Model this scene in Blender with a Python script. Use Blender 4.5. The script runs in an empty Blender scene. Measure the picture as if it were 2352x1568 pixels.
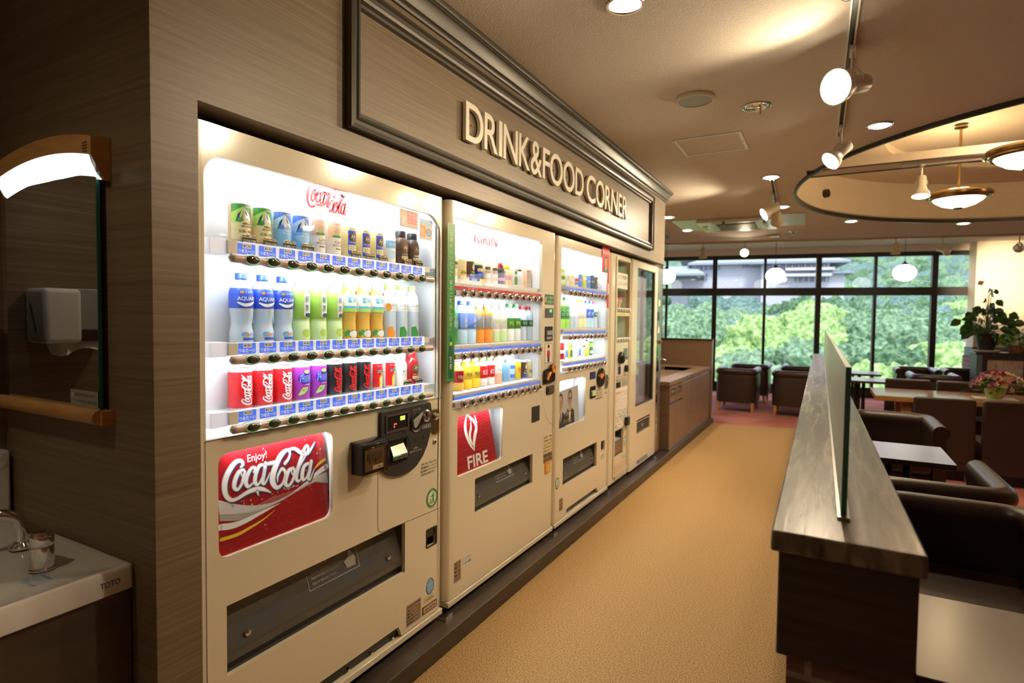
import bpy, bmesh, math, random
from math import sin, cos, pi, radians, sqrt, atan2
from mathutils import Vector, Matrix, noise
from mathutils.geometry import tessellate_polygon
random.seed(7)
SC = bpy.context.scene
COL = SC.collection

# ---------------- camera ----------------
cam_d = bpy.data.cameras.new('camera'); cam = bpy.data.objects.new('camera', cam_d); COL.objects.link(cam)
ya, pt, ro = radians(28.766), radians(2.229), radians(-0.667)
fw = Vector((-sin(ya)*cos(pt), cos(ya)*cos(pt), -sin(pt))); rt = Vector((cos(ya), sin(ya), 0)); dn = fw.cross(rt)
rr = rt*cos(ro)+dn*sin(ro); dd = dn*cos(ro)-rt*sin(ro)
cam.matrix_world = Matrix(((rr.x, -dd.x, -fw.x, 1.44), (rr.y, -dd.y, -fw.y, 0), (rr.z, -dd.z, -fw.z, 1.39), (0, 0, 0, 1)))
cam_d.sensor_width = 36; cam_d.lens = 36*1321.4/2352; cam_d.clip_start = .02; cam_d.clip_end = 800
cam_d.dof.use_dof = True; cam_d.dof.focus_distance = 2.1; cam_d.dof.aperture_fstop = 2.8
SC.camera = cam
# ---------------- exposure, world, sun ----------------
SC.view_settings.view_transform = 'Standard'; SC.view_settings.look = 'None'
SC.view_settings.exposure = 0.0; SC.view_settings.gamma = 1; SC.view_settings.use_curve_mapping = False
SC.cycles.use_denoising = True; SC.cycles.max_bounces = 8; SC.cycles.transparent_max_bounces = 16
SC.cycles.caustics_reflective = False; SC.cycles.caustics_refractive = False
SC.cycles.sample_clamp_indirect = 4
wd = bpy.data.worlds.new('sky'); SC.world = wd; wd.use_nodes = True
bg = wd.node_tree.nodes['Background']; bg.inputs[0].default_value = (.78, .86, 1, 1); bg.inputs[1].default_value = 3.6

def lamp(kind, name, loc, power, color, aim=None, parent=None, **kw):
    d = bpy.data.lights.new(name, kind); d.energy = power; d.color = color
    for k, v in kw.items(): setattr(d, k, v)
    o = bpy.data.objects.new(name, d); COL.objects.link(o)
    o.location = loc
    if aim is not None:
        o.rotation_euler = (Vector(aim)-Vector(loc)).to_track_quat('-Z', 'Y').to_euler()
    if parent: o.parent = parent
    return o
sun = lamp('SUN', 'sun', (0, 0, 30), 3.6, (1, .96, .88), aim=(-10, 22, 0), angle=radians(12))
WARM = (1, .80, .53)

# ---------------- helpers ----------------
MAT = {}
def mat(name, col=(.8, .8, .8), rough=.5, metal=0, emit=0, spec=.5, coat=0, alpha=1, bump=None, ecol=None):
    if name in MAT: return MAT[name]
    m = bpy.data.materials.new(name); m.use_nodes = True
    b = m.node_tree.nodes['Principled BSDF']
    b.inputs['Base Color'].default_value = (*col, 1); b.inputs['Roughness'].default_value = rough
    b.inputs['Metallic'].default_value = metal; b.inputs['Specular IOR Level'].default_value = spec
    b.inputs['Coat Weight'].default_value = coat; b.inputs['Coat Roughness'].default_value = .08
    if emit:
        b.inputs['Emission Color'].default_value = (*(ecol or col), 1); b.inputs['Emission Strength'].default_value = emit
    if alpha < 1: b.inputs['Alpha'].default_value = alpha
    if bump:
        nt = m.node_tree; n = nt.nodes.new('ShaderNodeTexNoise'); n.inputs['Scale'].default_value = bump[0]; n.inputs['Detail'].default_value = 3
        g = nt.nodes.new('ShaderNodeNewGeometry'); nt.links.new(g.outputs['Position'], n.inputs['Vector'])
        u = nt.nodes.new('ShaderNodeBump'); u.inputs['Strength'].default_value = bump[1]; u.inputs['Distance'].default_value = bump[2]
        nt.links.new(n.outputs['Fac'], u.inputs['Height']); nt.links.new(u.outputs['Normal'], b.inputs['Normal'])
    MAT[name] = m; return m
def noisemat(name, cols, scale=(1, 1, 1), nscale=5, detail=4, rough=.5, bump=0, dist=.01, distort=0, lo=.3, hi=.7, obj=False, spec=.5, metal=0, tl=0):
    m = bpy.data.materials.new(name); m.use_nodes = True; nt = m.node_tree; b = nt.nodes['Principled BSDF']
    if obj: src = nt.nodes.new('ShaderNodeTexCoord').outputs['Object']
    else: src = nt.nodes.new('ShaderNodeNewGeometry').outputs['Position']
    mp = nt.nodes.new('ShaderNodeMapping'); mp.inputs['Scale'].default_value = scale; nt.links.new(src, mp.inputs['Vector'])
    n = nt.nodes.new('ShaderNodeTexNoise'); n.inputs['Scale'].default_value = nscale; n.inputs['Detail'].default_value = detail
    n.inputs['Distortion'].default_value = distort
    nt.links.new(mp.outputs[0], n.inputs['Vector'])
    r = nt.nodes.new('ShaderNodeValToRGB'); e = r.color_ramp.elements
    e[0].position = lo; e[0].color = (*cols[0], 1); e[1].position = hi; e[1].color = (*cols[-1], 1)
    for i, c in enumerate(cols[1:-1]):
        x = e.new(lo+(hi-lo)*(i+1)/(len(cols)-1)); x.color = (*c, 1)
    nt.links.new(n.outputs['Fac'], r.inputs['Fac']); nt.links.new(r.outputs['Color'], b.inputs['Base Color'])
    b.inputs['Roughness'].default_value = rough; b.inputs['Specular IOR Level'].default_value = spec; b.inputs['Metallic'].default_value = metal
    if bump:
        u = nt.nodes.new('ShaderNodeBump'); u.inputs['Strength'].default_value = bump; u.inputs['Distance'].default_value = dist
        nt.links.new(n.outputs['Fac'], u.inputs['Height']); nt.links.new(u.outputs['Normal'], b.inputs['Normal'])
    MAT[name] = m; return m
def glassmat(name, tint=(1, 1, 1), f0=.04, rough=.02, gl=1, ior=1.45):
    m = bpy.data.materials.new(name); m.use_nodes = True; nt = m.node_tree; nt.nodes.clear()
    o = nt.nodes.new('ShaderNodeOutputMaterial'); t = nt.nodes.new('ShaderNodeBsdfTransparent'); g = nt.nodes.new('ShaderNodeBsdfGlossy')
    x = nt.nodes.new('ShaderNodeMixShader'); f = nt.nodes.new('ShaderNodeFresnel'); f.inputs['IOR'].default_value = 1.45
    t.inputs[0].default_value = (*tint, 1); g.inputs['Roughness'].default_value = rough; g.inputs['Color'].default_value = (gl, gl, gl, 1)
    gm = nt.nodes.new('ShaderNodeNewGeometry'); mm = nt.nodes.new('ShaderNodeMix'); mm.inputs[2].default_value = ior; mm.inputs[3].default_value = 1/ior
    nt.links.new(gm.outputs['Backfacing'], mm.inputs[0]); nt.links.new(mm.outputs[0], f.inputs['IOR'])
    nt.links.new(f.outputs[0], x.inputs[0]); nt.links.new(t.outputs[0], x.inputs[1]); nt.links.new(g.outputs[0], x.inputs[2]); nt.links.new(x.outputs[0], o.inputs[0])
    MAT[name] = m; return m
def M(x): return MAT[x] if isinstance(x, str) else x

class MB:
    """collects shapes into one mesh"""
    def __init__(s): s.v = []; s.f = []; s.m = []; s.ml = []
    def mi(s, m):
        m = M(m)
        if m not in s.ml: s.ml.append(m)
        return s.ml.index(m)
    def add(s, vs, fs, m):
        k = len(s.v); s.v += [tuple(v) for v in vs]; i = s.mi(m)
        for f in fs: s.f.append([a+k for a in f]); s.m.append(i)
        return s
    def box(s, x0, x1, y0, y1, z0, z1, m):
        return s.add([(x, y, z) for x in (x0, x1) for y in (y0, y1) for z in (z0, z1)],
                     [(0, 1, 3, 2), (4, 6, 7, 5), (0, 4, 5, 1), (2, 3, 7, 6), (0, 2, 6, 4), (1, 5, 7, 3)], m)
    def lathe(s, prof, m, c=(0, 0, 0), n=24, axis='z', sx=1, sy=1, cap=True):
        vs = []; fs = []
        for r, h in prof:
            for k in range(n):
                a = 2*pi*k/n; p = (r*cos(a)*sx, r*sin(a)*sy, h)
                if axis == 'x': p = (p[2], p[0], p[1])
                elif axis == 'y': p = (p[1], p[2], p[0])
                vs.append((p[0]+c[0], p[1]+c[1], p[2]+c[2]))
        for j in range(len(prof)-1):
            for k in range(n):
                k2 = (k+1) % n; fs.append((j*n+k, j*n+k2, (j+1)*n+k2, (j+1)*n+k))
        if cap:
            fs.append(tuple(reversed(range(n)))); fs.append(tuple(range((len(prof)-1)*n, len(prof)*n)))
        return s.add(vs, fs, m)
    def cyl(s, p0, p1, r0, m, r1=None, n=12):
        r1 = r0 if r1 is None else r1; p0, p1 = Vector(p0), Vector(p1); q = (p1-p0).to_track_quat('Z', 'X')
        vs = []
        for p, r in ((p0, r0), (p1, r1)):
            for k in range(n): vs.append(p+q @ Vector((r*cos(2*pi*k/n), r*sin(2*pi*k/n), 0)))
        fs = [(k, (k+1) % n, n+(k+1) % n, n+k) for k in range(n)]+[tuple(reversed(range(n))), tuple(range(n, 2*n))]
        return s.add(vs, fs, m)
    def tube(s, pts, r, m, n=8):
        pts = [Vector(p) for p in pts]; vs = []; fs = []; rs = r if isinstance(r, (list, tuple)) else [r]*len(pts)
        prev = None
        for i, p in enumerate(pts):
            t = (pts[min(i+1, len(pts)-1)]-pts[max(i-1, 0)]).normalized()
            if prev is None: u = t.orthogonal().normalized()
            else: u = (prev-t*prev.dot(t)).normalized()
            prev = u; w = t.cross(u)
            for k in range(n): vs.append(p+(u*cos(2*pi*k/n)+w*sin(2*pi*k/n))*rs[i])
        for i in range(len(pts)-1):
            for k in range(n): fs.append((i*n+k, i*n+(k+1) % n, (i+1)*n+(k+1) % n, (i+1)*n+k))
        fs += [tuple(reversed(range(n))), tuple(range((len(pts)-1)*n, len(pts)*n))]
        return s.add(vs, fs, m)
    def prism(s, poly, place, d0, d1, m):
        """2-D polygon (u,v) extruded from d0 to d1; place(u,v,d)->xyz"""
        n = len(poly); vs = [place(u, v, d0) for u, v in poly]+[place(u, v, d1) for u, v in poly]
        tr = tessellate_polygon([[Vector((u, v, 0)) for u, v in poly]])
        fs = [tuple(t) for t in tr]+[tuple(a+n for a in reversed(t)) for t in tr]
        fs += [(k, k+n, (k+1) % n+n, (k+1) % n) for k in range(n)]
        return s.add(vs, fs, m)
    def sweep(s, prof, path, m, closed=False, cap=True):
        """profile (offset,height) swept along a flat path of (x,y); offset is to the right of travel"""
        P = [Vector(p) for p in path]; n = len(P); k = len(prof); vs = []
        for i, p in enumerate(P):
            a = (p-P[i-1]).normalized() if (i or closed) else None
            b = (P[(i+1) % n]-p).normalized() if (i < n-1 or closed) else None
            if a is None: a = b
            if b is None: b = a
            na, nb = Vector((a.y, -a.x)), Vector((b.y, -b.x)); t = na+nb; t = t*(1/max(.2, (1+na.dot(nb)))) if t.length > .01 else na
            for o, h in prof: vs.append((p.x+t.x*o, p.y+t.y*o, h))
        fs = []
        for i in range(n if closed else n-1):
            j = (i+1) % n
            for q in range(k): fs.append((i*k+q, i*k+(q+1) % k, j*k+(q+1) % k, j*k+q))
        if cap and not closed:
            for base, rev in ((0, 0), ((n-1)*k, 1)):
                for t in tessellate_polygon([[Vector((o, h, 0)) for o, h in prof]]):
                    fs.append(tuple(base+q for q in (reversed(t) if rev else t)))
        return s.add(vs, fs, m)
    def build(s, name, parent=None, smooth=0, bevel=0, seg=2, sub=0, label=None, loc=None):
        me = bpy.data.meshes.new(name); me.from_pydata(s.v, [], s.f)
        for m in s.ml: me.materials.append(m)
        me.polygons.foreach_set('material_index', s.m)
        bm = bmesh.new(); bm.from_mesh(me); bmesh.ops.recalc_face_normals(bm, faces=bm.faces) if len(s.v) < 60000 else None
        bm.to_mesh(me); bm.free()
        if smooth:
            me.polygons.foreach_set('use_smooth', [True]*len(me.polygons)); me.set_sharp_from_angle(angle=radians(smooth))
        o = bpy.data.objects.new(name, me); COL.objects.link(o)
        if parent: o.parent = parent
        if loc: o.location = loc
        if bevel:
            b = o.modifiers.new('b', 'BEVEL'); b.width = bevel; b.segments = seg; b.limit_method = 'ANGLE'; b.angle_limit = radians(40)
            me.polygons.foreach_set('use_smooth', [True]*len(me.polygons)); me.set_sharp_from_angle(angle=radians(50))
        if sub: b = o.modifiers.new('s', 'SUBSURF'); b.levels = b.render_levels = sub
        if label: o['label'] = label
        return o
def tag(o, label, cat, group=None, kind=None):
    o['label'] = label; o['category'] = cat
    if group: o['group'] = group
    if kind: o['kind'] = kind
    return o
def struct(o): o['kind'] = 'structure'; return o
def empty(name, loc=(0, 0, 0), rz=0):
    o = bpy.data.objects.new(name, None); COL.objects.link(o); o.location = loc; o.rotation_euler = (0, 0, rz); o.empty_display_size = .05
    return o
def thing(name, label, cat, loc=(0, 0, 0), rz=0, group=None): return tag(empty(name, loc, rz), label, cat, group)
def dup(o, loc=None, rz=None, label=None, group=None, parent=None):
    c = o.copy(); COL.objects.link(c); c.parent = parent
    if loc is not None: c.location = loc
    if rz is not None: c.rotation_euler = (0, 0, rz)
    if label: c['label'] = label
    if group: c['group'] = group
    for ch in list(o.children): dup(ch, parent=c)
    return c

def rrect(u0, u1, v0, v1, r, n=6):
    rs = r if isinstance(r, (list, tuple)) else [r]*4   # corners: (u0,v0),(u1,v0),(u1,v1),(u0,v1)
    out = []
    for (cx, cy, a0), q in zip(((u0, v0, pi), (u1, v0, 1.5*pi), (u1, v1, 0), (u0, v1, .5*pi)), rs):
        if q <= 0: out.append((cx, cy)); continue
        ox = cx+(q if cx == u0 else -q); oy = cy+(q if cy == v0 else -q)
        for k in range(n+1):
            a = a0+pi/2*k/n; out.append((ox+q*cos(a), oy+q*sin(a)))
    return out
def oval(cu, cv, ru, rv, n=24): return [(cu+ru*cos(2*pi*k/n), cv+rv*sin(2*pi*k/n)) for k in range(n)]
def FX(x=0):      # surface facing +x : (u,v,d)->(x+d,u,v)
    return lambda u, v, d=0: (x+d, u, v)
def FY(y=0):      # surface facing -y
    return lambda u, v, d=0: (u, y-d, v)
def plate(mb, outer, holes, m, x0, x1, place=None):
    """flat sheet with holes, facing +x, between x0 and x1 (or d0,d1 with place)"""
    cu = bpy.data.curves.new('c', 'CURVE'); cu.dimensions = '2D'; cu.fill_mode = 'BOTH'; cu.extrude = (x1-x0)/2
    for pl in [outer]+holes:
        sp = cu.splines.new('POLY'); sp.points.add(len(pl)-1)
        for i, (u, v) in enumerate(pl): sp.points[i].co = (u, v, 0, 1)
        sp.use_cyclic_u = True
    me = to_mesh(cu); place = place or FX(0); xc = (x0+x1)/2
    mb.add([place(v.co.x, v.co.y, xc+v.co.z) for v in me.vertices], [tuple(p.vertices) for p in me.polygons], m)
    bpy.data.meshes.remove(me); return mb
def to_mesh(cu):
    o = bpy.data.objects.new('tmp', cu); COL.objects.link(o)
    dg = bpy.context.evaluated_depsgraph_get(); me = bpy.data.meshes.new_from_object(o.evaluated_get(dg))
    bpy.data.objects.remove(o); bpy.data.curves.remove(cu); return me
_tc = {}
def glyph(s, extrude=0, off=0, res=3, sp=1.0):
    key = (s, extrude, off, res, sp)
    if key not in _tc:
        cu = bpy.data.curves.new('t', 'FONT'); cu.body = s; cu.extrude = extrude; cu.offset = off; cu.resolution_u = res; cu.space_character = sp
        me = to_mesh(cu); vs = [tuple(v.co) for v in me.vertices]; fs = [tuple(p.vertices) for p in me.polygons]; bpy.data.meshes.remove(me)
        x0 = min(v[0] for v in vs); x1 = max(v[0] for v in vs); y0 = min(v[1] for v in vs); y1 = max(v[1] for v in vs)
        _tc[key] = ([((x-x0)/(x1-x0), (y-y0)/(y1-y0), z) for x, y, z in vs], fs, (x1-x0)/(y1-y0))
    return _tc[key]
def text(mb, s, u0, u1, v0, v1, m, place, d=0, extrude=0, off=0, res=3, rot=None, slant=0, sp=1.0):
    """lettering stretched into a box; rot=90 runs upwards"""
    vs, fs, asp = glyph(s, 1 if extrude else 0, off, res, sp); out = []
    for x, y, z in vs:
        if rot == 90: u, v = u0+(u1-u0)*(1-y), v0+(v1-v0)*x
        else: u, v = u0+(u1-u0)*x+slant*y*(v1-v0), v0+(v1-v0)*y
        out.append(place(u, v, d+(z*.5+.5)*extrude if extrude else d))
    mb.add(out, fs, m); return mb
def tri_split(tris, L):
    out = []; st = list(tris)
    while st:
        t = st.pop(); e = [(t[i][0]-t[(i+1) % 3][0])**2+(t[i][1]-t[(i+1) % 3][1])**2 for i in range(3)]; i = e.index(max(e))
        if e[i] <= L*L: out.append(t); continue
        a, b, c = t[i], t[(i+1) % 3], t[(i+2) % 3]; mm = ((a[0]+b[0])/2, (a[1]+b[1])/2); st += [(a, mm, c), (mm, b, c)]
    return out
def poly(mb, pts, m, place, d=0, L=None):
    """flat filled shape; L splits it finely so it can wrap a curved side"""
    tr = [tuple(pts[i] for i in t) for t in tessellate_polygon([[Vector((u, v, 0)) for u, v in pts]])]
    if L: tr = tri_split(tr, L)
    vs = []; fs = []
    for t in tr:
        k = len(vs); vs += [place(u, v, d) for u, v in t]; fs.append((k, k+1, k+2))
    mb.add(vs, fs, m); return mb
def smooth_path(P, n=8):
    out = []
    for i in range(len(P)-1):
        a = P[max(i-1, 0)]; b = P[i]; c = P[i+1]; d = P[min(i+2, len(P)-1)]
        for k in range(n):
            t = k/n; out.append(tuple(.5*((2*b[j])+(-a[j]+c[j])*t+(2*a[j]-5*b[j]+4*c[j]-d[j])*t*t+(-a[j]+3*b[j]-3*c[j]+d[j])*t**3) for j in range(len(b))))
    out.append(tuple(P[-1])); return out
def ribbon(mb, P, m, place, d=0, n=6, grow=0):
    """brush stroke of varying width: P=[(u,v,w)]"""
    S = smooth_path(P, n); L = []
    for i, (u, v, w) in enumerate(S):
        a = S[max(i-1, 0)]; b = S[min(i+1, len(S)-1)]; dx, dy = b[0]-a[0], b[1]-a[1]; q = sqrt(dx*dx+dy*dy) or 1; w = max(w, 0)/2+grow
        L.append(((u-dy/q*w, v+dx/q*w), (u+dy/q*w, v-dx/q*w)))
    vs = []; fs = []
    for a, b in L: vs += [place(a[0], a[1], d), place(b[0], b[1], d)]
    for i in range(len(L)-1): fs.append((2*i, 2*i+1, 2*i+3, 2*i+2))
    # round ends
    for e in (0, -1):
        u, v, w = S[e]; w = w/2+grow
        if w > 0:
            k = len(vs); vs += [place(u+w*cos(j*pi/5), v+w*sin(j*pi/5), d) for j in range(10)]; fs.append(tuple(range(k, k+10)))
    mb.add(vs, fs, m); return mb
def FC(cx, cy, r, a0=0):   # wrap on a can standing at cx,cy; u is arc length, centre faces +x
    return lambda u, v, d=0: (cx+(r+d)*cos(u/r+a0), cy+(r+d)*sin(u/r+a0), v)
# ---------------- materials ----------------
noisemat('oak_laminate', [(.150, .108, .064), (.195, .143, .087), (.245, .184, .116)], (1.0, 1.0, 62), 2.0, 5, .42, bump=.08, dist=.001, distort=.3, lo=.28, hi=.72)
noisemat('dark_laminate', [(.035, .025, .019), (.068, .049, .036)], (1.2, 1.2, 30), 2, 4, .38, distort=.3)
noisemat('vanity_laminate', [(.06, .042, .028), (.085, .06, .04)], (1, 1, 20), 2, 4, .5, distort=.3)
noisemat('cabinet_laminate', [(.20, .125, .08), (.27, .175, .11)], (1.5, 1.5, 40), 2, 4, .4, distort=.2)
noisemat('beige_carpet', [(.28, .165, .065), (.43, .265, .112), (.54, .35, .16)], (1, 1, 1), 180, 2, .95, bump=.8, dist=.005, lo=.39, hi=.60, spec=.1)
noisemat('ceiling_paper', [(.70, .625, .53), (.78, .70, .60)], (1, 1, 1), 140, 4, .85, bump=.5, dist=.004, spec=.2)
noisemat('cream_plaster', [(.74, .64, .48), (.80, .71, .54)], (1, 1, 1), 60, 3, .85, bump=.3, dist=.004)
noisemat('leather', [(.028, .015, .010), (.042, .023, .015)], (1, 1, 1), 3, 5, .36, bump=.12, dist=.002, spec=.6)
noisemat('birch', [(.48, .25, .08), (.62, .35, .13)], (3, 3, 14), 3, 4, .3, distort=.5)
noisemat('table_wood', [(.34, .17, .075), (.45, .25, .12)], (1.5, 10, 3), 2.5, 4, .12, distort=.5)
noisemat('divider_wood', [(.07, .055, .042), (.18, .145, .108), (.34, .285, .215)], (14, 1.1, 4), 2.4, 7, .27, bump=.25, dist=.003, distort=.7, lo=.28, hi=.72)
noisemat('foliage', [(.02, .07, .015), (.06, .16, .035), (.13, .26, .06)], (1, 1, 1), 30, 3, .5)
m_ = noisemat('pink_carpet', [(.36, .12, .10), (.50, .20, .165)], (1, 1, 1), 1.6, 6, .95, spec=.1, lo=.4, hi=.6)
mat('cream_paint', (.80, .71, .54), .17, coat=.5); mat('cream_edge', (.70, .61, .45), .3, coat=.3)
mat('white', (.86, .87, .86), .4); mat('white_glow', (.75, .74, .78), .4, emit=.42, ecol=(.80, .84, 1)); mat('backlit_blue', (.06, .14, .62), .4, emit=.55, ecol=(.08, .20, 1)); mat('backlit_paper', (.7, .68, .62), .5, emit=.25); mat('white_plastic', (.80, .80, .76), .25); mat('porcelain', (.80, .77, .72), .09, coat=.6)
mat('black', (.012, .011, .010), .35); mat('black_gloss', (.015, .014, .013), .1); mat('dark_grey', (.07, .065, .06), .35)
mat('charcoal', (.03, .028, .026), .5); mat('grey', (.35, .34, .32), .4); mat('light_grey', (.62, .62, .62), .35)
mat('chrome', (.82, .82, .82), .08, 1); mat('steel', (.55, .53, .50), .28, 1); mat('brushed', (.60, .57, .53), .35, 1)
mat('bronze', (.075, .066, .052), .38, .35); mat('bronze_dark', (.035, .03, .026), .35, .3); mat('brass', (.42, .29, .12), .22, 1)
mat('alu', (.62, .60, .58), .35, .9); mat('window_frame', (.030, .021, .017), .4)
mat('sign_ivory', (.82, .76, .63), .35); mat('teal', (.10, .17, .18), .45); mat('lamp_white', (.78, .72, .60), .35)
mat('red', (.62, .015, .02), .3); mat('deep_red', (.36, .010, .014), .25, coat=.4); mat('orange', (.85, .30, .03), .4); mat('yellow', (.85, .62, .04), .4)
mat('gold', (.72, .58, .18), .35); mat('pale_gold', (.80, .70, .36), .35); mat('silver', (.70, .70, .70), .3, .7); mat('silver_dots', (.40, .38, .35), .4)
mat('blue', (.03, .09, .55), .35); mat('label_blue', (.10, .22, .68), .4); mat('sky_blue', (.20, .50, .85), .35); mat('ice_blue', (.55, .75, .92), .25)
mat('navy', (.02, .03, .14), .4); mat('green', (.05, .28, .06), .35); mat('lime', (.42, .72, .12), .35); mat('pale_green', (.60, .80, .40), .35); mat('dark_green', (.02, .13, .05), .35)
mat('purple', (.32, .04, .38), .3); mat('violet', (.06, .02, .30), .3); mat('brown', (.12, .06, .03), .5); mat('coffee', (.07, .035, .018), .4); mat('tan', (.62, .45, .26), .4)
mat('pink', (.80, .28, .38), .5); mat('peach', (.88, .55, .35), .4); mat('cyan', (.10, .55, .68), .4); mat('paper', (.80, .77, .68), .7); mat('ink', (.03, .03, .03), .6)
mat('skin', (.55, .36, .26), .6); mat('hair', (.06, .05, .05), .6); mat('milk', (.86, .82, .74), .35); mat('amber', (.80, .50, .10), .2)
mat('button_smoke', (.055, .045, .030), .06, coat=1); mat('bar_beige', (.56, .43, .34), .25, coat=.4); mat('pet', (.62, .74, .84), .12)
mat('lens_glow', (1, .9, .7), .5, emit=22, ecol=(1, .86, .60)); mat('led_glow', (1, 1, 1), .5, emit=9, ecol=(.86, .93, 1)); mat('tube_glow', (1, 1, 1), .5, emit=14, ecol=(.88, .94, 1))
mat('globe_glow', (1, 1, 1), .3, emit=4, ecol=(1, .93, .80)); mat('bowl_glow', (1, .95, .85), .3, emit=2.6, ecol=(1, .84, .58)); mat('mirror_lamp_glow', (1, 1, 1), .3, emit=3.6, ecol=(1, .97, .90))
mat('digit_red', (.9, .05, .03), .5, emit=2, ecol=(1, .08, .05)); mat('digit_green', (.5, .9, .1), .5, emit=1.6, ecol=(.6, 1, .1)); mat('led_green', (.1, .8, .3), .5, emit=.5, ecol=(.15, 1, .4))
glassmat('display_glass'); glassmat('machine_glass', ior=3.0); glassmat('window_glass', (.97, .96, .98)); mat('tray_glass', (.22, .21, .18), .22, alpha=.45); glassmat('clear_plastic', (.80, .74, .58), rough=.06)
mat('frosted', (.62, .72, .66), .35, alpha=.82); mat('glass_edge', (.02, .16, .13), .1, coat=.5); mat('mirror', (.80, .80, .78), .01, 1)
mat('laminate_top', (.33, .295, .285), .24); mat('pot_black', (.02, .02, .022), .4); mat('terracotta', (.40, .17, .10), .6)
mat('leaf', (.06, .16, .03), .35); mat('leaf_light', (.25, .45, .05), .4); mat('stem', (.14, .17, .06), .6); mat('lime_pot', (.45, .52, .12), .45)
mat('rose_red', (.62, .03, .09), .5); mat('rose_pink', (.90, .42, .45), .5); mat('rose_cream', (.95, .76, .62), .5); mat('rose_mauve', (.42, .10, .26), .5)
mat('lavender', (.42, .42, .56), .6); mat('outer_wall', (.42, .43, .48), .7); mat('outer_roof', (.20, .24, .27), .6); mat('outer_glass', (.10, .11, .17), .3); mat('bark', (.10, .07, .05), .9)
def brickmat():
    m = bpy.data.materials.new('brick'); m.use_nodes = True; nt = m.node_tree; b = nt.nodes['Principled BSDF']
    g = nt.nodes.new('ShaderNodeNewGeometry'); s = nt.nodes.new('ShaderNodeSeparateXYZ'); c = nt.nodes.new('ShaderNodeCombineXYZ')
    ad = nt.nodes.new('ShaderNodeMath'); ad.operation = 'ADD'
    nt.links.new(g.outputs['Position'], s.inputs[0]); nt.links.new(s.outputs[0], ad.inputs[0]); nt.links.new(s.outputs[1], ad.inputs[1])
    nt.links.new(ad.outputs[0], c.inputs[0]); nt.links.new(s.outputs[2], c.inputs[1])
    k = nt.nodes.new('ShaderNodeTexBrick'); k.inputs['Scale'].default_value = 1; k.inputs['Brick Width'].default_value = .21; k.inputs['Row Height'].default_value = .072
    k.inputs['Mortar Size'].default_value = .006; k.inputs['Color1'].default_value = (.13, .065, .05, 1); k.inputs['Color2'].default_value = (.20, .10, .075, 1); k.inputs['Mortar'].default_value = (.30, .26, .22, 1)
    nt.links.new(c.outputs[0], k.inputs['Vector']); nt.links.new(k.outputs['Color'], b.inputs['Base Color']); b.inputs['Roughness'].default_value = .8
    MAT['brick'] = m
brickmat()

# ---------------- the room ----------------
A0 = Vector((-.531, 12.163)); WD = Vector((.985, .171)); WN = Vector((-.171, .985)); CZ = 2.61; RZ = 2.815
def WP(s, z, off=0):   # point on the slanting window wall, off>0 is outdoors
    p = A0+WD*s+WN*off; return (p.x, p.y, z)
def wbox(mb, s0, s1, o0, o1, z0, z1, m):
    vs = [WP(s, z, o) for s in (s0, s1) for o in (o0, o1) for z in (z0, z1)]
    mb.add(vs, [(0, 1, 3, 2), (4, 6, 7, 5), (0, 4, 5, 1), (2, 3, 7, 6), (0, 2, 6, 4), (1, 5, 7, 3)], m)
def slab(mb, pts, z0, z1, m): mb.prism(pts, lambda u, v, d: (u, v, d), z0, z1, m)
wl = WP(-3.2, 0); wr = WP(9.6, 0)
b = MB(); slab(b, [(-3.7, -3.1), (1.45, -3.1), (1.45, 8.42), (.08, 8.157), (-3.7, 7.5)], -.05, 0, 'beige_carpet')
slab(b, [(1.45, -3.1), (8.8, -3.1), (wr[0], wr[1]+.1), (wl[0], wl[1]+.1), (-3.7, 7.5), (.08, 8.157), (1.45, 8.42)], -.05, 0, 'pink_carpet')
struct(b.build('floor'))
circ = [(3.585+2.458*cos(2*pi*k/96), 6.175+2.458*sin(2*pi*k/96)) for k in range(96)]
b = MB(); plate(b, [(-3.7, -3.1), (8.8, -3.1), (8.8, 11.12), (-3.7, 8.68)], [circ], 'ceiling_paper', CZ, CZ+.03, lambda u, v, d: (u, v, d))
b.add([(-3.7, 8.68, CZ), (8.8, 11.12, CZ), (8.8, 11.12, RZ), (-3.7, 8.68, RZ)], [(0, 1, 2, 3)], 'ceiling_paper')
slab(b, [(-3.7, 8.68), (8.8, 11.12), (wr[0], wr[1]), (wl[0], wl[1])], RZ, RZ+.03, 'ceiling_paper')
struct(b.build('ceiling'))
b = MB(); n = 96      # round recess: wall, roof
b.add([(*p, z) for z in (CZ, 3.03) for p in circ], [(k, (k+1) % n, n+(k+1) % n, n+k) for k in range(n)], 'cream_plaster')
c2 = [(3.585+1.75*cos(2*pi*k/96), 6.175+1.75*sin(2*pi*k/96)) for k in range(96)]
plate(b, circ, [c2], 'cream_plaster', 3.03, 3.05, lambda u, v, d: (u, v, d))
b.add([(*p, z) for z in (3.03, 3.12) for p in c2], [(k, (k+1) % n, n+(k+1) % n, n+k) for k in range(n)], 'cream_plaster'); slab(b, c2, 3.12, 3.14, 'cream_plaster')
struct(b.build('ceiling_recess', smooth=30))
b = MB(); b.sweep([(-.012, CZ-.03), (.006, CZ-.03), (.006, CZ+.012), (-.012, CZ+.012)], circ, 'bronze_dark', closed=True); struct(b.build('trim_1', smooth=30))
b = MB(); b.box(1.25, 5.95, 5.24, 5.49, CZ+.0, CZ+.06, 'ceiling_paper'); b.box(1.25, 5.95, 5.25, 5.26, CZ-.008, CZ+.0, 'bronze'); b.box(1.25, 5.95, 5.47, 5.48, CZ-.008, CZ, 'bronze'); struct(b.build('ceiling_beam'))
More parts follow.
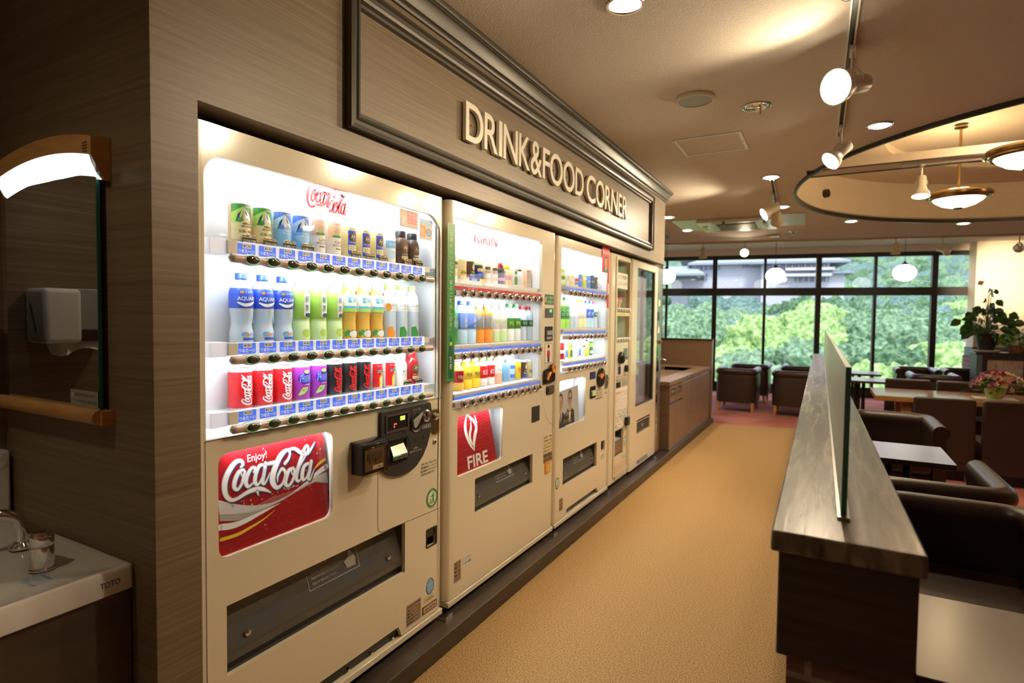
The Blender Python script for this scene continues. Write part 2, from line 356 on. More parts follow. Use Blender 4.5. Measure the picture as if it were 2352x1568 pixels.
b = MB(); b.add([(-3.7, 8.66, CZ-.02), (8.8, 11.10, CZ-.02), (8.8, 11.12, CZ-.02), (-3.7, 8.68, CZ-.02), (-3.7, 8.66, CZ-.001), (8.8, 11.10, CZ-.001), (8.8, 11.12, CZ-.001), (-3.7, 8.68, CZ-.001)],
    [(0, 1, 2, 3), (4, 5, 6, 7), (0, 1, 5, 4), (1, 2, 6, 5), (2, 3, 7, 6), (3, 0, 4, 7)], 'bronze'); struct(b.build('trim_2'))
# vending wall: pillar, lintel, alcove
b = MB(); b.box(-.726, .05, .779, .893, 0, CZ, 'oak_laminate'); b.box(-.85, .05, .893, 5.53, 1.925, CZ, 'oak_laminate')
b.box(-.87, -.85, .893, 5.76, 0, CZ, 'charcoal'); b.box(-.85, -.05, 5.72, 5.76, 0, 1.92, 'oak_laminate'); struct(b.build('wall_left'))
b = MB(); b.box(-.776, -.726, -3.1, .893, 0, CZ, 'oak_laminate'); struct(b.build('wall_alcove'))
b = MB(); b.box(-.75, -.68, 5.76, 8.4, 0, CZ, 'oak_laminate'); b.box(-3.7, -.75, 5.7, 5.76, 0, CZ, 'cream_plaster'); struct(b.build('wall_sink'))
b = MB(); b.box(-3.75, -3.7, 5.7, 12.0, 0, RZ, 'cream_plaster'); struct(b.build('wall_side'))
b = MB(); b.box(-.776, 8.8, -3.15, -3.1, 0, CZ, 'cream_plaster'); struct(b.build('wall_back'))
b = MB(); b.box(8.8, 8.85, -3.15, 14, 0, RZ, 'cream_plaster'); struct(b.build('wall_right'))
b = MB(); b.box(-.85, .0907, .893, 8.24, 0, .08, 'dark_laminate'); b.box(.05, .0907, .74, .893, 0, .08, 'dark_laminate'); struct(b.build('trim_3', bevel=.003))
# crown moulding on the lintel (mitred return at its end)
CP = [(0, 2.512), (.010, 2.512), (.014, 2.520), (.014, 2.528), (.022, 2.533), (.028, 2.545), (.034, 2.562), (.044, 2.575), (.050, 2.578), (.050, 2.585), (.056, 2.588), (.060, 2.598), (.060, 2.61), (0, 2.61)]
b = MB(); b.sweep(CP, [(.05, .70), (.05, 5.53), (-.6, 5.53)], 'bronze'); struct(b.build('trim_4', smooth=25))
b = MB(); b.sweep(CP, [(-.68, 5.8), (-.68, 8.4), (-1.2, 8.4)], 'teal'); struct(b.build('trim_5', smooth=25))
# picture-frame moulding around the sign
FPf = [(0, 0), (0, .030), (.012, .034), (.016, .026), (.028, .024), (.034, .030), (.044, .026), (.050, .014), (.060, .012), (.066, 0)]
def frame_moulding(y0, y1, z0, z1):
    b = MB(); P = [(y0, z0), (y0, z1), (y1, z1), (y1, z0)]; k = len(FPf); vs = []
    for i, (y, z) in enumerate(P):
        sy = 1 if y == y0 else -1; sz = 1 if z == z0 else -1
        vs += [(.05+h, y+sy*o, z+sz*o) for o, h in FPf]
    fs = [(i*k+q, i*k+(q+1) % k, ((i+1) % 4)*k+(q+1) % k, ((i+1) % 4)*k+q) for i in range(4) for q in range(k)]
    b.add(vs, fs, 'bronze'); return b
struct(frame_moulding(1.39, 5.04, 2.005, 2.47).build('trim_6', smooth=20))
# the sign lettering
sg = thing('sign_lettering', 'raised ivory capital letters DRINK&FOOD CORNER mounted in the framed panel above the vending machines', 'sign', (.05, 2.06, 2.15))
LT = [('D', 2.062, 2.199), ('R', 2.209, 2.322), ('I', 2.334, 2.362), ('N', 2.376, 2.512), ('K', 2.526, 2.640), ('&', 2.652, 2.779), ('F', 2.790, 2.874), ('O', 2.880, 3.044), ('O', 3.056, 3.218), ('D', 3.232, 3.360),
      ('C', 3.410, 3.565), ('O', 3.577, 3.731), ('R', 3.748, 3.857), ('N', 3.872, 4.006), ('E', 4.026, 4.104), ('R', 4.120, 4.225)]
for ch, y0, y1 in LT:
    b = MB(); k = .006 if ch in 'OC&' else 0; zb = 2.148+(y0-2.06)*.004
    y0 = 2.062+(y0-2.062)*1.028; y1 = 2.062+(y1-2.062)*1.028
    text(b, ch, y0, y1, zb-k, zb+.162+k, 'sign_ivory', FX(.058), extrude=.016, res=8, off=.008)
    b.cyl((.05, (y0+y1)/2, zb+.08), (.062, (y0+y1)/2, zb+.08), .003, 'steel', n=6)
    o = b.build('letter'); o.parent = sg; o.matrix_parent_inverse = Matrix.Translation((-.05, -2.06, -2.15))

# window wall
ms = [-3.8, -2.86, -1.925, -.991, -.057, .87, 1.809, 2.749, 3.679, 4.62, 5.56, 6.5, 7.44, 8.38, 9.3]
b = MB(); wbox(b, -3.9, 9.6, -.05, .15, 2.70, RZ+.03, 'cream_plaster'); struct(b.build('wall_window'))
for i in range(len(ms)-1):
    s0, s1 = ms[i], ms[i+1]; thick = lambda j: .045 if j % 2 == 0 else .024
    a, c = thick(i), thick(i+1); b = MB()
    wbox(b, s0-a, s0+a, -.05, .05, 0, 2.70, 'window_frame')
    if i == len(ms)-2: wbox(b, s1-c, s1+c, -.05, .05, 0, 2.70, 'window_frame')
    wbox(b, s0+a, s1-c, -.04, .05, 0, .186, 'window_frame'); wbox(b, s0+a, s1-c, -.045, .05, 1.907, 2.056, 'window_frame'); wbox(b, s0+a, s1-c, -.045, .05, 2.623, 2.70, 'window_frame')
    w = struct(b.build('window_%d' % (i+1), bevel=.003, seg=1))
    b = MB(); wbox(b, s0+a, s1-c, .0, .006, .186, 1.907, 'window_glass'); b.build('lower_pane', w)
    b = MB(); wbox(b, s0+a, s1-c, .0, .006, 2.056, 2.623, 'window_glass'); b.build('upper_pane', w)
# plastered column with a brick foot at the right
b = MB(); wbox(b, 4.17, 6.3, -.36, -.055, 1.0, RZ, 'cream_plaster'); wbox(b, 4.15, 6.32, -.38, -.055, .85, 1.0, 'teal'); wbox(b, 4.13, 6.34, -.40, -.055, 0, .85, 'brick'); struct(b.build('wall_column'))

# ---------------- ceiling fittings ----------------
def downlight(x, y, label, z=CZ, r=.062, power=30, grp='round lit downlights'):
    t = thing('downlight', label, 'downlight', (x, y, z), group=grp)
    b = MB(); b.lathe([(r-.004, -.001), (r+.010, -.001), (r+.014, -.004), (r+.010, -.010), (r, -.009), (r-.004, -.001)], 'chrome', n=28, cap=False); b.build('trim_ring', t, smooth=40)
    b = MB(); b.lathe([(r-.002, -.004), (r*.7, -.012), (.001, -.016)], 'lens_glow', n=24); b.build('lit_lens', t, smooth=60)
    lamp('SPOT', 'downlight_lamp', (0, 0, -.03), power, WARM, parent=t, spot_size=radians(130), spot_blend=.6, shadow_soft_size=.06)
    return t
DL = [(.718, 2.19, 'downlight nearest the camera at the top edge of the picture', 15), (1.683, 4.232, 'downlight just left of the round ceiling recess rim, beside the spotlight track', 26), (.983, 5.326, 'downlight directly above the far end of the second spotlight track', 60),
      (1.644, 8.017, 'downlight beyond the left part of the round recess', 38), (2.833, 8.737, 'downlight beyond the right part of the round recess', 30), (-.243, 6.845, 'downlight at the corner of the sign wall, left of the air conditioner', 34),
      (-.25, 7.929, 'downlight at the near left corner of the air conditioner plate, farther one', 34), (.98, 6.732, 'downlight behind the two-head spotlight of the second track', 40)]
for x, y, l, p in DL: downlight(x, y, 'small round lit '+l, power=p*1.4)
for x, y in [(6.5, 5.5), (5.6, 9.0), (-.10, -.15)]: downlight(x, y, 'small round lit downlight outside the view', power=16 if x > 1 else 15)
t = thing('downlight', 'unlit chrome downlight with a small hanging stem beside the ceiling speaker', 'downlight', (1.049, 3.56, CZ))
b = MB(); b.lathe([(.055, .0), (.075, -.001), (.077, -.004), (.070, -.008), (.058, -.006), (.052, .0), (.03, .028)], 'chrome', n=28, cap=False); b.build('trim_ring', t, smooth=40)
b = MB(); b.lathe([(.05, .001), (.045, -.003), (.001, -.004)], 'chrome', n=20); b.build('reflector', t, smooth=50)
b = MB(); b.cyl((.02, 0, -.004), (.02, 0, -.045), .004, 'brass'); b.build('stem', t)
def speaker(x, y, r, label):
    t = thing('ceiling_speaker', label, 'speaker', (x, y, CZ), group='ceiling speakers')
    b = MB(); b.lathe([(r-.012, -.002), (r, -.001), (r+.003, -.010), (r-.002, -.022), (r-.010, -.022), (r-.012, -.014)], 'cream_edge', n=40, cap=False); b.build('rim', t, smooth=40)
    b = MB(); b.lathe([(r-.010, -.004), (r-.010, -.018), (.001, -.019)], 'grey', n=40); b.build('grille', t, smooth=40)
speaker(.766, 3.271, .10, 'round grey ceiling speaker with beige rim near the crown moulding')
speaker(.706, 8.93, .09, 'small round ceiling speaker beyond the air conditioner')
t = thing('sprinkler', 'small ceiling sprinkler head right of the far speaker', 'sprinkler', (.992, 8.618, CZ))
b = MB(); b.lathe([(.05, -.001), (.048, -.006), (.02, -.01)], 'alu', n=20); b.build('plate', t); b = MB(); b.cyl((0, 0, -.008), (0, 0, -.04), .008, 'brass'); b.lathe([(.022, -.042), (.022, -.045), (.002, -.046)], 'brass', n=12); b.build('nozzle', t)
# access hatch
t = thing('access_hatch', 'square ceiling access hatch with thin aluminium frame', 'hatch', (.70, 4.17, CZ))
b = MB(); plate(b, [(-.215, -.21), (.215, -.21), (.215, .21), (-.215, .21)], [[(-.195, -.19), (.195, -.19), (.195, .19), (-.195, .19)]], 'white', -.008, -.001, lambda u, v, d: (u, v, d)); b.build('hatch_frame', t)
b = MB(); b.box(-.193, .193, -.188, .188, -.004, -.001, 'ceiling_paper'); b.build('hatch_panel', t); b = MB(); b.cyl((.205, 0, -.006), (.205, 0, -.009), .006, 'dark_grey'); b.build('latch', t)
# air conditioner cassette
t = thing('air_conditioner', 'white ceiling cassette air conditioner with grey side plates', 'air conditioner', (.44, 7.6, CZ), radians(2))
b = MB(); b.box(-.73, .73, -.43, .43, -.006, -.001, 'light_grey'); b.build('mounting_plate', t)
b = MB(); b.box(-.45, .42, -.40, .40, -.045, -.006, 'white_plastic'); b.build('body', t, bevel=.012)
b = MB(); b.box(-.24, .20, -.22, .22, -.052, -.045, 'dark_grey')
for k in range(21): y = -.21+k*.021; b.box(-.23, .19, y-.004, y+.004, -.056, -.052, 'grey')
b.build('intake_grille', t)
for sx, sy, w, d in ((0, -.32, .26, .04), (0, .32, .26, .04), (-.36, 0, .03, .28), (.32, 0, .03, .28)):
    b = MB(); b.box(sx-w-.02, sx+w-.02, sy-d/2, sy+d/2, -.050, -.045, 'light_grey'); b.build('air_flap', t, bevel=.003)
for x in (-.14, .30): b = MB(); b.box(x, x+.02, -.47, -.36, -.09, -.05, 'teal'); b.build('deflector', t)

# track spotlights
def rail(name, p0, p1, label, m='lamp_white'):
    b = MB(); d = (Vector(p1)-Vector(p0)); w = Vector((d.y, -d.x, 0)).normalized()*.017; p0, p1 = Vector(p0), Vector(p1)
    for s0, s1, z0, z1 in ((-1, 1, -.006, 0), (-1, -.6, -.020, -.006), (.6, 1, -.020, -.006)):
        vs = [p+w*s+Vector((0, 0, z)) for p in (p0, p1) for s in (s0, s1) for z in (z0, z1)]
        b.add(vs, [(0, 1, 3, 2), (4, 6, 7, 5), (0, 4, 5, 1), (2, 3, 7, 6), (0, 2, 6, 4), (1, 5, 7, 3)], m)
    vs = [p+w*s+Vector((0, 0, -.0065)) for p in (p0, p1) for s in (-.58, .58)]
    b.add(vs, [(0, 1, 3, 2)], 'charcoal')
    return tag(b.build(name), label, 'track', 'ceiling lighting tracks')
rail('lighting_track', (1.53, .3, CZ), (1.468, 4.35, CZ), 'long white lighting track running away overhead with two big spotlights')
rail('lighting_track', (.985, 5.38, CZ), (.93, 6.75, CZ), 'short white lighting track over the far end of the vending machines')
rail('lighting_track', (-2.0, 8.985, CZ-.001), (4.3, 10.215, CZ-.001), 'lighting track along the edge of the low ceiling near the windows')
rail('lighting_track', (1.9, 5.37, CZ), (2.6, 5.37, CZ), 'lighting track under the beam crossing the round recess')
def spot(x, y, z, aim, label, power=60, lit=True, size=1.0, cone=100, tm='lamp_white'):
    """gimbal head: adapter and stem from the rail, cylinder socket, bell shade, bulb"""
    t = thing('track_spotlight', label, 'spotlight', (x, y, CZ), group='track spotlights')
    b = MB(); b.box(-.012, .012, -.05, .05, -.032, -.014, tm); b.cyl((0, 0, -.03), (0, 0, -(CZ-z)+.055*size), .007, tm, n=8); b.build('adapter', t)
    c = Vector((0, 0, z-CZ)); q = (Vector(aim)-Vector((x, y, z))).to_track_quat('Z', 'Y')
    b = MB(); b.tube([c+Vector((-.035*size, 0, 0)), c+Vector((-.035*size, 0, .03*size)), c+Vector((-.015, 0, .055*size)), c+Vector((.015, 0, .055*size)), c+Vector((.035*size, 0, .03*size)), c+Vector((.035*size, 0, 0))], .005*size, tm, 6); b.build('yoke', t, smooth=60)
    def part(nm, prof, m, n=28, sm=45):
        b = MB(); b.lathe([(r*size, h*size) for r, h in prof], m, n=n, cap=False); b.v = [tuple(c+q @ Vector(v)) for v in b.v]; return b.build(nm, t, smooth=sm)
    part('socket', [(.001, -.075), (.026, -.075), (.031, -.068), (.031, .0), (.034, .02)], tm)
    part('shade', [(.034, .015), (.036, .03), (.052, .05), (.060, .075), (.062, .085), (.058, .085), (.050, .055), (.034, .032)], tm)
    part('bulb', [(.020, .03), (.050, .062), (.0585, .079), (.052, .086), (.001, .093)], 'lens_glow' if lit else 'white_plastic')
    if lit:
        p = Vector((x, y, z))+q @ Vector((0, 0, .10*size))
        lamp('SPOT', 'spot_lamp', p, power, WARM, aim=Vector(p)+(Vector(aim)-Vector((x, y, z))), spot_size=radians(cone), spot_blend=.5 if cone > 50 else 1, shadow_soft_size=.045)
    return t
spot(1.50, 2.98, 2.44, (.2, 1.3, 1.9), 'largest lit track spotlight at the upper right, its bell facing the camera', 28, size=1.25, cone=150)
spot(1.475, 4.12, 2.44, (.3, 3.3, 1.2), 'second lit spotlight on the long track, tilted down to the left', 95, cone=120)
spot(1.52, 1.94, 2.40, (.05, 1.2, 1.6), 'lit spotlight on the long track above the frame', 42, cone=120)
spot(.945, 5.95, 2.44, (-.6, 5.2, 1.5), 'lit spotlight over the vending machine end, facing left', 110, cone=125)
spot(.96, 6.35, 2.44, (.9, 7.4, 1.9), 'beige unlit spotlight right behind the lit head of the short track', lit=False, tm='cream_edge')
spot(2.03, 5.37, 2.44, (2.0, 5.2, 1.5), 'lit spotlight hanging under the beam inside the round recess', 40)
spot(-.30, 9.32, 2.46, (-.3, 9.32, 1.9), 'leftmost unlit spotlight on the window-side track', lit=False, tm='cream_edge')
spot(.29, 9.44, 2.46, (.6, 6, 1.2), 'small starry lit spotlight on the window-side track', 30)
spot(2.25, 9.82, 2.46, (2.25, 9.9, 1.9), 'unlit spotlight above the oval pendant on the window-side track', lit=False, tm='cream_edge')
spot(2.80, 9.93, 2.42, (3.4, 9.3, 2.1), 'larger unlit spotlight with wide bell near the column', lit=False)
spot(3.66, 10.09, 2.44, (4.02, 12.55, 2.12), 'spotlight at the right edge shining on the cream column', 750, cone=42)
# pendant bowls in the recess
def bowl(x, y, zt, r, label):
    t = thing('pendant_lamp', label, 'pendant lamp', (x, y, 3.10), group='brass bowl pendants in the ceiling recess'); z = zt-3.10
    b = MB(); b.lathe([(.05, 0), (.05, -.012), (.012, -.02)], 'brass'); b.cyl((0, 0, -.01), (0, 0, z+.03), .011, 'brass'); b.build('rod', t, smooth=40)
    b = MB(); b.lathe([(r*.80, z+.030), (r*.94, z+.022), (r, z+.004), (r*.99, z-.012), (r*.93, z-.020), (r*.90, z-.012), (r*.88, z-.026), (r*.82, z-.036), (r*.76, z-.034), (r*.74, z-.020), (r*.80, z+.018)], 'brass', n=48, cap=False); b.build('brass_ring', t, smooth=35)
    b = MB(); b.lathe([(r*.77, z-.030), (r*.70, z-.052), (r*.50, z-.085), (r*.25, z-.105), (.03, z-.111)], 'bowl_glow', n=48, cap=False); b.build('glass_bowl', t, smooth=60)
    b = MB(); b.lathe([(.035, z-.106), (.035, z-.114), (.02, z-.120), (.001, z-.122)], 'bronze_dark', n=20); b.build('finial', t, smooth=40)
    b = MB(); b.lathe([(.001, z+.028), (r*.80, z+.030)], 'lamp_white', n=24, cap=False); b.build('top_diffuser', t)
    lamp('POINT', 'bowl_lamp', (0, 0, z+.14), 24, (1, .70, .38), parent=t, shadow_soft_size=.08)
bowl(2.40, 6.29, 2.51, .245, 'brass ringed glass bowl pendant in the round recess, the fully visible one')
bowl(2.55, 4.90, 2.51, .245, 'brass ringed glass bowl pendant cut by the right edge of the picture')
bowl(4.8, 5.6, 2.51, .245, 'brass ringed glass bowl pendant outside the view')
b = MB(); p = (3.585+2.45*cos(radians(155)), 6.175+2.45*sin(radians(155)))
b.cyl((p[0]+.01, p[1]-.005, 2.80), (p[0]+.035, p[1]-.018, 2.80), .045, 'black', n=20); tag(b.build('round_vent'), 'small round dark opening in the wall of the round ceiling recess', 'vent')
# globes by the windows
def globe(x, y, z, label, s=1):
    t = thing('globe_pendant', label, 'pendant lamp', (x, y, RZ), group='white glass globe pendants by the windows'); dz = z-RZ
    b = MB(); b.lathe([(.04, 0), (.035, -.02), (.005, -.025)], 'bronze_dark', n=16); b.cyl((0, 0, 0), (0, 0, dz+.17), .004, 'bronze_dark', n=6); b.build('cord', t)
    b = MB(); b.lathe([(.008, dz+.19), (.02, dz+.165), (.055, dz+.135), (.06, dz+.128)], 'bronze', n=20); b.build('cap', t, smooth=40)
    b = MB(); pr = [(.165*s*sin(pi*k/16)+.0005, dz+.135*cos(pi*k/16)) for k in range(17)]; b.lathe(pr, 'globe_glow', n=32); b.build('globe', t, smooth=60)
globe(.615, 10.94, 2.19, 'white glass globe pendant in front of the hillside building', .95)
globe(2.50, 11.27, 2.215, 'oval white glass globe pendant on the right, in front of the forest')
globe(-1.19, 10.63, 2.20, 'white glass globe pendant half hidden by the last vending machine edge')
# ---------------- script lettering (normalised strokes u, v, width) ----------------
LOGO=[[(0.165,0.297,0.011),(0.188,0.314,0.023),(0.174,0.348,0.022),(0.123,0.35,0.033),(0.066,0.304,0.044),(0.021,0.24,0.048),(0.0,0.164,0.046),(0.01,0.087,0.037),(0.055,0.039,0.028),(0.117,0.037,0.024),(0.184,0.057,0.029),(0.253,0.07,0.035),(0.333,0.065,0.035),(0.396,0.038,0.024),(0.451,0.0,0.002)],[(0.31,0.058,0.028),(0.315,0.029,0.013),(0.321,0.007,0.002)],[(0.19,0.268,0.019),(0.144,0.256,0.034),(0.103,0.198,0.038),(0.091,0.137,0.033),(0.122,0.112,0.021),(0.164,0.153,0.022),(0.187,0.208,0.027),(0.201,0.25,0.018),(0.177,0.277,0.01)],[(0.16,0.26,0.008),(0.177,0.214,0.01),(0.22,0.208,0.008),(0.246,0.24,0.01)],[(0.294,0.225,0.02),(0.307,0.253,0.023),(0.276,0.266,0.023),(0.233,0.224,0.033),(0.204,0.162,0.036),(0.219,0.114,0.026),(0.262,0.124,0.012),(0.305,0.164,0.006)],[(0.397,0.269,0.022),(0.347,0.262,0.03),(0.307,0.195,0.035),(0.296,0.132,0.032),(0.326,0.106,0.018),(0.369,0.153,0.015),(0.408,0.235,0.012)],[(0.417,0.276,0.031),(0.397,0.198,0.032),(0.373,0.124,0.031),(0.389,0.095,0.017),(0.431,0.142,0.009),(0.456,0.18,0.003)],[(0.445,0.265,0.029),(0.507,0.265,0.03)],[(0.629,0.231,0.031),(0.669,0.263,0.024),(0.692,0.312,0.018),(0.669,0.348,0.022),(0.6,0.323,0.045),(0.532,0.243,0.055),(0.486,0.153,0.056),(0.479,0.087,0.052),(0.517,0.03,0.034),(0.575,0.044,0.023),(0.614,0.099,0.025),(0.622,0.154,0.023),(0.59,0.188,0.023),(0.556,0.157,0.02),(0.535,0.126,0.016),(0.531,0.078,0.003)],[(0.654,0.346,0.016),(0.745,0.347,0.024),(0.817,0.296,0.034),(0.891,0.271,0.035),(0.945,0.303,0.023),(1.0,0.363,0.002)],[(0.719,0.167,0.02),(0.665,0.153,0.035),(0.626,0.088,0.04),(0.618,0.036,0.034),(0.655,0.016,0.022),(0.705,0.06,0.026),(0.732,0.129,0.028),(0.716,0.171,0.017)],[(0.689,0.156,0.009),(0.708,0.109,0.011),(0.749,0.104,0.009),(0.775,0.144,0.009)],[(0.744,0.093,0.007),(0.796,0.165,0.011),(0.87,0.251,0.015),(0.915,0.323,0.017),(0.891,0.347,0.019),(0.851,0.297,0.034),(0.794,0.191,0.04),(0.754,0.107,0.039),(0.746,0.052,0.032),(0.777,0.029,0.015),(0.822,0.075,0.006)],[(0.899,0.172,0.025),(0.846,0.152,0.034),(0.816,0.076,0.04),(0.827,0.029,0.025),(0.871,0.05,0.015),(0.918,0.147,0.014)],[(0.939,0.183,0.035),(0.912,0.105,0.037),(0.887,0.035,0.033),(0.91,0.014,0.016),(0.947,0.071,0.008),(0.972,0.104,0.004)]]
W1=[(0.9933,0.8038,0.0176),(1.0306,0.797,0.0171),(1.0718,0.7981,0.0139),(1.1148,0.8044,0.0099),(1.1598,0.811,0.0051),(1.1942,0.816,0.0009)]
W2=[(1.2497,0.8387,0.0009),(1.3012,0.8542,0.0063),(1.3443,0.8724,0.0144),(1.3853,0.8858,0.0196)]
Y1_=[(0.9935,0.7697,0.01),(1.0439,0.7679,0.0094),(1.0857,0.7747,0.0076),(1.1294,0.7844,0.0045),(1.1752,0.8013,0.0006)]
Y2_=[(1.3298,0.8858,0.0006),(1.3553,0.9016,0.0086),(1.3815,0.9112,0.0108)]
BT=[(0.9932,0.8789),(1.01,0.8706),(1.0311,0.8599),(1.0555,0.8494),(1.0777,0.8412),(1.1033,0.8339),(1.1297,0.8286),(1.1599,0.8255),(1.191,0.8262),(1.2232,0.8311),(1.2497,0.8379),(1.2768,0.8462),(1.3012,0.8542),(1.337,0.8641),(1.3852,0.8688)]
BM=[(1.389,0.8327),(1.3369,0.8477),(1.3047,0.8463),(1.2734,0.8387),(1.2397,0.8322),(1.207,0.8246),(1.1753,0.8199),(1.1446,0.8166),(1.1149,0.816),(1.086,0.818),(1.0416,0.8259),(0.9941,0.8387)]
BB=[(1.389,0.8297),(1.3369,0.8454),(1.3082,0.8434),(1.2734,0.8365),(1.2396,0.8295),(1.207,0.8219),(1.1753,0.8172),(1.1446,0.8114),(1.1148,0.8057),(1.0859,0.8027),(1.0415,0.8073),(0.994,0.8201)]
def script_logo(mb, u0, v0, w, m, place, d=0, up=False, k=1.0, grow=0, n=5):
    """the flowing script logo, w wide; up=True runs upwards"""
    for s in LOGO:
        P = [((v0-y*w*k) if up else u0+x*w, (u0+x*w) if up else v0+y*w*k, c*w) for x, y, c in s]
        if up: P = [(p[0], p[1], p[2]) for p in P]
        ribbon(mb, P, m, place, d, n, grow)

def wb(mb, name, par, **k):   # vertices given in world space, object parented to a thing standing at par.location
    l = par.location; p = par.parent
    while p: l = l+p.location; p = p.parent
    mb.v = [(v[0]-l.x, v[1]-l.y, v[2]-l.z) for v in mb.v]
    return mb.build(name, par, **k)
def pb(mb, name, par, child, **k):   # sub-part below a part that itself sits at its thing's origin
    return wb(mb, name, child, **k)

# ================= drinks =================
BODY = {}
def CANP(r, h): return [(r*.80, 0), (r*.88, .002), (r*.97, .007), (r, .012), (r, h-.012), (r*.97, h-.006), (r*.90, h-.001), (r*.86, h), (r*.84, h-.003)]
def can(label, col, art=None, r=.0262, h=.118, top='silver', slim=True):
    """drink can: body, lid, printing"""
    t = thing('drink_can', label, 'can')
    b = MB(); b.lathe(CANP(r, h), col, n=26); b.build('body', t, smooth=40)
    b = MB(); b.lathe([(r*.985, h-.009), (r*.98, h-.005), (r*.93, h+.0005), (r*.88, h+.001), (r*.86, h-.002), (.001, h-.002)], 'white' if top == 'silver' else top, n=26, cap=False)
    b.lathe([(r*.86, -.0003), (r*.93, .002), (r*.985, .007)], 'white', n=26, cap=False); b.build('rim', t, smooth=40)
    if art:
        b = MB(); art(b, FC(0, 0, r), r, h); b.build('printing', t)
    return t
BOT = {  # silhouettes (r factor, h factor)
 'water': [(.86, 0), (.97, .01), (1, .03), (1, .16), (.90, .22), (.86, .30), (.90, .38), (.99, .46), (1, .52), (1, .70), (.92, .77), (.62, .86), (.44, .90), (.42, .93)],
 'tea': [(.86, 0), (1, .015), (1, .30), (.97, .31), (.97, .36), (1, .37), (1, .70), (.93, .78), (.60, .87), (.44, .905), (.42, .93)],
 'wavy': [(.86, 0), (.98, .012), (1, .06), (.96, .18), (.90, .34), (.93, .42), (1, .50), (1, .74), (.88, .82), (.58, .885), (.44, .91), (.42, .93)],
 'slim': [(.86, 0), (.98, .01), (1, .04), (1, .60), (.97, .70), (.80, .80), (.50, .89), (.44, .91), (.42, .93)],
 'metal': [(.90, 0), (1, .02), (1, .62), (.96, .70), (.74, .79), (.66, .82), (.64, .86)]}
def bottle(label, shape, col, cap, band=None, bandc='white', art=None, r=.0315, h=.208, low=None, lowc='white'):
    t = thing('drink_bottle', label, 'bottle'); P = BOT[shape]
    b = MB(); b.lathe([(r*a, h*z) for a, z in P]+[(.0005, h*P[-1][1])], col, n=24); b.build('body', t, smooth=40)
    ch = .93 if shape != 'metal' else .84; rc = r*(.50 if shape != 'metal' else .72)
    b = MB(); b.lathe([(rc, h*(ch-.02)), (rc, h*(ch+.004)), (rc*.985, h*(ch+.006)), (rc*.985, h*1.0-.003), (rc*.90, h), (.001, h)], cap, n=20); b.build('cap', t, smooth=40)
    def bandmesh(nm, z0, z1, c):
        pr = [(r*a+.0006, h*z) for a, z in P if z0 < z < z1]
        def rad(z):
            for (a, p), (c_, q) in zip(P, P[1:]):
                if p <= z <= q: return a+(c_-a)*(z-p)/(q-p)
            return 1
        pr = [(r*rad(z0)+.0006, h*z0)]+pr+[(r*rad(z1)+.0006, h*z1)]
        b = MB(); b.lathe(pr, c, n=24, cap=False); b.build(nm, t, smooth=40)
    if band: bandmesh('wrapper', band[0], band[1], bandc)
    if low: bandmesh('collar', low[0], low[1], lowc)
    if art: b = MB(); art(b, FC(0, 0, r+.0008), r, h); b.build('printing', t)
    return t
def carton(label, col, col2, w=.045, h=.11):
    t = thing('drink_carton', label, 'carton')
    b = MB(); b.box(-.02, .02, -w/2, w/2, 0, h, col); b.build('box', t, bevel=.002)
    b = MB(); poly(b, rrect(-w*.42, w*.42, h*.12, h*.55, .003), col2, FX(.0205)); poly(b, rrect(-w*.3, w*.3, h*.7, h*.86, .003), col2, FX(.0205)); b.build('printing', t)
    return t
Lw = .006
# --- printed fronts ---
def mountain(c1, c2, base, tc, word):
    def f(b, P, r, h):
        k = r
        poly(b, [(-k*1.4, h*.10), (k*1.4, h*.10), (k*1.4, h*.94), (-k*1.4, h*.94)], c1, P, .0002, Lw)
        poly(b, [(-k*1.4, h*.10), (k*1.4, h*.10), (k*1.4, h*.50), (k*.4, h*.53), (k*.05, h*.60), (-k*.5, h*.50), (-k*1.4, h*.52)], base, P, .0004, Lw)
        poly(b, [(-k*1.4, h*.72), (-k*.25, h*.88), (-k*.1, h*.84), (-k*.5, h*.60), (-k*.7, h*.66), (-k*1.15, h*.46), (-k*1.4, h*.55)], c2, P, .0005, Lw)
        poly(b, [(-k*.25, h*.88), (k*.55, h*.62), (k*.62, h*.50), (k*.35, h*.56), (k*.1, h*.62), (-k*.25, h*.53), (-k*.4, h*.62)], 'silver' if c1 == 'green' else 'white', P, .0006, Lw)
        poly(b, [(-k*.15, h*.82), (k*.18, h*.66), (k*.05, h*.67), (-k*.08, h*.72)], 'navy', P, .0008, Lw); poly(b, [(-k*.45, h*.78), (-k*.62, h*.64), (-k*.95, h*.52), (-k*.75, h*.70)], 'navy', P, .0008, Lw)
        text(b, 'GEORGIA', -k*.1, k*.75, h*.86, h*.91, 'white', P, .0009)
        text(b, 'EMERALD', -k*.35, k*.75, h*.455, h*.50, tc, P, .0009, off=.01); text(b, 'MOUNTAIN', -k*.45, k*.85, h*.39, h*.435, tc, P, .0009, off=.01)
        if word: text(b, word, -k*.7, k*.8, h*.26, h*.33, tc, P, .0009, res=1)
        poly(b, rrect(-k*.3, k*.6, h*.215, h*.24, .001), 'pale_gold', P, .0009, Lw)
    return f
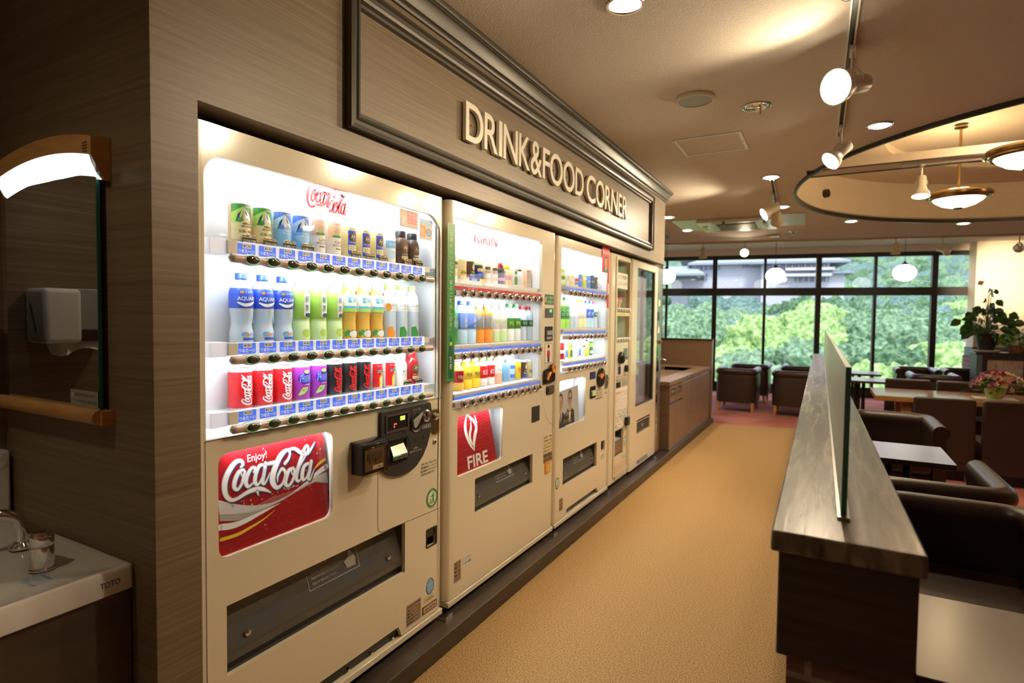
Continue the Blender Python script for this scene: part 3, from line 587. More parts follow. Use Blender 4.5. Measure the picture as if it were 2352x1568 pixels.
def europe(b, P, r, h):
    poly(b, rrect(-r*.75, r*.75, h*.12, h*.84, .004), 'blue', P, .0003, Lw); poly(b, oval(0, h*.64, r*.62, h*.16), 'coffee', P, .0005, Lw)
    text(b, '卒', -r*.35, r*.35, h*.56, h*.74, 'white', P, .0008, res=1); text(b, 'EUROPEAN', -r*.6, r*.6, h*.47, h*.505, 'pale_gold', P, .0008)
    poly(b, rrect(-r*.7, r*.7, h*.24, h*.40, .002), 'pale_gold', P, .0006, Lw); text(b, 'コクの', -r*.6, r*.5, h*.27, h*.37, 'navy', P, .0009, res=1); text(b, 'GEORGIA', -r*.6, r*.6, h*.87, h*.915, 'coffee', P, .0009)
def aulait(b, P, r, h):
    poly(b, rrect(-r*1.3, r*1.3, h*.52, h*.93, .003), 'peach', P, .0003, Lw); poly(b, oval(-r*.1, h*.66, r*.45, h*.12), 'tan', P, .0005, Lw); poly(b, oval(-r*.1, h*.56, r*.7, h*.035), 'green', P, .0006, Lw)
    text(b, 'GEORGIA', -r*.7, r*.8, h*.82, h*.88, 'white', P, .0008); text(b, 'CAFE', -r*.5, r*.7, h*.36, h*.43, 'brown', P, .0008); text(b, 'AU LAIT', -r*.75, r*.85, h*.27, h*.34, 'brown', P, .0008); poly(b, rrect(-r*.4, r*.4, h*.19, h*.22, .001), 'brown', P, .0006, Lw)
def blend(b, P, r, h):
    poly(b, rrect(-r*1.2, r*1.2, h*.55, h*.80, .003), 'sky_blue', P, .0003, Lw); poly(b, rrect(-r*.9, r*.9, h*.2, h*.45, .003), 'ice_blue', P, .0004, Lw); text(b, 'BLEND', -r*.7, r*.7, h*.62, h*.72, 'white', P, .0008)
def blackb(b, P, r, h):
    poly(b, oval(0, h*.50, r*.75, h*.14), 'brown', P, .0003, Lw); text(b, '卒', -r*.4, r*.4, h*.43, h*.58, 'pale_gold', P, .0008, res=1); text(b, 'EUROPEAN', -r*.6, r*.6, h*.30, h*.335, 'pale_gold', P, .0008)
    poly(b, rrect(-r*.7, r*.7, h*.19, h*.27, .002), 'pale_gold', P, .0004, Lw); text(b, '香るブラック', -r*.6, r*.6, h*.205, h*.255, 'coffee', P, .0008, res=1)
def aqua(b, P, r, h):
    text(b, 'AQUARIUS', -r*.95, r*1.25, h*.60, h*.665, 'white', P, .0008, off=.015); ribbon(b, [(-r*.9, h*.58, .004), (-r*.2, h*.545, .010), (r*.9, h*.60, .003), (r*1.3, h*.64, .001)], 'white', P, .0006)
    poly(b, oval(-r*.55, h*.725, r*.16, h*.02), 'orange', P, .0006, Lw); text(b, 'ミネラル', -r*.3, r*.6, h*.715, h*.74, 'white', P, .0007, res=1)
    for k in range(7): ribbon(b, [(-r*1.1+k*r*.3, h*.28, .001), (-r*.9+k*r*.28, h*(.34+.05*(k % 3)), .003), (-r*.7+k*r*.25, h*.30, .001)], 'ice_blue', P, .0003)
    poly(b, oval(-r*.3, h*.13, r*.34, h*.035), 'sky_blue', P, .0005, Lw); poly(b, oval(-r*.1, h*.115, r*.2, h*.02), 'orange', P, .0007, Lw); text(b, '水分補給', r*.05, r*.95, h*.10, h*.155, 'blue', P, .0008, res=1); poly(b, rrect(-r*.5, r*.95, h*.045, h*.08, .001), 'blue', P, .0006, Lw)
def ayataka(b, P, r, h):
    poly(b, [(-r*.25, h*.40), (r*.75, h*.40), (r*.75, h*.74), (r*.6, h*.77), (-r*.1, h*.77), (-r*.25, h*.74)], 'white', P, .0004, Lw)
    text(b, '綾', -r*.12, r*.40, h*.62, h*.73, 'dark_green', P, .0008, res=1); text(b, '鷹', -r*.12, r*.40, h*.48, h*.59, 'dark_green', P, .0008, res=1)
    poly(b, oval(r*.3, h*.42, r*.42, h*.035), 'navy', P, .0008, Lw); poly(b, oval(r*.1, h*.11, r*.70, h*.10), 'pale_green', P, .0006, Lw); poly(b, oval(r*.1, h*.13, r*.5, h*.06), 'amber', P, .0007, Lw); poly(b, oval(r*.1, h*.13, r*.44, h*.05), 'lime', P, .0008, Lw)
def soken(b, P, r, h):
    text(b, '爽健美', -r*.8, r*.9, h*.65, h*.76, 'cyan', P, .0008, res=1); poly(b, rrect(-r*1.2, r*1.2, h*.55, h*.59, .001), 'cyan', P, .0006, Lw); poly(b, rrect(-r*1.2, r*1.2, h*.49, h*.55, .001), 'lime', P, .0005, Lw)
    poly(b, rrect(r*.2, r*.9, h*.80, h*.85, .001), 'red', P, .0008, Lw)
    for k in range(9): poly(b, oval(-r*1.0+k*r*.26, h*(.10+.03*(k % 2)), r*.20, h*.05, 10), 'green', P, .0005, Lw)
    poly(b, oval(0, h*.10, r*.6, h*.06), 'white', P, .0008, Lw)
def iroha(c):
    def f(b, P, r, h):
        text(b, 'いろはす', -r*.9, r*1.0, h*.58, h*.64, 'dark_green', P, .0008, res=1); text(b, 'I LOHAS', -r*.6, r*.8, h*.54, h*.56, 'grey', P, .0008)
        for k in range(5):
            a = radians(30+30*k); ribbon(b, [(r*.8, h*.37, .001), (r*.8+.007*cos(a), h*.37+.010*sin(a), .003), (r*.8+.012*cos(a), h*.37+.016*sin(a), .0005)], 'green', P, .0006, 3)
        poly(b, [(-r*.9, h*.02), (r*.1, h*.02), (r*.25, h*.09), (-r*.35, h*.22), (-r*.9, h*.20)], c, P, .0006, Lw)
        if c == 'orange': poly(b, oval(-r*.8, h*.58, r*.4, h*.07), 'orange', P, .0007, Lw)
    return f
def coke(c, word=None):
    def f(b, P, r, h):
        script_logo(b, h*.14, r*.50, h*.72, c, P, .0005, up=True, k=1.1, grow=.0005)
        if word: text(b, word, r*.62, r*.78, h*.35, h*.62, 'white', P, .0006, rot=90, off=.02)
        else: ribbon(b, [(r*.62, h*.22, .0006), (r*.62, h*.75, .0006)], c, P, .0005, 2)
    return f
def fanta(b, P, r, h):
    poly(b, oval(0, h*.62, r*.85, h*.16), 'violet', P, .0003, Lw); poly(b, oval(r*.1, h*.80, r*.35, h*.05), 'lime', P, .0005, Lw)
    text(b, 'Fanta', -r*.75, r*.85, h*.52, h*.76, 'white', P, .0006, off=.05, slant=.1); text(b, 'Fanta', -r*.75, r*.85, h*.525, h*.755, 'blue', P, .0009, off=.02, slant=.1); text(b, 'GRAPE', -r*.2, r*.4, h*.44, h*.475, 'white', P, .0008)
    poly(b, [(-r*.8, h*.20), (-r*.4, h*.38), (r*.2, h*.39), (r*.1, h*.30), (-r*.2, h*.22), (-r*.8, h*.16)], 'lime', P, .0006, Lw); text(b, '果汁', -r*.45, 0, h*.27, h*.34, 'purple', P, .0009, res=1)
    for k in range(6): poly(b, oval(r*(.7+.12*(k % 2)), h*(.30+.05*k), r*.13, h*.03, 10), 'pink', P, .0005, Lw)
def real(b, P, r, h):
    poly(b, [(-r*1.2, h*.1), (-r*.2, h*.1), (r*.9, h*.9), (-r*1.2, h*.9)], 'red', P, .0003, Lw); poly(b, [(-r*.2, h*.1), (r*.3, h*.1), (r*.1, h*.36), (r*.8, h*.62), (r*.9, h*.9), (r*.5, h*.7), (-r*.2, h*.4)], 'yellow', P, .0005, Lw)
    text(b, 'REAL', -r*.6, r*.8, h*.58, h*.70, 'white', P, .0006, off=.06, slant=.1); text(b, 'REAL', -r*.6, r*.8, h*.58, h*.70, 'ink', P, .0008, off=.02, slant=.1); text(b, 'GOLD', r*.05, r*.95, h*.47, h*.54, 'ink', P, .0008); text(b, 'チャージ', -r*.5, r*.5, h*.78, h*.85, 'white', P, .0008, res=1)
def cafe(b, P, r, h):
    text(b, 'GEORGIA', -r*.5, r*.7, h*.56, h*.60, 'gold', P, .0008); text(b, '贅沢', -r*.5, r*.5, h*.42, h*.52, 'coffee', P, .0008, res=1); text(b, 'カフェ', -r*.6, r*.6, h*.31, h*.40, 'coffee', P, .0008, res=1)
def stripes(*cs):
    def f(b, P, r, h):
        n = len(cs)
        for i, c in enumerate(cs):
            if c: poly(b, rrect(-r*.95, r*.95, h*(.16+.62*i/n), h*(.16+.62*(i+.8)/n), .001), c, P, .0004, Lw)
    return f
def word(w, c, z0=.45, z1=.62, rot=None, bg=None):
    def f(b, P, r, h):
        if bg: poly(b, rrect(-r*.8, r*.8, h*(z0-.08), h*(z1+.08), .003), bg, P, .0003, Lw)
        if rot: text(b, w, -r*.3, r*.35, h*z0, h*z1, c, P, .0008, rot=90, res=1)
        else: text(b, w, -r*.8, r*.9, h*z0, h*z1, c, P, .0008, res=1)
    return f
def fire(b, P, r, h):
    poly(b, [(-r*.1, h*.50), (-r*.4, h*.64), (-r*.05, h*.86), (r*.05, h*.90), (0, h*.80), (r*.3, h*.70), (r*.25, h*.60)], 'pale_gold', P, .0004, Lw); text(b, 'FIRE', -r*.5, r*.6, h*.40, h*.47, 'white', P, .0008); text(b, 'BLACK', -r*.7, r*.8, h*.28, h*.36, 'white', P, .0008); poly(b, rrect(-r*1.1, r*1.1, h*.12, h*.22, .001), 'blue', P, .0004, Lw)

# little paper card standing in front of some coffee cans
def bean_card(y, z, txt, label):
    t = thing('product_card', label, 'card', (-.052, y, z), group='coffee bean cards in front of cans')
    b = MB(); b.box(-.001, 0, -.022, .026, 0, .020, 'black')
    for v in (0, .0185): b.box(0, .0006, -.022, .026, v, v+.0015, 'yellow')
    text(b, txt, -.019, .023, .005, .013, 'white', FX(.0004), res=1); b.build('card', t)
    b = MB(); random.seed(int(y*1000))
    for k in range(22): c = (random.uniform(-.004, .002), -.020+.002*k+random.uniform(0, .001), .021+random.uniform(0, .006)); b.lathe([(.0005, -.002), (.0026, 0), (.0005, .002)], 'brown' if k % 3 else 'tan', c=c, n=6, cap=False)
    b.build('beans', t); return t

used = {}
def put(key, maker, x, y, z, label, group=None):
    """first one is made, the others are copies"""
    if key not in used: o = maker(label); used[key] = o; o.location = (x, y, z); o.rotation_euler = (0, 0, 0)
    else: o = dup(used[key], (x, y, z), 0, label)
    if group: o['group'] = group
    return o
# ================= vending machines =================
BL, WHT = 'label_blue', 'white'
def vm_base(t, y0, y1, holes, zb=.108, zt=1.897, notch=None, colw=.036, zd=.137, kick=True, colr=None):
    colr = colr or colw
    """cabinet, door skin with openings, rounded side edges, kick plate, levelling feet"""
    b = MB(); b.box(-.76, -.165, y0, y1, zb+.01, zt, 'cream_edge'); b.box(-.165, -.03, y0, y0+.012, zb+.01, zt, 'cream_edge'); b.box(-.165, -.03, y1-.012, y1, zb+.01, zt, 'cream_edge'); b.box(-.165, -.03, y0+.012, y1-.012, zt-.015, zt, 'cream_edge')
    wb(b, 'cabinet', t, bevel=.004)
    b = MB(); nt = notch; out = [(y0+colw, zd), (nt[0], zd), (nt[0]+.02, nt[2]), (nt[1]-.02, nt[2]), (nt[1], zd), (y1-colr, zd), (y1-colr, zt), (y0+colw, zt)] if nt else [(y0+colw, zd), (y1-colr, zd), (y1-colr, zt), (y0+colw, zt)]
    plate(b, out, holes, 'cream_paint', -.016, 0); wb(b, 'door', t)
    for s, ya_ in ((1, y0), (-1, y1)):
        cw = colw if s > 0 else colr; b = MB(); r = min(.026, cw*.8); P = [(-.03, ya_), (-.03, ya_+s*(cw-.0006)), (0, ya_+s*(cw-.0006)), (0, ya_+s*r)]+[(-r+r*cos(radians(a)), ya_+s*(r-r*sin(radians(a)))) for a in (15, 30, 45, 60, 75, 90)]
        b.prism(P, lambda u, v, d: (u, v, d), zd, zt, 'cream_paint'); wb(b, 'door_edge', t, smooth=35)
    if kick:
        b = MB(); b.box(-.06, .006, y0+.003, y1-.003, zb, zd-.004, 'cream_paint'); wb(b, 'kick_plate', t, bevel=.003)
    if nt:
        b = MB(); b.box(-.05, -.02, nt[0], nt[1], zd-.004, nt[2]+.01, 'black')
        for k in range(5): yy = nt[0]+.04+k*(nt[1]-nt[0]-.08)/4; b.cyl((-.022, yy, zd+.008), (-.010, yy, zd+.008), .005, 'chrome', n=8)
        wb(b, 'grille_slot', t)
    for yy in (y0+.05, y1-.05):
        b = MB(); b.cyl((-.06, yy, .08), (-.06, yy, .088), .024, 'steel', n=14); b.cyl((-.06, yy, .088), (-.06, yy, zb), .010, 'steel', n=10); wb(b, 'levelling_foot', t, smooth=40)
def bracket(y, x=.03, s=1):
    b = MB(); b.box(-.05, x, y, y+.05, .080, .083, 'steel'); b.box(x-.003, x, y, y+.05, .083, .098, 'steel'); return b
def cavity(t, y0, y1, z0, z1, depth=.145, right=.012):
    b = MB(); X0 = -depth; zt = min(z1+.066, 1.878)
    b.box(X0-.006, X0, y0-.02, y1+right, z0-.02, zt, 'white'); b.box(X0, -.017, y0-.026, y0-.02, z0-.02, zt, 'white'); b.box(X0, -.017, y1+right, y1+right+.006, z0-.02, zt, 'white')
    b.box(X0, -.017, y0-.02, y1+right, z0-.026, z0-.02, 'white'); b.box(X0, -.017, y0-.02, y1+right, zt, zt+.003, 'white'); wb(b, 'display_lining', t)
def display(t, y0, y1, z0, z1, rad, rows, n, pitch, yb, kind, lum, tubew=.10):
    """showcase: lining, lamps, pane, three product steps with price rails and button bars.
    rows = (shelf z, label z0, z1, bar z, price or None)"""
    cavity(t, y0, y1, z0, z1); zt = min(z1+.066, 1.878)
    b = MB(); poly(b, rrect(y0-.006, y1+.006, z0-.006, z1+.006, rad), 'display_glass', FX(-.0165)); wb(b, 'glass_pane', t)
    b = MB(); b.cyl((-.034, y0+.07, zt-.012), (-.034, y1-.02, zt-.012), .008, 'tube_glow', n=10); wb(b, 'lamp_tube', t)
    tl = t.location; w = y1-y0-.1
    def area(z, x, p, tilt):
        o = lamp('AREA', 'case_area_light', (x-tl.x, (y0+y1)/2-tl.y, z-tl.z), p, (.84, .92, 1), parent=t, shape='RECTANGLE', size=w, size_y=.02)
        o.rotation_euler = (0, tilt, radians(0)); d = o.data; d.size = .02; d.size_y = w; return o
    area(zt-.005, -.066, lum*.85, radians(6))
    for i, (zs, l0, l1, zb, price) in enumerate(rows):
        b = MB(); b.box(-.142, -.022, yb-.035, min(y1+.008, yb+n*pitch+.02), zs-.006, zs, 'white'); b.box(-.026, -.0225, yb-.035, yb+(n-.4)*pitch, zs-.02, zs+.001, 'white'); wb(b, 'shelf', t)
        if kind == 'bar':
            b = MB(); b.box(-.045, .004, .952, 1.0, l0-.006, l1+.006, 'white_glow'); b.box(-.012, .004, 1.0, 1.877, l0-.003, l1+.003, 'white_glow'); b.box(-.02, .010, 1.0, 1.03, l0-.003, l1+.003, 'milk'); wb(b, 'price_rail', t, bevel=.001)  # left end block is plain plastic with a glow put into its colour
        else:
            yl, yr = yb-.06, yb+(n-1)*pitch+.05
            b = MB(); b.box(-.014, .004, yl, yr, l0, l1, 'light_grey'); b.box(.004, .005, yl, yr-.02, l0, l0+(l1-l0)*.5, 'red' if price == 'hot' else 'backlit_blue')
            for k in range(n): yy = yb+k*pitch; b.box(.004, .0052, yy-.011, yy+.013, l0+(l1-l0)*.62, l1-.002, 'paper'); text(b, '120' if k % 3 else '150', yy-.006, yy+.008, l0+(l1-l0)*.68, l1-.004, 'ink', FX(.0056), res=1)
            for k in range(4): yy = yb+(k*3+.6)*pitch; text(b, 'あったか～い' if price == 'hot' else 'つめた～い', yy, yy+.085, l0+.003, l0+(l1-l0)*.45, WHT, FX(.0054), res=1)
            wb(b, 'price_rail', t)
            b = MB(); b.box(-.012, .010, yl, yr, zb-.012, zb+.010, 'bar_beige')
            for k in range(n): b.cyl((.008, yb+k*pitch, zb), (.020, yb+k*pitch, zb), .018, 'bar_beige', r1=.016, n=16)
            wb(b, 'button_bar', t, bevel=.002)
            for k in range(n):
                b = MB(); b.lathe([(.0005, .026), (.008, .0245), (.0125, .0205), (.0135, .019)], 'button_smoke', c=(0, yb+k*pitch, zb), n=16, axis='x', cap=False); b.lathe([(.013, .019), (.0155, .021), (.0165, .018)], 'chrome', c=(0, yb+k*pitch, zb), n=16, axis='x', cap=False)
                wb(b, 'selection_button', t, smooth=50)
        area(l0-.010 if kind == 'bar' else zb-.016, -.035, lum*(.62 if i < 2 else .25), radians(20))
def tray_flap(t, y0, y1, z0, z1, note=True, tilt=.02):
    b = MB(); b.box(-.20, -.19, y0-.01, y1+.01, z0-.02, z1+.02, 'charcoal'); b.box(-.19, -.016, y0-.01, y0, z0-.02, z1+.02, 'dark_grey'); b.box(-.19, -.016, y1, y1+.01, z0-.02, z1+.02, 'dark_grey'); b.box(-.19, -.016, y0, y1, z0-.02, z0, 'dark_grey'); b.box(-.19, -.016, y0, y1, z1, z1+.02, 'cream_edge')
    b.box(-.10, -.03, y0+.01, y1-.01, z0, z0+.035, 'charcoal'); b.box(-.13, -.1, y0+.01, y1-.01, z0+.02, z0+.07, 'navy'); wb(b, 'delivery_chute', t)
    b = MB(); H = z1-z0
    b.add([(-.060, y0+.004, z1-.002), (-.060, y1-.004, z1-.002), (-.012, y0+.004, z0+H*.30), (-.012, y1-.004, z0+H*.30), (-.012, y0+.004, z0+H*.14), (-.012, y1-.004, z0+H*.14)], [(0, 1, 3, 2), (2, 3, 5, 4)], 'tray_glass'); f = wb(b, 'flap', t)
    pl = lambda u, v, d=0: (-.060+(.048)*(z1-v)/(H*.70)+.0015+d, u, v)
    b = MB()
    for yy in (y0+.10*(y1-y0), y0+.90*(y1-y0)):
        c = pl(yy, z0+H*.42); b = MB(); b.lathe([(.010, 0), (.009, .006), (.001, .009)], 'chrome', c=c, n=14, axis='x'); wb(b, 'flap_knob', f, smooth=40)
    if note:
        b = MB(); ym = y0+(y1-y0)*.56; w = (y1-y0)*.15
        plate(b, rrect(ym-w, ym+w, z0+H*.52, z0+H*.93, .002), [rrect(ym-w+.0012, ym+w-.0012, z0+H*.52+.0012, z0+H*.93-.0012, .002)], 'light_grey', 0, .0003, pl)
        text(b, '⚠ 注意', ym-w*.6, ym-w*.2, z0+H*.82, z0+H*.89, 'light_grey', pl, res=1)
        for k in range(3): text(b, '商品は手で取り出してください', ym-w*.85, ym+w*(.30-.1*k), z0+H*(.74-.08*k), z0+H*(.78-.08*k), 'light_grey', pl, res=1)
        poly(b, [(ym+w*.5, z0+H*.58), (ym+w*.85, z0+H*.58), (ym+w*.9, z0+H*.70), (ym+w*.7, z0+H*.88), (ym+w*.6, z0+H*.74), (ym+w*.42, z0+H*.70)], 'grey', pl)
        wb(b, 'flap_notice', f)
def recess(t, name, y0, y1, z0, z1, depth, m='black', rad=.004, x=-.016):
    b = MB(); b.box(-depth-.004, -depth, y0, y1, z0, z1, m); b.box(-depth, x, y0-.004, y0, z0, z1, m); b.box(-depth, x, y1, y1+.004, z0, z1, m); b.box(-depth, x, y0-.004, y1+.004, z0-.004, z0, m); b.box(-depth, x, y0-.004, y1+.004, z1, z1+.004, m); return b
def eco_mark(t, y, z, ry, rz, m='green'):
    b = MB(); P = FX(.0008); poly(b, oval(y, z, ry, rz, 32), m, P); poly(b, oval(y, z, ry*.74, rz*.74, 32), 'paper', P, .0003)
    text(b, 'くずかごに', y-ry*.6, y+ry*.6, z+rz*.80, z+rz*.94, 'paper', P, .0004, res=1); text(b, 'リサイクル', y-ry*.6, y+ry*.6, z-rz*.94, z-rz*.80, 'paper', P, .0004, res=1)
    poly(b, oval(y+ry*.18, z+rz*.48, ry*.10, rz*.09, 12), m, P, .0005); poly(b, [(y, z+rz*.34), (y+ry*.34, z+rz*.36), (y+ry*.30, z-rz*.10), (y+ry*.40, z-rz*.58), (y+ry*.24, z-rz*.58), (y+ry*.16, z-rz*.15), (y+ry*.04, z-rz*.58), (y-ry*.08, z-rz*.58), (y+ry*.04, z-rz*.05), (y+ry*.08, z+rz*.22), (y-ry*.22, z+rz*.08), (y-ry*.26, z+rz*.16)], m, P, .0005)
    for k in range(4): poly(b, rrect(y-ry*.46+.001*k, y-ry*.10-.001*k, z-rz*.52+k*rz*.13, z-rz*.43+k*rz*.13, .0005), m, P, .0005)
    wb(b, 'recycling_sticker', t)
def textlines(t, name, y0, y1, z0, z1, lines, m='ink', bg=None, big=None, bgz=None):
    b = MB(); P = FX(.0006)
    if bg: poly(b, rrect(y0-.004, y1+.004, z0-.004, z1+.004, .002), bg, P)
    n = len(lines)
    for i, l in enumerate(lines):
        a = z1-(i+.82)*(z1-z0)/n; c = z1-(i+.12)*(z1-z0)/n; text(b, l, y0, y0+(y1-y0)*(1 if i != big else .8), a, c, m, P, .0004, res=1)
    wb(b, name, t)

# ---------- the near machine ----------
v1 = thing('vending_machine', 'nearest cream vending machine with three lit rows of drinks and a red script poster', 'vending machine', (0, 1.457, .08), group='row of vending machines')
Y0, Y1 = .897, 2.015
H_ = [rrect(.940, 1.988, 1.057, 1.815, [.004, .004, .085, .06], 8), rrect(.974, 1.386, .722, 1.012, .03), rrect(.996, 1.764, .385, .585, .002), rrect(1.902, 1.972, .432, .508, .004)]
# lower edge of the poster opening follows the photograph's rectangle
vm_base(v1, Y0, Y1, H_, notch=(1.20, 1.747, .181))
rows1 = [(1.600, 1.562, 1.592, 1.547, '¥130'), (1.309, 1.284, 1.312, 1.268, '¥180'), (1.112, 1.093, 1.122, 1.077, '¥130')]
display(v1, .940, 1.988, 1.057, 1.815, [.004, .004, .085, .06], rows1, 12, .0722, 1.107, 'bar', 4.2)
lab = {}; btn = None
for i, (zs, l0, l1, zb, price) in enumerate(rows1):
    b = MB(); pts = []; rs = []
    for k in range(0, 123):
        y = 1.0+k*.918/122; ph = ((y-1.065)/.0696); g = .5+.5*cos(2*pi*ph) if 1.04 < y < 1.87 else 0; pts.append((.016, y, zb)); rs.append(.0120+.0050*g if k not in (0, 122) else .004)
    b.tube(pts, rs, 'bar_beige', 12); wb(b, 'button_bar', v1, smooth=60)
    for k in range(12):
        y = 1.065+k*.0696
        if btn is None:
            b = MB(); vs = []; fs = []
            for j in range(6):
                a = j*pi/10; rj = cos(a); 
                for q in range(20): vs.append((.0275+.0070*sin(a), .0225*rj*cos(2*pi*q/20), .0132*rj*sin(2*pi*q/20)))
            for j in range(5):
                for q in range(20): fs.append((j*20+q, j*20+(q+1) % 20, (j+1)*20+(q+1) % 20, (j+1)*20+q))
            fs.append(tuple(range(100, 120))); b.add(vs, fs, 'button_smoke')
            plate(b, oval(0, 0, .0238, .0143, 24), [oval(0, 0, .0224, .0130, 24)], 'led_green', .0262, .0280); btn = b.build('selection_button', v1, smooth=60); o = btn
        else: o = btn.copy(); COL.objects.link(o); o.parent = v1
        o.location = (-v1.location.x, y-v1.location.y, zb-v1.location.z)
        if price not in lab:
            b = MB(); poly(b, rrect(-.029, .029, 0, .030, .003), 'backlit_blue', FX(.005)); poly(b, rrect(-.012, .016, .017, .029, .001), 'backlit_paper', FX(.0054))
            text(b, price, -.010, .014, .019, .0275, 'ink', FX(.0058), res=1, off=.01); text(b, 'つめた～い', -.026, .026, .003, .015, 'white_glow', FX(.0056), res=1, off=.015); lab[price] = b.build('price_label', v1); o = lab[price]
        else: o = lab[price].copy(); COL.objects.link(o); o.parent = v1
        o.location = (-v1.location.x, 1.061+k*.0698-v1.location.y, l0-v1.location.z)
# brand script on the lit back panel, small notices on the glass
b = MB(); script_logo(b, 1.405, 1.762, .19, 'red', FX(-.1385), k=1.35, n=4, grow=.0010); wb(b, 'back_panel_script', v1)
b = MB()
for yy, zz in ((1.43, 1.748), (1.51, 1.735)): poly(b, rrect(yy, yy+.062, zz, zz+.028, .001), 'pale_gold', FX(-.128)); text(b, 'ほっと一息', yy+.008, yy+.054, zz+.015, zz+.024, 'brown', FX(-.1276), res=1); text(b, 'ゆったり', yy+.012, yy+.05, zz+.004, zz+.013, 'brown', FX(-.1276), res=1); pass
wb(b, 'hanging_notice', v1)
b = MB(); P = FX(-.0158); poly(b, rrect(1.745, 1.855, 1.744, 1.810, .002), 'red', P); poly(b, rrect(1.748, 1.852, 1.747, 1.807, .002), 'paper', P, .0002); poly(b, rrect(1.790, 1.849, 1.760, 1.804, .002), 'red', P, .0004)
for k, s in enumerate(('開栓は少し', 'まってから', 'ゆっくりと')): text(b, s, 1.796, 1.845, 1.792-k*.014, 1.802-k*.014, WHT, P, .0006, res=1)
poly(b, [(1.758, 1.75), (1.776, 1.75), (1.777, 1.775), (1.772, 1.785), (1.762, 1.785), (1.757, 1.775)], 'light_grey', P, .0004); poly(b, [(1.752, 1.790), (1.775, 1.783), (1.782, 1.790), (1.770, 1.800), (1.752, 1.806)], 'peach', P, .0004); wb(b, 'opening_notice', v1)
b = MB(); poly(b, rrect(1.866, 1.951, 1.711, 1.793, .002), 'sky_blue', P); poly(b, rrect(1.869, 1.948, 1.713, 1.772, .002), 'paper', P, .0002); text(b, '続けます。節電。', 1.869, 1.948, 1.776, 1.790, WHT, P, .0004, res=1); poly(b, [(1.873, 1.72), (1.903, 1.72), (1.912, 1.745), (1.903, 1.767), (1.873, 1.767)], 'orange', P, .0004)
poly(b, oval(1.927, 1.742, .017, .016), 'label_blue', P, .0004); poly(b, oval(1.927, 1.742, .012, .011), 'paper', P, .0006); text(b, '節電', 1.920, 1.935, 1.737, 1.747, 'navy', P, .0008, res=1)
for k in range(3): poly(b, rrect(1.877, 1.900, 1.748-k*.009, 1.753-k*.009, .0005), 'paper', P, .0006)
wb(b, 'saving_notice', v1)
# poster window
b = recess(v1, 'x', .968, 1.40, .712, 1.02, .075, 'light_grey'); wb(b, 'poster_box', v1)
lamp('AREA', 'poster_lamp', (-.030, 1.2-v1.location.y, 1.010-v1.location.z), 1.0, (.85, .93, 1), parent=v1, shape='RECTANGLE', size=.02, size_y=.36)
PP = lambda u, v, d=0: (-.044+.030*(1.012-v)/.29+d, u, v)
pos = MB(); poly(pos, [(.969, .7145), (1.394, .7145), (1.386, .985), (1.372, 1.005), (.969, 1.005)], 'deep_red', PP, 0)
def offs(P, dy): return [(u, v+dy) for u, v in P]
BTp = [W for W in BT]; 
poly(pos, [(u, v) for u, v in BT]+[(u, v) for u, v in BB], 'silver_dots', PP, .0004)
poly(pos, [(u, v) for u, v in BT]+[(u, v) for u, v in BM], 'light_grey', PP, .0006)
random.seed(3)
for i in range(len(BB)-1):     # halftone dots
    for j in range(9):
        u = BB[i][0]+(BB[i+1][0]-BB[i][0])*j/9
        for k in range(5):
            v = BB[i][1]+(BB[i+1][1]-BB[i][1])*j/9+.0035+k*.0052
            tv = [p[1] for p in BT]; 
            if v < .842-.0*u or u > 1.28: poly(pos, oval(u, v, .0011, .0011, 6), 'light_grey', PP, .0008)
for k in range(26):
    u = random.uniform(.975, 1.38); v = .845+(.95-.845)*max(0, (u-1.2)/.18)**1.3+random.uniform(-.012, .012) if u > 1.2 else random.uniform(.838, .856); r_ = random.uniform(.0012, .0035); poly(pos, oval(u, v, r_, r_, 10), 'silver', PP, .0009)
for P_, c in ((W1, 'white'), (W2, 'white'), (Y1_, 'yellow'), (Y2_, 'yellow')): ribbon(pos, P_, c, PP, .0010, 8)
LW = 1.34447-1.01427
script_logo(pos, 1.0165, .8530, LW, 'navy', PP, .0012, grow=.0030, n=8); script_logo(pos, 1.01427, .85577, LW, 'silver_dots', PP, .0014, grow=.0020, n=8); script_logo(pos, 1.01427, .85577, LW, 'white', PP, .0016, n=8)
text(pos, 'Enjoy!', 1.092, 1.158, .9555, .984, 'white', PP, .0016, off=.004); text(pos, 'Trademark Regd.', 1.211, 1.268, .849, .856, 'paper', PP, .0014, res=1)
random.seed(5)
for u, v, r_ in [(1.148, .988, .0065), (1.303, .990, .003), (1.215, .822, .006), (1.228, .808, .003), (1.31, .838, .006), (1.317, .826, .003), (1.135, .763, .008), (1.14, .752, .003), (1.215, .756, .003), (1.223, .768, .002), (1.36, .97, .003), (1.37, .80, .003), (1.02, .735, .002), (1.18, .842, .003), (1.187, .852, .002), (1.145, .785, .002)]:
    plate(pos, oval(u, v, r_*.7, r_, 16), [oval(u, v, r_*.55, r_*.8, 16)], 'rose_red', 0, .0002, lambda a, c, d=0: PP(a, c, .0017+d)); poly(pos, oval(u-r_*.1, v+r_*.55, r_*.25, r_*.18, 8), 'white', PP, .0021)
wb(pos, 'poster', v1)
b = MB(); poly(b, rrect(.970, 1.39, .718, 1.016, .03), 'display_glass', FX(-.008)); wb(b, 'poster_glass', v1)
tray_flap(v1, .996, 1.764, .385, .585)
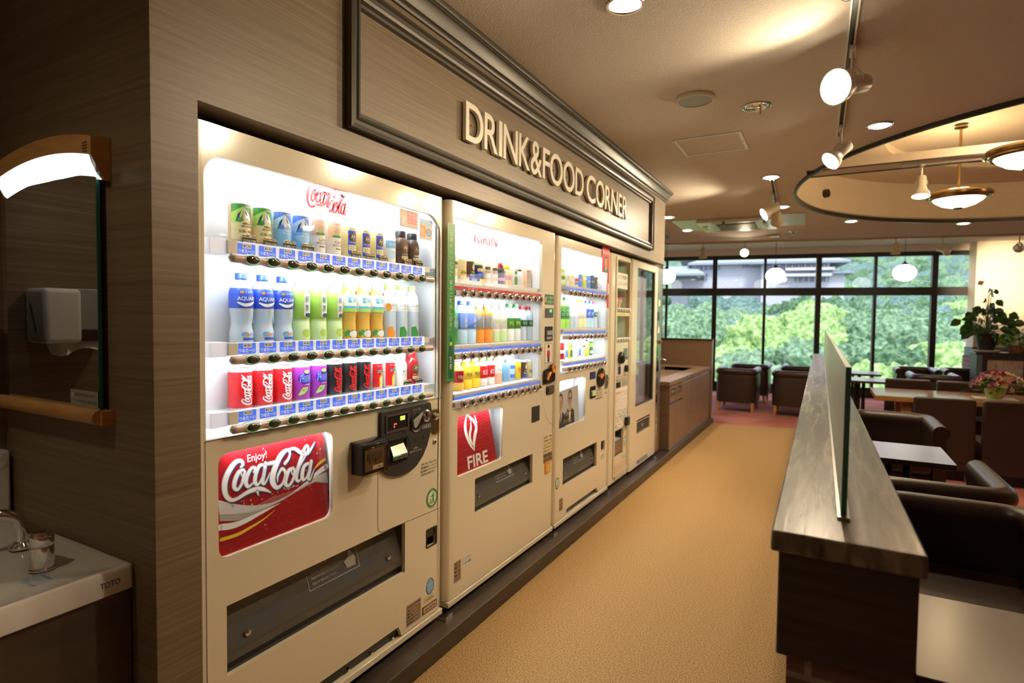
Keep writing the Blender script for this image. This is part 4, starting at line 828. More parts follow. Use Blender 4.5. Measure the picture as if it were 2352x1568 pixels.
# coin console
P = FX(0); con = [(1.609, .84), (1.609, 1.036), (1.616, 1.044), (1.898, 1.047), (1.912, 1.043), (1.921, 1.01), (1.922, .965), (1.912, .915), (1.892, .868), (1.862, .828), (1.822, .798), (1.775, .782), (1.735, .780), (1.69, .786), (1.65, .800), (1.625, .817)]
b = MB(); b.prism(con, lambda u, v, d: (d, u, v), .0005, .012, 'charcoal'); c_ = wb(b, 'coin_console', v1, bevel=.004)
b = MB(); plate(b, rrect(1.633, 1.765, .958, 1.026, .004), [rrect(1.640, 1.758, .966, 1.020, .002)], 'dark_grey', .012, .016); poly(b, rrect(1.638, 1.760, .964, 1.022, .002), 'black_gloss', FX(.0125)); poly(b, rrect(1.717, 1.745, .997, 1.013, .001), 'digit_green', FX(.013)); text(b, '販売中', 1.719, 1.743, .999, 1.011, 'black', FX(.0134), res=1); poly(b, rrect(1.68, 1.697, .985, .990, .001), 'digit_red', FX(.013)); poly(b, oval(1.683, .978, .004, .004, 10), 'digit_red', FX(.013)); wb(b, 'display_screen', v1)
b = MB(); plate(b, oval(1.70, .882, .077, .081, 40), [oval(1.70, .882, .0755, .0795, 40)], 'dark_grey', .012, .0135); plate(b, rrect(1.648, 1.752, .838, .930, .004), [rrect(1.655, 1.745, .845, .924, .003)], 'black_gloss', .012, .018); b.box(.012, .014, 1.655, 1.745, .845, .924, 'black'); wb(b, 'bill_frame', v1)
b = MB(); b.add([(.014, 1.660, .905), (.014, 1.735, .908), (.030, 1.657, .872), (.030, 1.742, .872), (.030, 1.657, .855), (.030, 1.742, .855), (.014, 1.660, .852), (.014, 1.738, .852)], [(0, 1, 3, 2), (2, 3, 5, 4), (4, 5, 7, 6), (0, 2, 4, 6), (1, 7, 5, 3)], 'brushed')
for k in range(8): b.box(.0301, .031, 1.66+k*.010, 1.664+k*.010, .857, .866, 'dark_grey')
b.box(.0300, .0312, 1.658, 1.70, .869, .8725, 'led_green'); wb(b, 'bill_slot', v1)
b = MB(); b.lathe([(.040, .012), (.040, .0155), (.037, .0155), (.034, .0125), (.001, .0125)], 'black', c=(0, 1.816, .975), n=32, axis='x', sx=1, cap=False); b.prism([(1.785, .975), (1.789, .960), (1.799, .955), (1.812, .962), (1.845, 1.003), (1.849, 1.012), (1.842, 1.010), (1.800, .990), (1.789, .986)], lambda u, v, d: (d, u, v), .0135, .024, 'grey'); wb(b, 'return_lever', v1, bevel=.002)
b = MB(); b.lathe([(.025, .012), (.025, .016), (.020, .019), (.017, .014), (.001, .013)], 'chrome', c=(0, 1.882, .992), n=28, axis='x', cap=False); b.box(.0135, .016, 1.880, 1.884, .990, 1.010, 'black'); wb(b, 'coin_slot', v1, smooth=50)
b = MB(); P = FX(.0124)
for k in range(4): plate(b, oval(1.862+k*.014, .949, .0075, .0085, 14), [oval(1.862+k*.014, .949, .0062, .0072, 14)], 'light_grey', .0120, .0126); text(b, ('10', '50', '100', '500')[k], 1.857+k*.014, 1.867+k*.014, .946, .952, 'light_grey', P, res=1)
text(b, 'おつり・返却', 1.797, 1.842, 1.021, 1.030, 'light_grey', P, res=1); text(b, 'お願い', 1.800, 1.830, .868, .877, 'light_grey', P, res=1); text(b, '紙幣は1枚ずつ入れてください', 1.775, 1.855, .857, .865, 'light_grey', P, res=1)
for yy in (1.805, 1.858): plate(b, rrect(yy, yy+.008, .900, .912, .003), [rrect(yy+.0015, yy+.0065, .900, .9105, .002)], 'black', .012, .0128)
wb(b, 'console_printing', v1)
b = MB(); b.prism(rrect(1.924, 1.981, .900, 1.010, .022), lambda u, v, d: (d, u, v), .0005, .010, 'clear_plastic'); b.lathe([(.017, .001), (.014, .012), (.006, .015), (.001, .013)], 'chrome', c=(0, 1.953, .978), n=20, axis='x', cap=False); b.prism(rrect(1.93, 1.975, .905, 1.004, .018), lambda u, v, d: (d, u, v), .0006, .002, 'steel'); wb(b, 'lock_cover', v1, smooth=40)
b = MB(); b.lathe([(.010, .0005), (.010, .004), (.007, .006), (.001, .005)], 'steel', c=(0, 1.953, .871), n=18, axis='x'); b.box(.005, .0065, 1.952, 1.954, .867, .875, 'black'); wb(b, 'key_lock', v1, smooth=40)
# card reader
b = MB(); b.box(.0005, .055, 1.470, 1.585, .842, .948, 'black_gloss'); b.prism([(.0005, .948), (.055, .935), (.062, .945), (.055, .952), (.0005, .958)], lambda u, v, d: (u, d, v), 1.466, 1.590, 'black_gloss'); wb(b, 'card_reader', v1, bevel=.004)
b = MB(); b.box(.055, .0575, 1.480, 1.575, .856, .930, 'tan'); b.box(.0575, .0600, 1.490, 1.560, .895, .915, 'dark_grey'); b.box(.0575, .0585, 1.50, 1.503, .88, .895, 'black'); b.box(.0575, .0585, 1.53, 1.533, .88, .895, 'black'); b.box(.0575, .0590, 1.515, 1.568, .858, .872, 'paper'); text(b, 'カード挿入口', 1.518, 1.566, .861, .869, 'ink', FX(.0594), res=1); wb(b, 'card_slot', v1)
b = MB(); b.box(.0575, .068, 1.476, 1.590, .838, .940, 'clear_plastic'); wb(b, 'reader_cover', v1, bevel=.003)
# seams, return cup, stickers
b = MB()
for pl in ([(1.606, 1.045), (1.606, .625), (1.608, .605), (1.618, .593), (1.632, .588), (1.700, .586), (2.010, .576)], [(1.989, .574), (1.989, .142)], [(.9355, 1.055), (2.010, 1.050)], [(.937, 1.055), (.937, .14)]):
    for (a, c), (d, e) in zip(pl, pl[1:]):
        q = atan2(e-c, d-a); nx, nz = -sin(q)*.0009, cos(q)*.0009; b.add([(.0004, a+nx, c+nz), (.0004, d+nx, e+nz), (.0004, d-nx, e-nz), (.0004, a-nx, c-nz)], [(0, 1, 2, 3)], 'bronze_dark')
wb(b, 'door_seam', v1)
b = recess(v1, 'x', 1.902, 1.972, .432, .508, .05, 'black'); plate(b, rrect(1.900, 1.974, .430, .510, .006), [rrect(1.905, 1.969, .435, .505, .004)], 'charcoal', -.002, .002); b.box(-.012, -.006, 1.908, 1.966, .470, .502, 'black_gloss'); wb(b, 'coin_return', v1)
eco_mark(v1, 1.939, .635, .039, .041)
textlines(v1, 'contact_label', 1.862, 1.975, .740, .797, ['お問い合わせ先は下記へ', '自販機番号　4021077', '電話番号 0120-308-509', '販売者 東京都港区六本木'], big=3)
b = MB(); P = FX(.0008); poly(b, oval(1.929, .262, .026, .034, 28), 'sky_blue', P); plate(b, oval(1.929, .262, .026, .034, 28), [oval(1.929, .262, .023, .031, 28)], 'blue', .0008, .0012); text(b, '復興支援', 1.910, 1.948, .262, .276, 'paper', P, .0004, res=1); text(b, '自動販売機', 1.912, 1.946, .245, .255, 'paper', P, .0004, res=1); wb(b, 'round_blue_sticker', v1)
textlines(v1, 'rating_plate', 1.778, 1.863, .158, .238, ['清涼飲料自動販売機', '型式 F36', '電圧 AC100V', '電流 7.5A', '製造番号 02113', '製造年 2012'], bg='steel')
textlines(v1, 'small_label', 1.892, 1.951, .205, .224, ['ノンフロン', '冷媒使用'], bg='pale_gold')
b = MB(); b.box(.0005, .002, 1.877, 1.975, .158, .190, 'brown'); b.box(.002, .003, 1.882, 1.970, .163, .185, 'tan'); text(b, '内部に高圧部', 1.890, 1.962, .169, .179, 'coffee', FX(.0034), res=1); wb(b, 'framed_label', v1)
wb(bracket(2.005), 'anchor_bracket', v1)

# ---------- drinks of the near machine ----------
px1 = lambda k: 1.107+.0727*k
ORD = ['first', 'second', 'third', 'fourth', 'fifth', 'sixth', 'seventh', 'eighth', 'ninth', 'tenth', 'eleventh', 'last']
R1 = [('em', lambda l: can(l, 'tan', mountain('green', 'lime', 'pale_gold', 'ink', '至福の微糖'), .0305, .122), 'green and gold mountain coffee can'),
      ('em', None, 'green and gold mountain coffee can'), ('eb', lambda l: can(l, 'ice_blue', mountain('label_blue', 'ice_blue', 'sky_blue', 'white', None), .0305, .122), 'blue mountain coffee can'), ('eb', None, 'blue mountain coffee can'),
      ('al', lambda l: can(l, 'milk', aulait, .0285, .122), 'cream coloured milk coffee can'), ('al', None, 'cream coloured milk coffee can'),
      ('eu', lambda l: can(l, 'pale_gold', europe, .0285, .118), 'pale gold coffee can with blue panel'), ('eu', None, 'pale gold coffee can with blue panel'), ('eu', None, 'pale gold coffee can with blue panel'),
      ('bl', lambda l: can(l, 'white', blend, .0285, .112), 'white and light blue coffee can'), ('bb', lambda l: bottle(l, 'metal', 'coffee', 'black', art=blackb, r=.0300, h=.138), 'black bottle-shaped coffee can'), ('bb', None, 'black bottle-shaped coffee can')]
R2 = [('aq', lambda l: bottle(l, 'water', 'pet', 'blue', (.50, .785), 'blue', aqua, .0335, .207), 'sports drink bottle with dark blue label')]+[('aq', None, 'sports drink bottle with dark blue label')]*2 \
    + [('ay', lambda l: bottle(l, 'tea', 'pale_green', 'white', (.36, .80), 'lime', ayataka, .0325, .205), 'lime green tea bottle')]+[('ay', None, 'lime green tea bottle')]*2 \
    + [('so', lambda l: bottle(l, 'wavy', 'amber', 'peach', (.48, .80), 'milk', soken, .0305, .205), 'amber blended tea bottle with teal characters')]+[('so', None, 'amber blended tea bottle with teal characters')]*2 \
    + [('io', lambda l: bottle(l, 'slim', 'pet', 'lime', (.50, .68), 'white', iroha('orange'), .0310, .212), 'clear water bottle with orange print'), ('ig', lambda l: bottle(l, 'slim', 'pet', 'lime', (.50, .68), 'white', iroha('green'), .0310, .212), 'clear water bottle with green print'), ('ig', None, 'clear water bottle with green print')]
R3 = [('ck', lambda l: can(l, 'red', coke('white'), .0335, .122), 'red cola can with white script')]+[('ck', None, 'red cola can with white script')]*2+[('fa', lambda l: can(l, 'purple', fanta, .0330, .122), 'purple grape soda can'), ('fa', None, 'purple grape soda can')] \
    + [('cz', lambda l: can(l, 'black', coke('red', 'zero'), .0325, .122), 'black cola can with red script')]+[('cz', None, 'black cola can with red script')]*2+[('rg', lambda l: can(l, 'milk', real, .0270, .112), 'red and yellow energy drink can'), ('rg', None, 'red and yellow energy drink can')] \
    + [('cf', lambda l: bottle(l, 'metal', 'milk', 'white', art=cafe, r=.0290, h=.130), 'cream bottle-shaped cafe latte can'), ('rb', lambda l: bottle(l, 'metal', 'deep_red', 'deep_red', art=blackb, r=.0300, h=.138), 'dark red bottle-shaped coffee can')]
def label_row(R, shelfname, tail):
    """'second of the three red cans ...' """
    out = []; n = len(R)
    for i, (k, f, w) in enumerate(R):
        same = [j for j in range(n) if R[j][0] == k and R[j][2] == w]; c = same.index(i)
        if len(same) == 1: s = '%s on the %s %s' % (w, shelfname, tail)
        else: s = '%s %s on the %s %s' % ((('left', 'right') if len(same) == 2 else ('left', 'middle', 'right', 'far right'))[c], w, shelfname, tail)
        out.append(s)
    return out
for R, zs, nm in ((R1, 1.600, 'top shelf'), (R2, 1.309, 'middle shelf'), (R3, 1.112, 'bottom shelf')):
    L_ = label_row(R, nm, 'of the nearest machine')
    for k, (key, f, w) in enumerate(R): put('m1'+key, f, -.088, px1(k)+(.004 if 'aq' in key else 0), zs+.0003, L_[k], 'drinks on the %s of the nearest machine' % nm)
for k, s, l in ((0, 'こだわりぬいた至福', 'coffee bean card before the left green mountain can'), (1, 'こだわりぬいた至福', 'coffee bean card before the right green mountain can'), (2, '史上最高エメマン', 'coffee bean card before the left blue mountain can'), (3, '史上最高エメマン', 'coffee bean card before the right blue mountain can'), (6, 'コク深い大人の微糖', 'coffee bean card before the left pale gold can'), (7, 'コク深い大人の微糖', 'coffee bean card before the middle pale gold can'), (8, 'コク深い大人の微糖', 'coffee bean card before the right pale gold can'), (10, '香り高いブラック', 'coffee bean card before the left black bottle can'), (11, '香り高いブラック', 'coffee bean card before the right black bottle can')):
    bean_card(px1(k)+.004, 1.6003, s, l)
bean_card(px1(10)+.004, 1.1123, '贅沢ミルク', 'coffee bean card before the cream cafe latte can'); bean_card(px1(11)+.004, 1.1123, '豊かな香り', 'coffee bean card before the dark red bottle can')
# ---------- second machine ----------
v2 = thing('vending_machine', 'second cream vending machine with KIRIN on its lit back panel and a red FIRE poster', 'vending machine', (0, 2.604, .08), group='row of vending machines')
vm_base(v2, 2.052, 3.158, [rrect(2.088, 2.970, .990, 1.830, [.006, .006, .012, .012], 4), rrect(2.126, 2.536, .677, .949, .016), rrect(2.276, 2.881, .466, .634, .004)], zt=1.902)
rows2 = [(1.566, 1.520, 1.546, 1.503, 'hot'), (1.268, 1.241, 1.265, 1.221, 'cold'), (1.050, 1.029, 1.053, 1.008, 'cold')]
display(v2, 2.088, 2.970, .990, 1.830, [.006, .006, .012, .012], rows2, 12, .0704, 2.151, 'knob', 2.6)
b = MB(); text(b, 'KIRIN', 2.467, 2.697, 1.775, 1.832, 'red', FX(-.1385), off=.005); wb(b, 'back_panel_letters', v2)
b = recess(v2, 'x', 2.12, 2.56, .668, .957, .07, 'light_grey'); wb(b, 'poster_box', v2)
PP2 = lambda u, v, d=0: (-.050+.032*(.95-v)/.27+d, u, v)
b = MB(); poly(b, [(2.12, .669), (2.515, .669), (2.47, .952), (2.12, .952)], 'deep_red', PP2)
for k in range(16): ribbon(b, [(2.13, .70+k*.016, .0007), (2.25, .715+k*.016, .0007), (2.37, .712+k*.016, .0007), (2.47, .733+k*.015, .0007)], 'rose_red', PP2, .0003, 3)
ribbon(b, [(2.275, .940, .001), (2.252, .890, .020), (2.255, .845, .022), (2.280, .795, .015), (2.312, .757, .001)], 'paper', PP2, .0006, 8); ribbon(b, [(2.275, .940, .001), (2.300, .915, .015), (2.325, .900, .016), (2.345, .866, .022), (2.325, .825, .024), (2.312, .790, .018), (2.312, .757, .001)], 'paper', PP2, .0006, 8)
ribbon(b, [(2.302, .905, .001), (2.298, .870, .014), (2.285, .845, .018), (2.284, .820, .016), (2.300, .790, .008)], 'paper', PP2, .0007, 6); ribbon(b, [(2.340, .925, .001), (2.345, .905, .010), (2.352, .885, .012)], 'paper', PP2, .0006, 4)
text(b, 'FIRE', 2.244, 2.425, .684, .742, 'paper', PP2, .0008, off=.02); wb(b, 'poster', v2)
b = MB(); poly(b, rrect(2.124, 2.538, .675, .951, .016), 'display_glass', FX(-.008)); wb(b, 'poster_glass', v2)
lamp('AREA', 'poster_lamp', (-.03, 2.33-2.604, .945-.08), .9, (.85, .93, 1), parent=v2, shape='RECTANGLE', size=.02, size_y=.36)
tray_flap(v2, 2.276, 2.881, .466, .634)
b = MB(); b.prism(rrect(2.862, 2.956, .813, .899, .004), lambda u, v, d: (d, u, v), .0005, .004, 'charcoal'); wb(b, 'sensor_panel', v2)
b = MB(); P = FX(.0008); poly(b, rrect(3.010, 3.132, 1.477, 1.536, .002), 'dark_green', P); text(b, 'ひと電話で', 3.035, 3.125, 1.508, 1.528, 'pale_green', P, .0004, res=1); text(b, '節電中', 3.045, 3.12, 1.483, 1.503, 'pale_green', P, .0004, res=1); poly(b, oval(3.022, 1.505, .008, .018, 12), 'peach', P, .0004); wb(b, 'green_sticker', v2)
b = MB(); b.prism(rrect(3.018, 3.121, 1.403, 1.455, .004), lambda u, v, d: (d, u, v), .0005, .005, 'dark_grey'); poly(b, rrect(3.068, 3.10, 1.432, 1.449, .001), 'led_green', FX(.0055)); wb(b, 'display_screen', v2)
b = MB(); b.prism(rrect(3.020, 3.114, 1.266, 1.349, .004), lambda u, v, d: (d, u, v), .0005, .006, 'black_gloss'); b.box(.006, .018, 3.026, 3.108, 1.300, 1.325, 'brushed'); b.box(.006, .0075, 3.03, 3.10, 1.275, 1.290, 'grey'); wb(b, 'bill_slot', v2)
b = MB(); poly(b, rrect(3.020, 3.118, 1.134, 1.249, .006), 'red', P); poly(b, rrect(3.023, 3.115, 1.137, 1.246, .005), 'paper', P, .0003)
for q, c in (([(3.055, 1.140), (3.083, 1.140), (3.083, 1.172), (3.055, 1.172)], 'navy'), ([(3.047, 1.172), (3.091, 1.172), (3.086, 1.208), (3.052, 1.208)], 'red'), (oval(3.069, 1.216, .012, .010), 'peach'), (rrect(3.055, 3.083, 1.222, 1.242, .008), 'black')): poly(b, q, c, P, .0006)
wb(b, 'guard_sticker', v2)
b = MB(); b.prism([(2.996, 1.018), (2.996, 1.080), (3.010, 1.098), (3.060, 1.105), (3.085, 1.122), (3.120, 1.128), (3.144, 1.118), (3.144, 1.030), (3.130, 1.018)], lambda u, v, d: (d, u, v), .0005, .014, 'black_gloss'); b.lathe([(.026, .012), (.026, .018), (.020, .022), (.018, .015), (.001, .014)], 'orange', c=(0, 3.115, 1.098), n=20, axis='x', cap=False); b.prism([(3.015, 1.040), (3.030, 1.034), (3.040, 1.052), (3.072, 1.078), (3.066, 1.085), (3.030, 1.072)], lambda u, v, d: (d, u, v), .014, .026, 'orange'); wb(b, 'coin_console', v2, bevel=.003)
b = MB(); b.prism(rrect(3.043, 3.142, .948, .999, .012), lambda u, v, d: (d, u, v), .0005, .006, 'charcoal'); b.prism(rrect(3.060, 3.136, .953, .995, .010), lambda u, v, d: (d, u, v), .006, .012, 'chrome'); wb(b, 'lock_cover', v2, bevel=.002)
textlines(v2, 'yellow_contact_label', 3.024, 3.136, .604, .704, ['電話受付・販売機', '設置場所の確認', '00-7667', '0120-802-965', 'お問い合わせ'], bg='pale_gold')
textlines(v2, 'grey_label', 3.024, 3.136, .548, .596, ['電気用品', 'AC100V 8A'], bg='steel')
b = MB(); b.prism(rrect(3.041, 3.113, .478, .546, .012), lambda u, v, d: (d, u, v), .0005, .004, 'orange'); b.prism(rrect(3.050, 3.104, .486, .53, .01), lambda u, v, d: (d, u, v), .004, .006, 'amber'); wb(b, 'coin_return', v2)
textlines(v2, 'rating_plate', 2.110, 2.158, .203, .290, ['型式', '電圧', '製造', '番号', '2011'], bg='steel'); textlines(v2, 'small_label', 2.180, 2.249, .250, .292, ['ノンフロン', '冷媒'], bg='paper')
b = MB(); pl = [(2.975, .988), (2.985, .94), (3.012, .885), (3.05, .82), (3.10, .775), (3.155, .75)]
for (a, c), (d, e) in zip(pl, pl[1:]): q = atan2(e-c, d-a); nx, nz = -sin(q)*.0009, cos(q)*.0009; b.add([(.0004, a+nx, c+nz), (.0004, d+nx, e+nz), (.0004, d-nx, e-nz), (.0004, a-nx, c-nz)], [(0, 1, 2, 3)], 'bronze_dark')
wb(b, 'door_seam', v2)
b = MB(); P = lambda u, v, d=0: (.006+d, u, v); b.box(.004, .006, 2.030, 2.088, 1.117, 1.798, 'green')
for k, c in enumerate('お茶のいいとこ、まるごと出し切る。'):
    z = 1.765-k*.0262; s = .5 if c in '、。' else 1; text(b, c, 2.048, 2.048+.021*s, z-.020*s, z, 'pale_gold', P, .0006, res=1)
text(b, 'KIRIN', 2.035, 2.055, 1.782, 1.790, 'red', P, .0006)
poly(b, [(2.043, 1.13), (2.077, 1.13), (2.077, 1.24), (2.067, 1.28), (2.066, 1.31), (2.054, 1.31), (2.053, 1.28), (2.043, 1.24)], 'dark_green', P, .0006); poly(b, rrect(2.052, 2.068, 1.272, 1.288, .002), 'gold', P, .0009); 
for k, c in enumerate('生茶'): text(b, c, 2.050, 2.070, 1.20-k*.032, 1.226-k*.032, 'paper', P, .001, res=1)
wb(b, 'green_tea_banner', v2); wb(bracket(3.12), 'anchor_bracket', v2)
G = lambda *a, **k: a
p2 = lambda k: 2.196+.0735*k
K = {
 'goldcan': (lambda l: can(l, 'pale_gold', word('FIRE', 'brown', .3, .42, bg='gold'), .0285, .106), 'gold coffee can'), 'firecan': (lambda l: can(l, 'coffee', fire, .0275, .106), 'black coffee can with flame'), 'bluecan': (lambda l: can(l, 'navy', stripes(None, 'blue', 'gold'), .0290, .095, top='lime'), 'deep blue coffee can'),
 'lattecan': (lambda l: can(l, 'milk', stripes('peach', None, 'tan', 'brown'), .0285, .112), 'brown and white latte can'), 'blackbot': (lambda l: bottle(l, 'metal', 'charcoal', 'deep_red', (.2, .34), 'pink', r=.0285, h=.116), 'dark bottle can with pink band'), 'lemonbot': (lambda l: bottle(l, 'metal', 'pale_gold', 'yellow', (.3, .5), 'pink', r=.0275, h=.110), 'yellow honey lemon bottle'),
 'whitebox': (lambda l: carton(l, 'white', 'green', .04, .10), 'white carton with green stripe'), 'tealbot': (lambda l: bottle(l, 'slim', 'milk', 'black', (.4, .7), 'white', r=.024, h=.10), 'small milky bottle'), 'peachbox': (lambda l: carton(l, 'peach', 'milk', .058, .105), 'peach coloured packet'),
 'namacha': (lambda l: bottle(l, 'slim', 'green', 'dark_green', (.35, .6), 'green', word('生茶', 'paper', .4, .55), r=.032, h=.205), 'dark green tea bottle'), 'supli': (lambda l: bottle(l, 'tea', 'ice_blue', 'blue', (.36, .72), 'label_blue', word('SUPLI', 'white', .38, .68, rot=1), r=.0325, h=.205), 'blue labelled lemon water bottle'),
 'amino': (lambda l: bottle(l, 'tea', 'orange', 'white', (.36, .68), 'grey', word('amino', 'white', .38, .66, rot=1), r=.031, h=.200), 'orange amino drink bottle'), 'squash': (lambda l: bottle(l, 'tea', 'pale_green', 'white', (.30, .70), 'milk', word('LEMON', 'lime', .5, .58), r=.031, h=.203), 'pale lemon squash bottle'),
 'mets': (lambda l: bottle(l, 'tea', 'white', 'green', (.34, .62), 'green', word('Mets', 'yellow', .42, .54), r=.0315, h=.205), 'green and white soda bottle'), 'volvic': (lambda l: bottle(l, 'wavy', 'pet', 'red', (.42, .60), 'dark_green', word('Volvic', 'white', .46, .56), r=.030, h=.195), 'clear mineral water bottle'),
 'gogo': (lambda l: bottle(l, 'tea', 'amber', 'white', (.30, .70), 'deep_red', word('午後の紅茶', 'pale_gold', .42, .56), r=.0325, h=.135), 'dark red milk tea bottle'), 'yellow': (lambda l: bottle(l, 'tea', 'yellow', 'white', (.35, .65), 'yellow', word('午後の', 'ink', .42, .56), r=.031, h=.145), 'yellow lemon tea bottle'),
 'redtea': (lambda l: bottle(l, 'tea', 'milk', 'lime', (.30, .74), 'red', word('紅茶', 'white', .42, .6), r=.030, h=.14), 'red and white straight tea bottle'), 'tropic': (lambda l: bottle(l, 'slim', 'peach', 'green', (.35, .60), 'milk', word('Tropicana', 'dark_green', .42, .54), r=.031, h=.150), 'peach juice bottle with green cap'), 'power': (lambda l: can(l, 'sky_blue', word('力', 'gold', .35, .85), .026, .105), 'light blue energy can'),
 'milkcan': (lambda l: can(l, 'ice_blue', stripes('label_blue', None, 'label_blue'), .030, .120), 'pale blue lactic drink can'), 'vitam': (lambda l: can(l, 'yellow', word('Vitamin', 'red', .4, .7), .027, .112), 'yellow vitamin can')}
def row(v, names, pos, zs, shelf, who, used_pref):
    n = len(names)
    for k, nm in enumerate(names):
        f, w = K[nm]; same = [j for j in range(n) if names[j] == nm]; c = same.index(k)
        l = ('%s on the %s of the %s machine' % (w, shelf, who)) if len(same) == 1 else ('%s %s on the %s of the %s machine' % (('left', 'right')[c] if len(same) == 2 else ('left', 'middle', 'right')[c], w, shelf, who))
        if nm not in used: put(nm, f, -.088, pos(k), zs+.0003, l, 'drinks on the %s of the %s machine' % (shelf, who))
        else: o = dup(used[nm], (-.088, pos(k), zs+.0003), 0, l); o['group'] = 'drinks on the %s of the %s machine' % (shelf, who)
row(v2, ['lattecan', 'goldcan', 'firecan', 'bluecan', 'lattecan', 'lattecan', 'blackbot', 'lemonbot', 'whitebox', 'tealbot', 'peachbox'], lambda k: p2(k)+(.01 if k == 10 else 0), 1.566, 'top shelf', 'second', '')
row(v2, ['namacha', 'supli', 'supli', 'amino', 'amino', 'squash', 'squash', 'mets', 'mets', 'volvic', 'volvic'], lambda k: p2(k)+.004*k, 1.268, 'middle shelf', 'second', '')
row(v2, ['gogo', 'yellow', 'yellow', 'redtea', 'redtea', 'tropic', 'power', 'milkcan', 'vitam', 'firecan', 'goldcan'], lambda k: p2(k)+.05, 1.050, 'bottom shelf', 'second', '')
for k, c in ((1, 'gold'), (2, 'label_blue'), (3, 'yellow')):
    t = thing('product_card', ('gold', 'blue', 'yellow')[k-1]+' label card before the coffee cans on the top shelf of the second machine', 'card', (-.055, p2(k), 1.5663)); b = MB(); b.box(-.001, 0, -.026, .026, 0, .018, c); text(b, 'コーヒー', -.02, .02, .005, .013, 'white', FX(.0006), res=1); b.build('card', t)

# ---------- third machine ----------
v3 = thing('vending_machine', 'third cream vending machine with a poster of two suited men and a red strip banner', 'vending machine', (0, 3.66, .08), group='row of vending machines')
vm_base(v3, 3.175, 4.150, [rrect(3.242, 4.112, 1.057, 1.838, [.012, .012, .085, .02], 8), rrect(3.240, 3.676, .708, 1.010, [.012, .04, .02, .02]), rrect(3.308, 3.912, .337, .512, .003), rrect(4.005, 4.082, .424, .497, .006)], notch=(3.36, 3.950, .176))
rows3 = [(1.608, 1.582, 1.606, 1.560, 'cold'), (1.332, 1.302, 1.326, 1.278, 'cold'), (1.128, 1.101, 1.124, 1.078, 'cold')]
display(v3, 3.242, 4.112, 1.057, 1.838, [.012, .012, .085, .02], rows3, 10, .0725, 3.360, 'knob', 4.2)
b = recess(v3, 'x', 3.232, 3.70, .700, 1.018, .09, 'white'); wb(b, 'poster_box', v3)
lamp('AREA', 'poster_lamp', (-.04, 3.46-3.66, 1.005-.08), 1.0, (.85, .93, 1), parent=v3, shape='RECTANGLE', size=.02, size_y=.4)
b = MB(); PQ = lambda u, v, d=0: (-.030+d, u, v); poly(b, [(3.236, .703), (3.640, .703), (3.610, .95), (3.236, .935)], 'light_grey', PQ)
def man(b, cy, cz, k, glasses, bow):
    q = lambda pts, c, d: poly(b, [(cy+x*k, cz+z*k) for x, z in pts], c, PQ, d)
    q([(-.075, -.16), (-.07, -.085), (-.03, -.06), (.03, -.06), (.07, -.085), (.08, -.16)], 'charcoal', .0004); q([(-.022, -.06), (0, -.16), (.026, -.06)], 'white', .0006)
    if bow: q([(-.020, -.070), (-.02, -.085), (0, -.078), (.02, -.085), (.02, -.070), (0, -.076)], 'black', .0009)
    else: q([(-.006, -.066), (.006, -.066), (.008, -.16), (-.008, -.16)], 'navy', .0009)
    q([(-.018, -.03), (.02, -.03), (.02, -.064), (0, -.072), (-.018, -.062)], 'tan', .0008); q([(.036*cos(a*pi/12), .005+.052*sin(a*pi/12)) for a in range(24)], 'hair', .0007); q([(.030*cos(a*pi/12), -.004+.045*sin(a*pi/12)) for a in range(24)], 'skin', .0010)
    if glasses:
        for s in (-1, 1): q([(s*.012+.010*cos(a*pi/6), .002+.008*sin(a*pi/6)) for a in range(12)], 'black', .0014)
    else:
        for s in (-1, 1): q([(s*.012-.007, .004), (s*.012+.007, .004), (s*.012+.006, .008), (s*.012-.006, .008)], 'hair', .0014); q([(s*.012-.005, -.001), (s*.012+.005, -.001), (s*.012, .002)], 'ink', .0014)
    q([(-.004, -.018), (.005, -.018), (.002, .0)], 'brown', .0013); q([(-.011, -.029), (.011, -.029), (.009, -.026), (-.009, -.026)], 'brown', .0013)
man(b, 3.325, .865, 1.05, False, False); man(b, 3.475, .875, 1.05, True, True)
text(b, 'プレボス', 3.37, 3.50, .722, .750, 'gold', PQ, .0018, res=1); text(b, '特濃', 3.415, 3.440, .765, .80, 'paper', PQ, .0018, res=1); wb(b, 'poster', v3)
b = MB(); poly(b, rrect(3.236, 3.680, .704, 1.014, .03), 'display_glass', FX(-.008)); wb(b, 'poster_glass', v3)
tray_flap(v3, 3.308, 3.912, .337, .512)
b = MB(); b.prism(rrect(3.752, 3.858, .978, 1.028, .003), lambda u, v, d: (d, u, v), .0005, .004, 'navy'); wb(b, 'display_screen', v3)
b = MB(); b.prism([(3.955+.076*cos(radians(a))*(1 if cos(radians(a)) > 0 else .95), .978+.066*sin(radians(a))+(-.004 if a > 180 else 0)) for a in range(0, 360, 12)], lambda u, v, d: (d, u, v), .0005, .014, 'black_gloss'); b.prism([(3.905, .985), (3.925, .965), (3.975, .995), (3.965, 1.005)], lambda u, v, d: (d, u, v), .014, .026, 'orange'); b.lathe([(.018, .012), (.018, .018), (.001, .016)], 'chrome', c=(0, 3.995, 1.012), n=18, axis='x', cap=False); wb(b, 'coin_console', v3, bevel=.003)
b = MB(); b.prism(rrect(4.057, 4.113, .887, .985, .02), lambda u, v, d: (d, u, v), .0005, .008, 'steel'); b.lathe([(.014, .008), (.012, .016), (.001, .014)], 'chrome', c=(0, 4.085, .955), n=16, axis='x', cap=False); wb(b, 'lock_cover', v3, smooth=40)
b = MB(); b.prism(rrect(3.757, 3.857, .843, .926, .008), lambda u, v, d: (d, u, v), .0005, .006, 'black_gloss'); b.box(.006, .016, 3.770, 3.84, .86, .895, 'pale_green'); b.v = b.v; wb(b, 'bill_slot', v3)
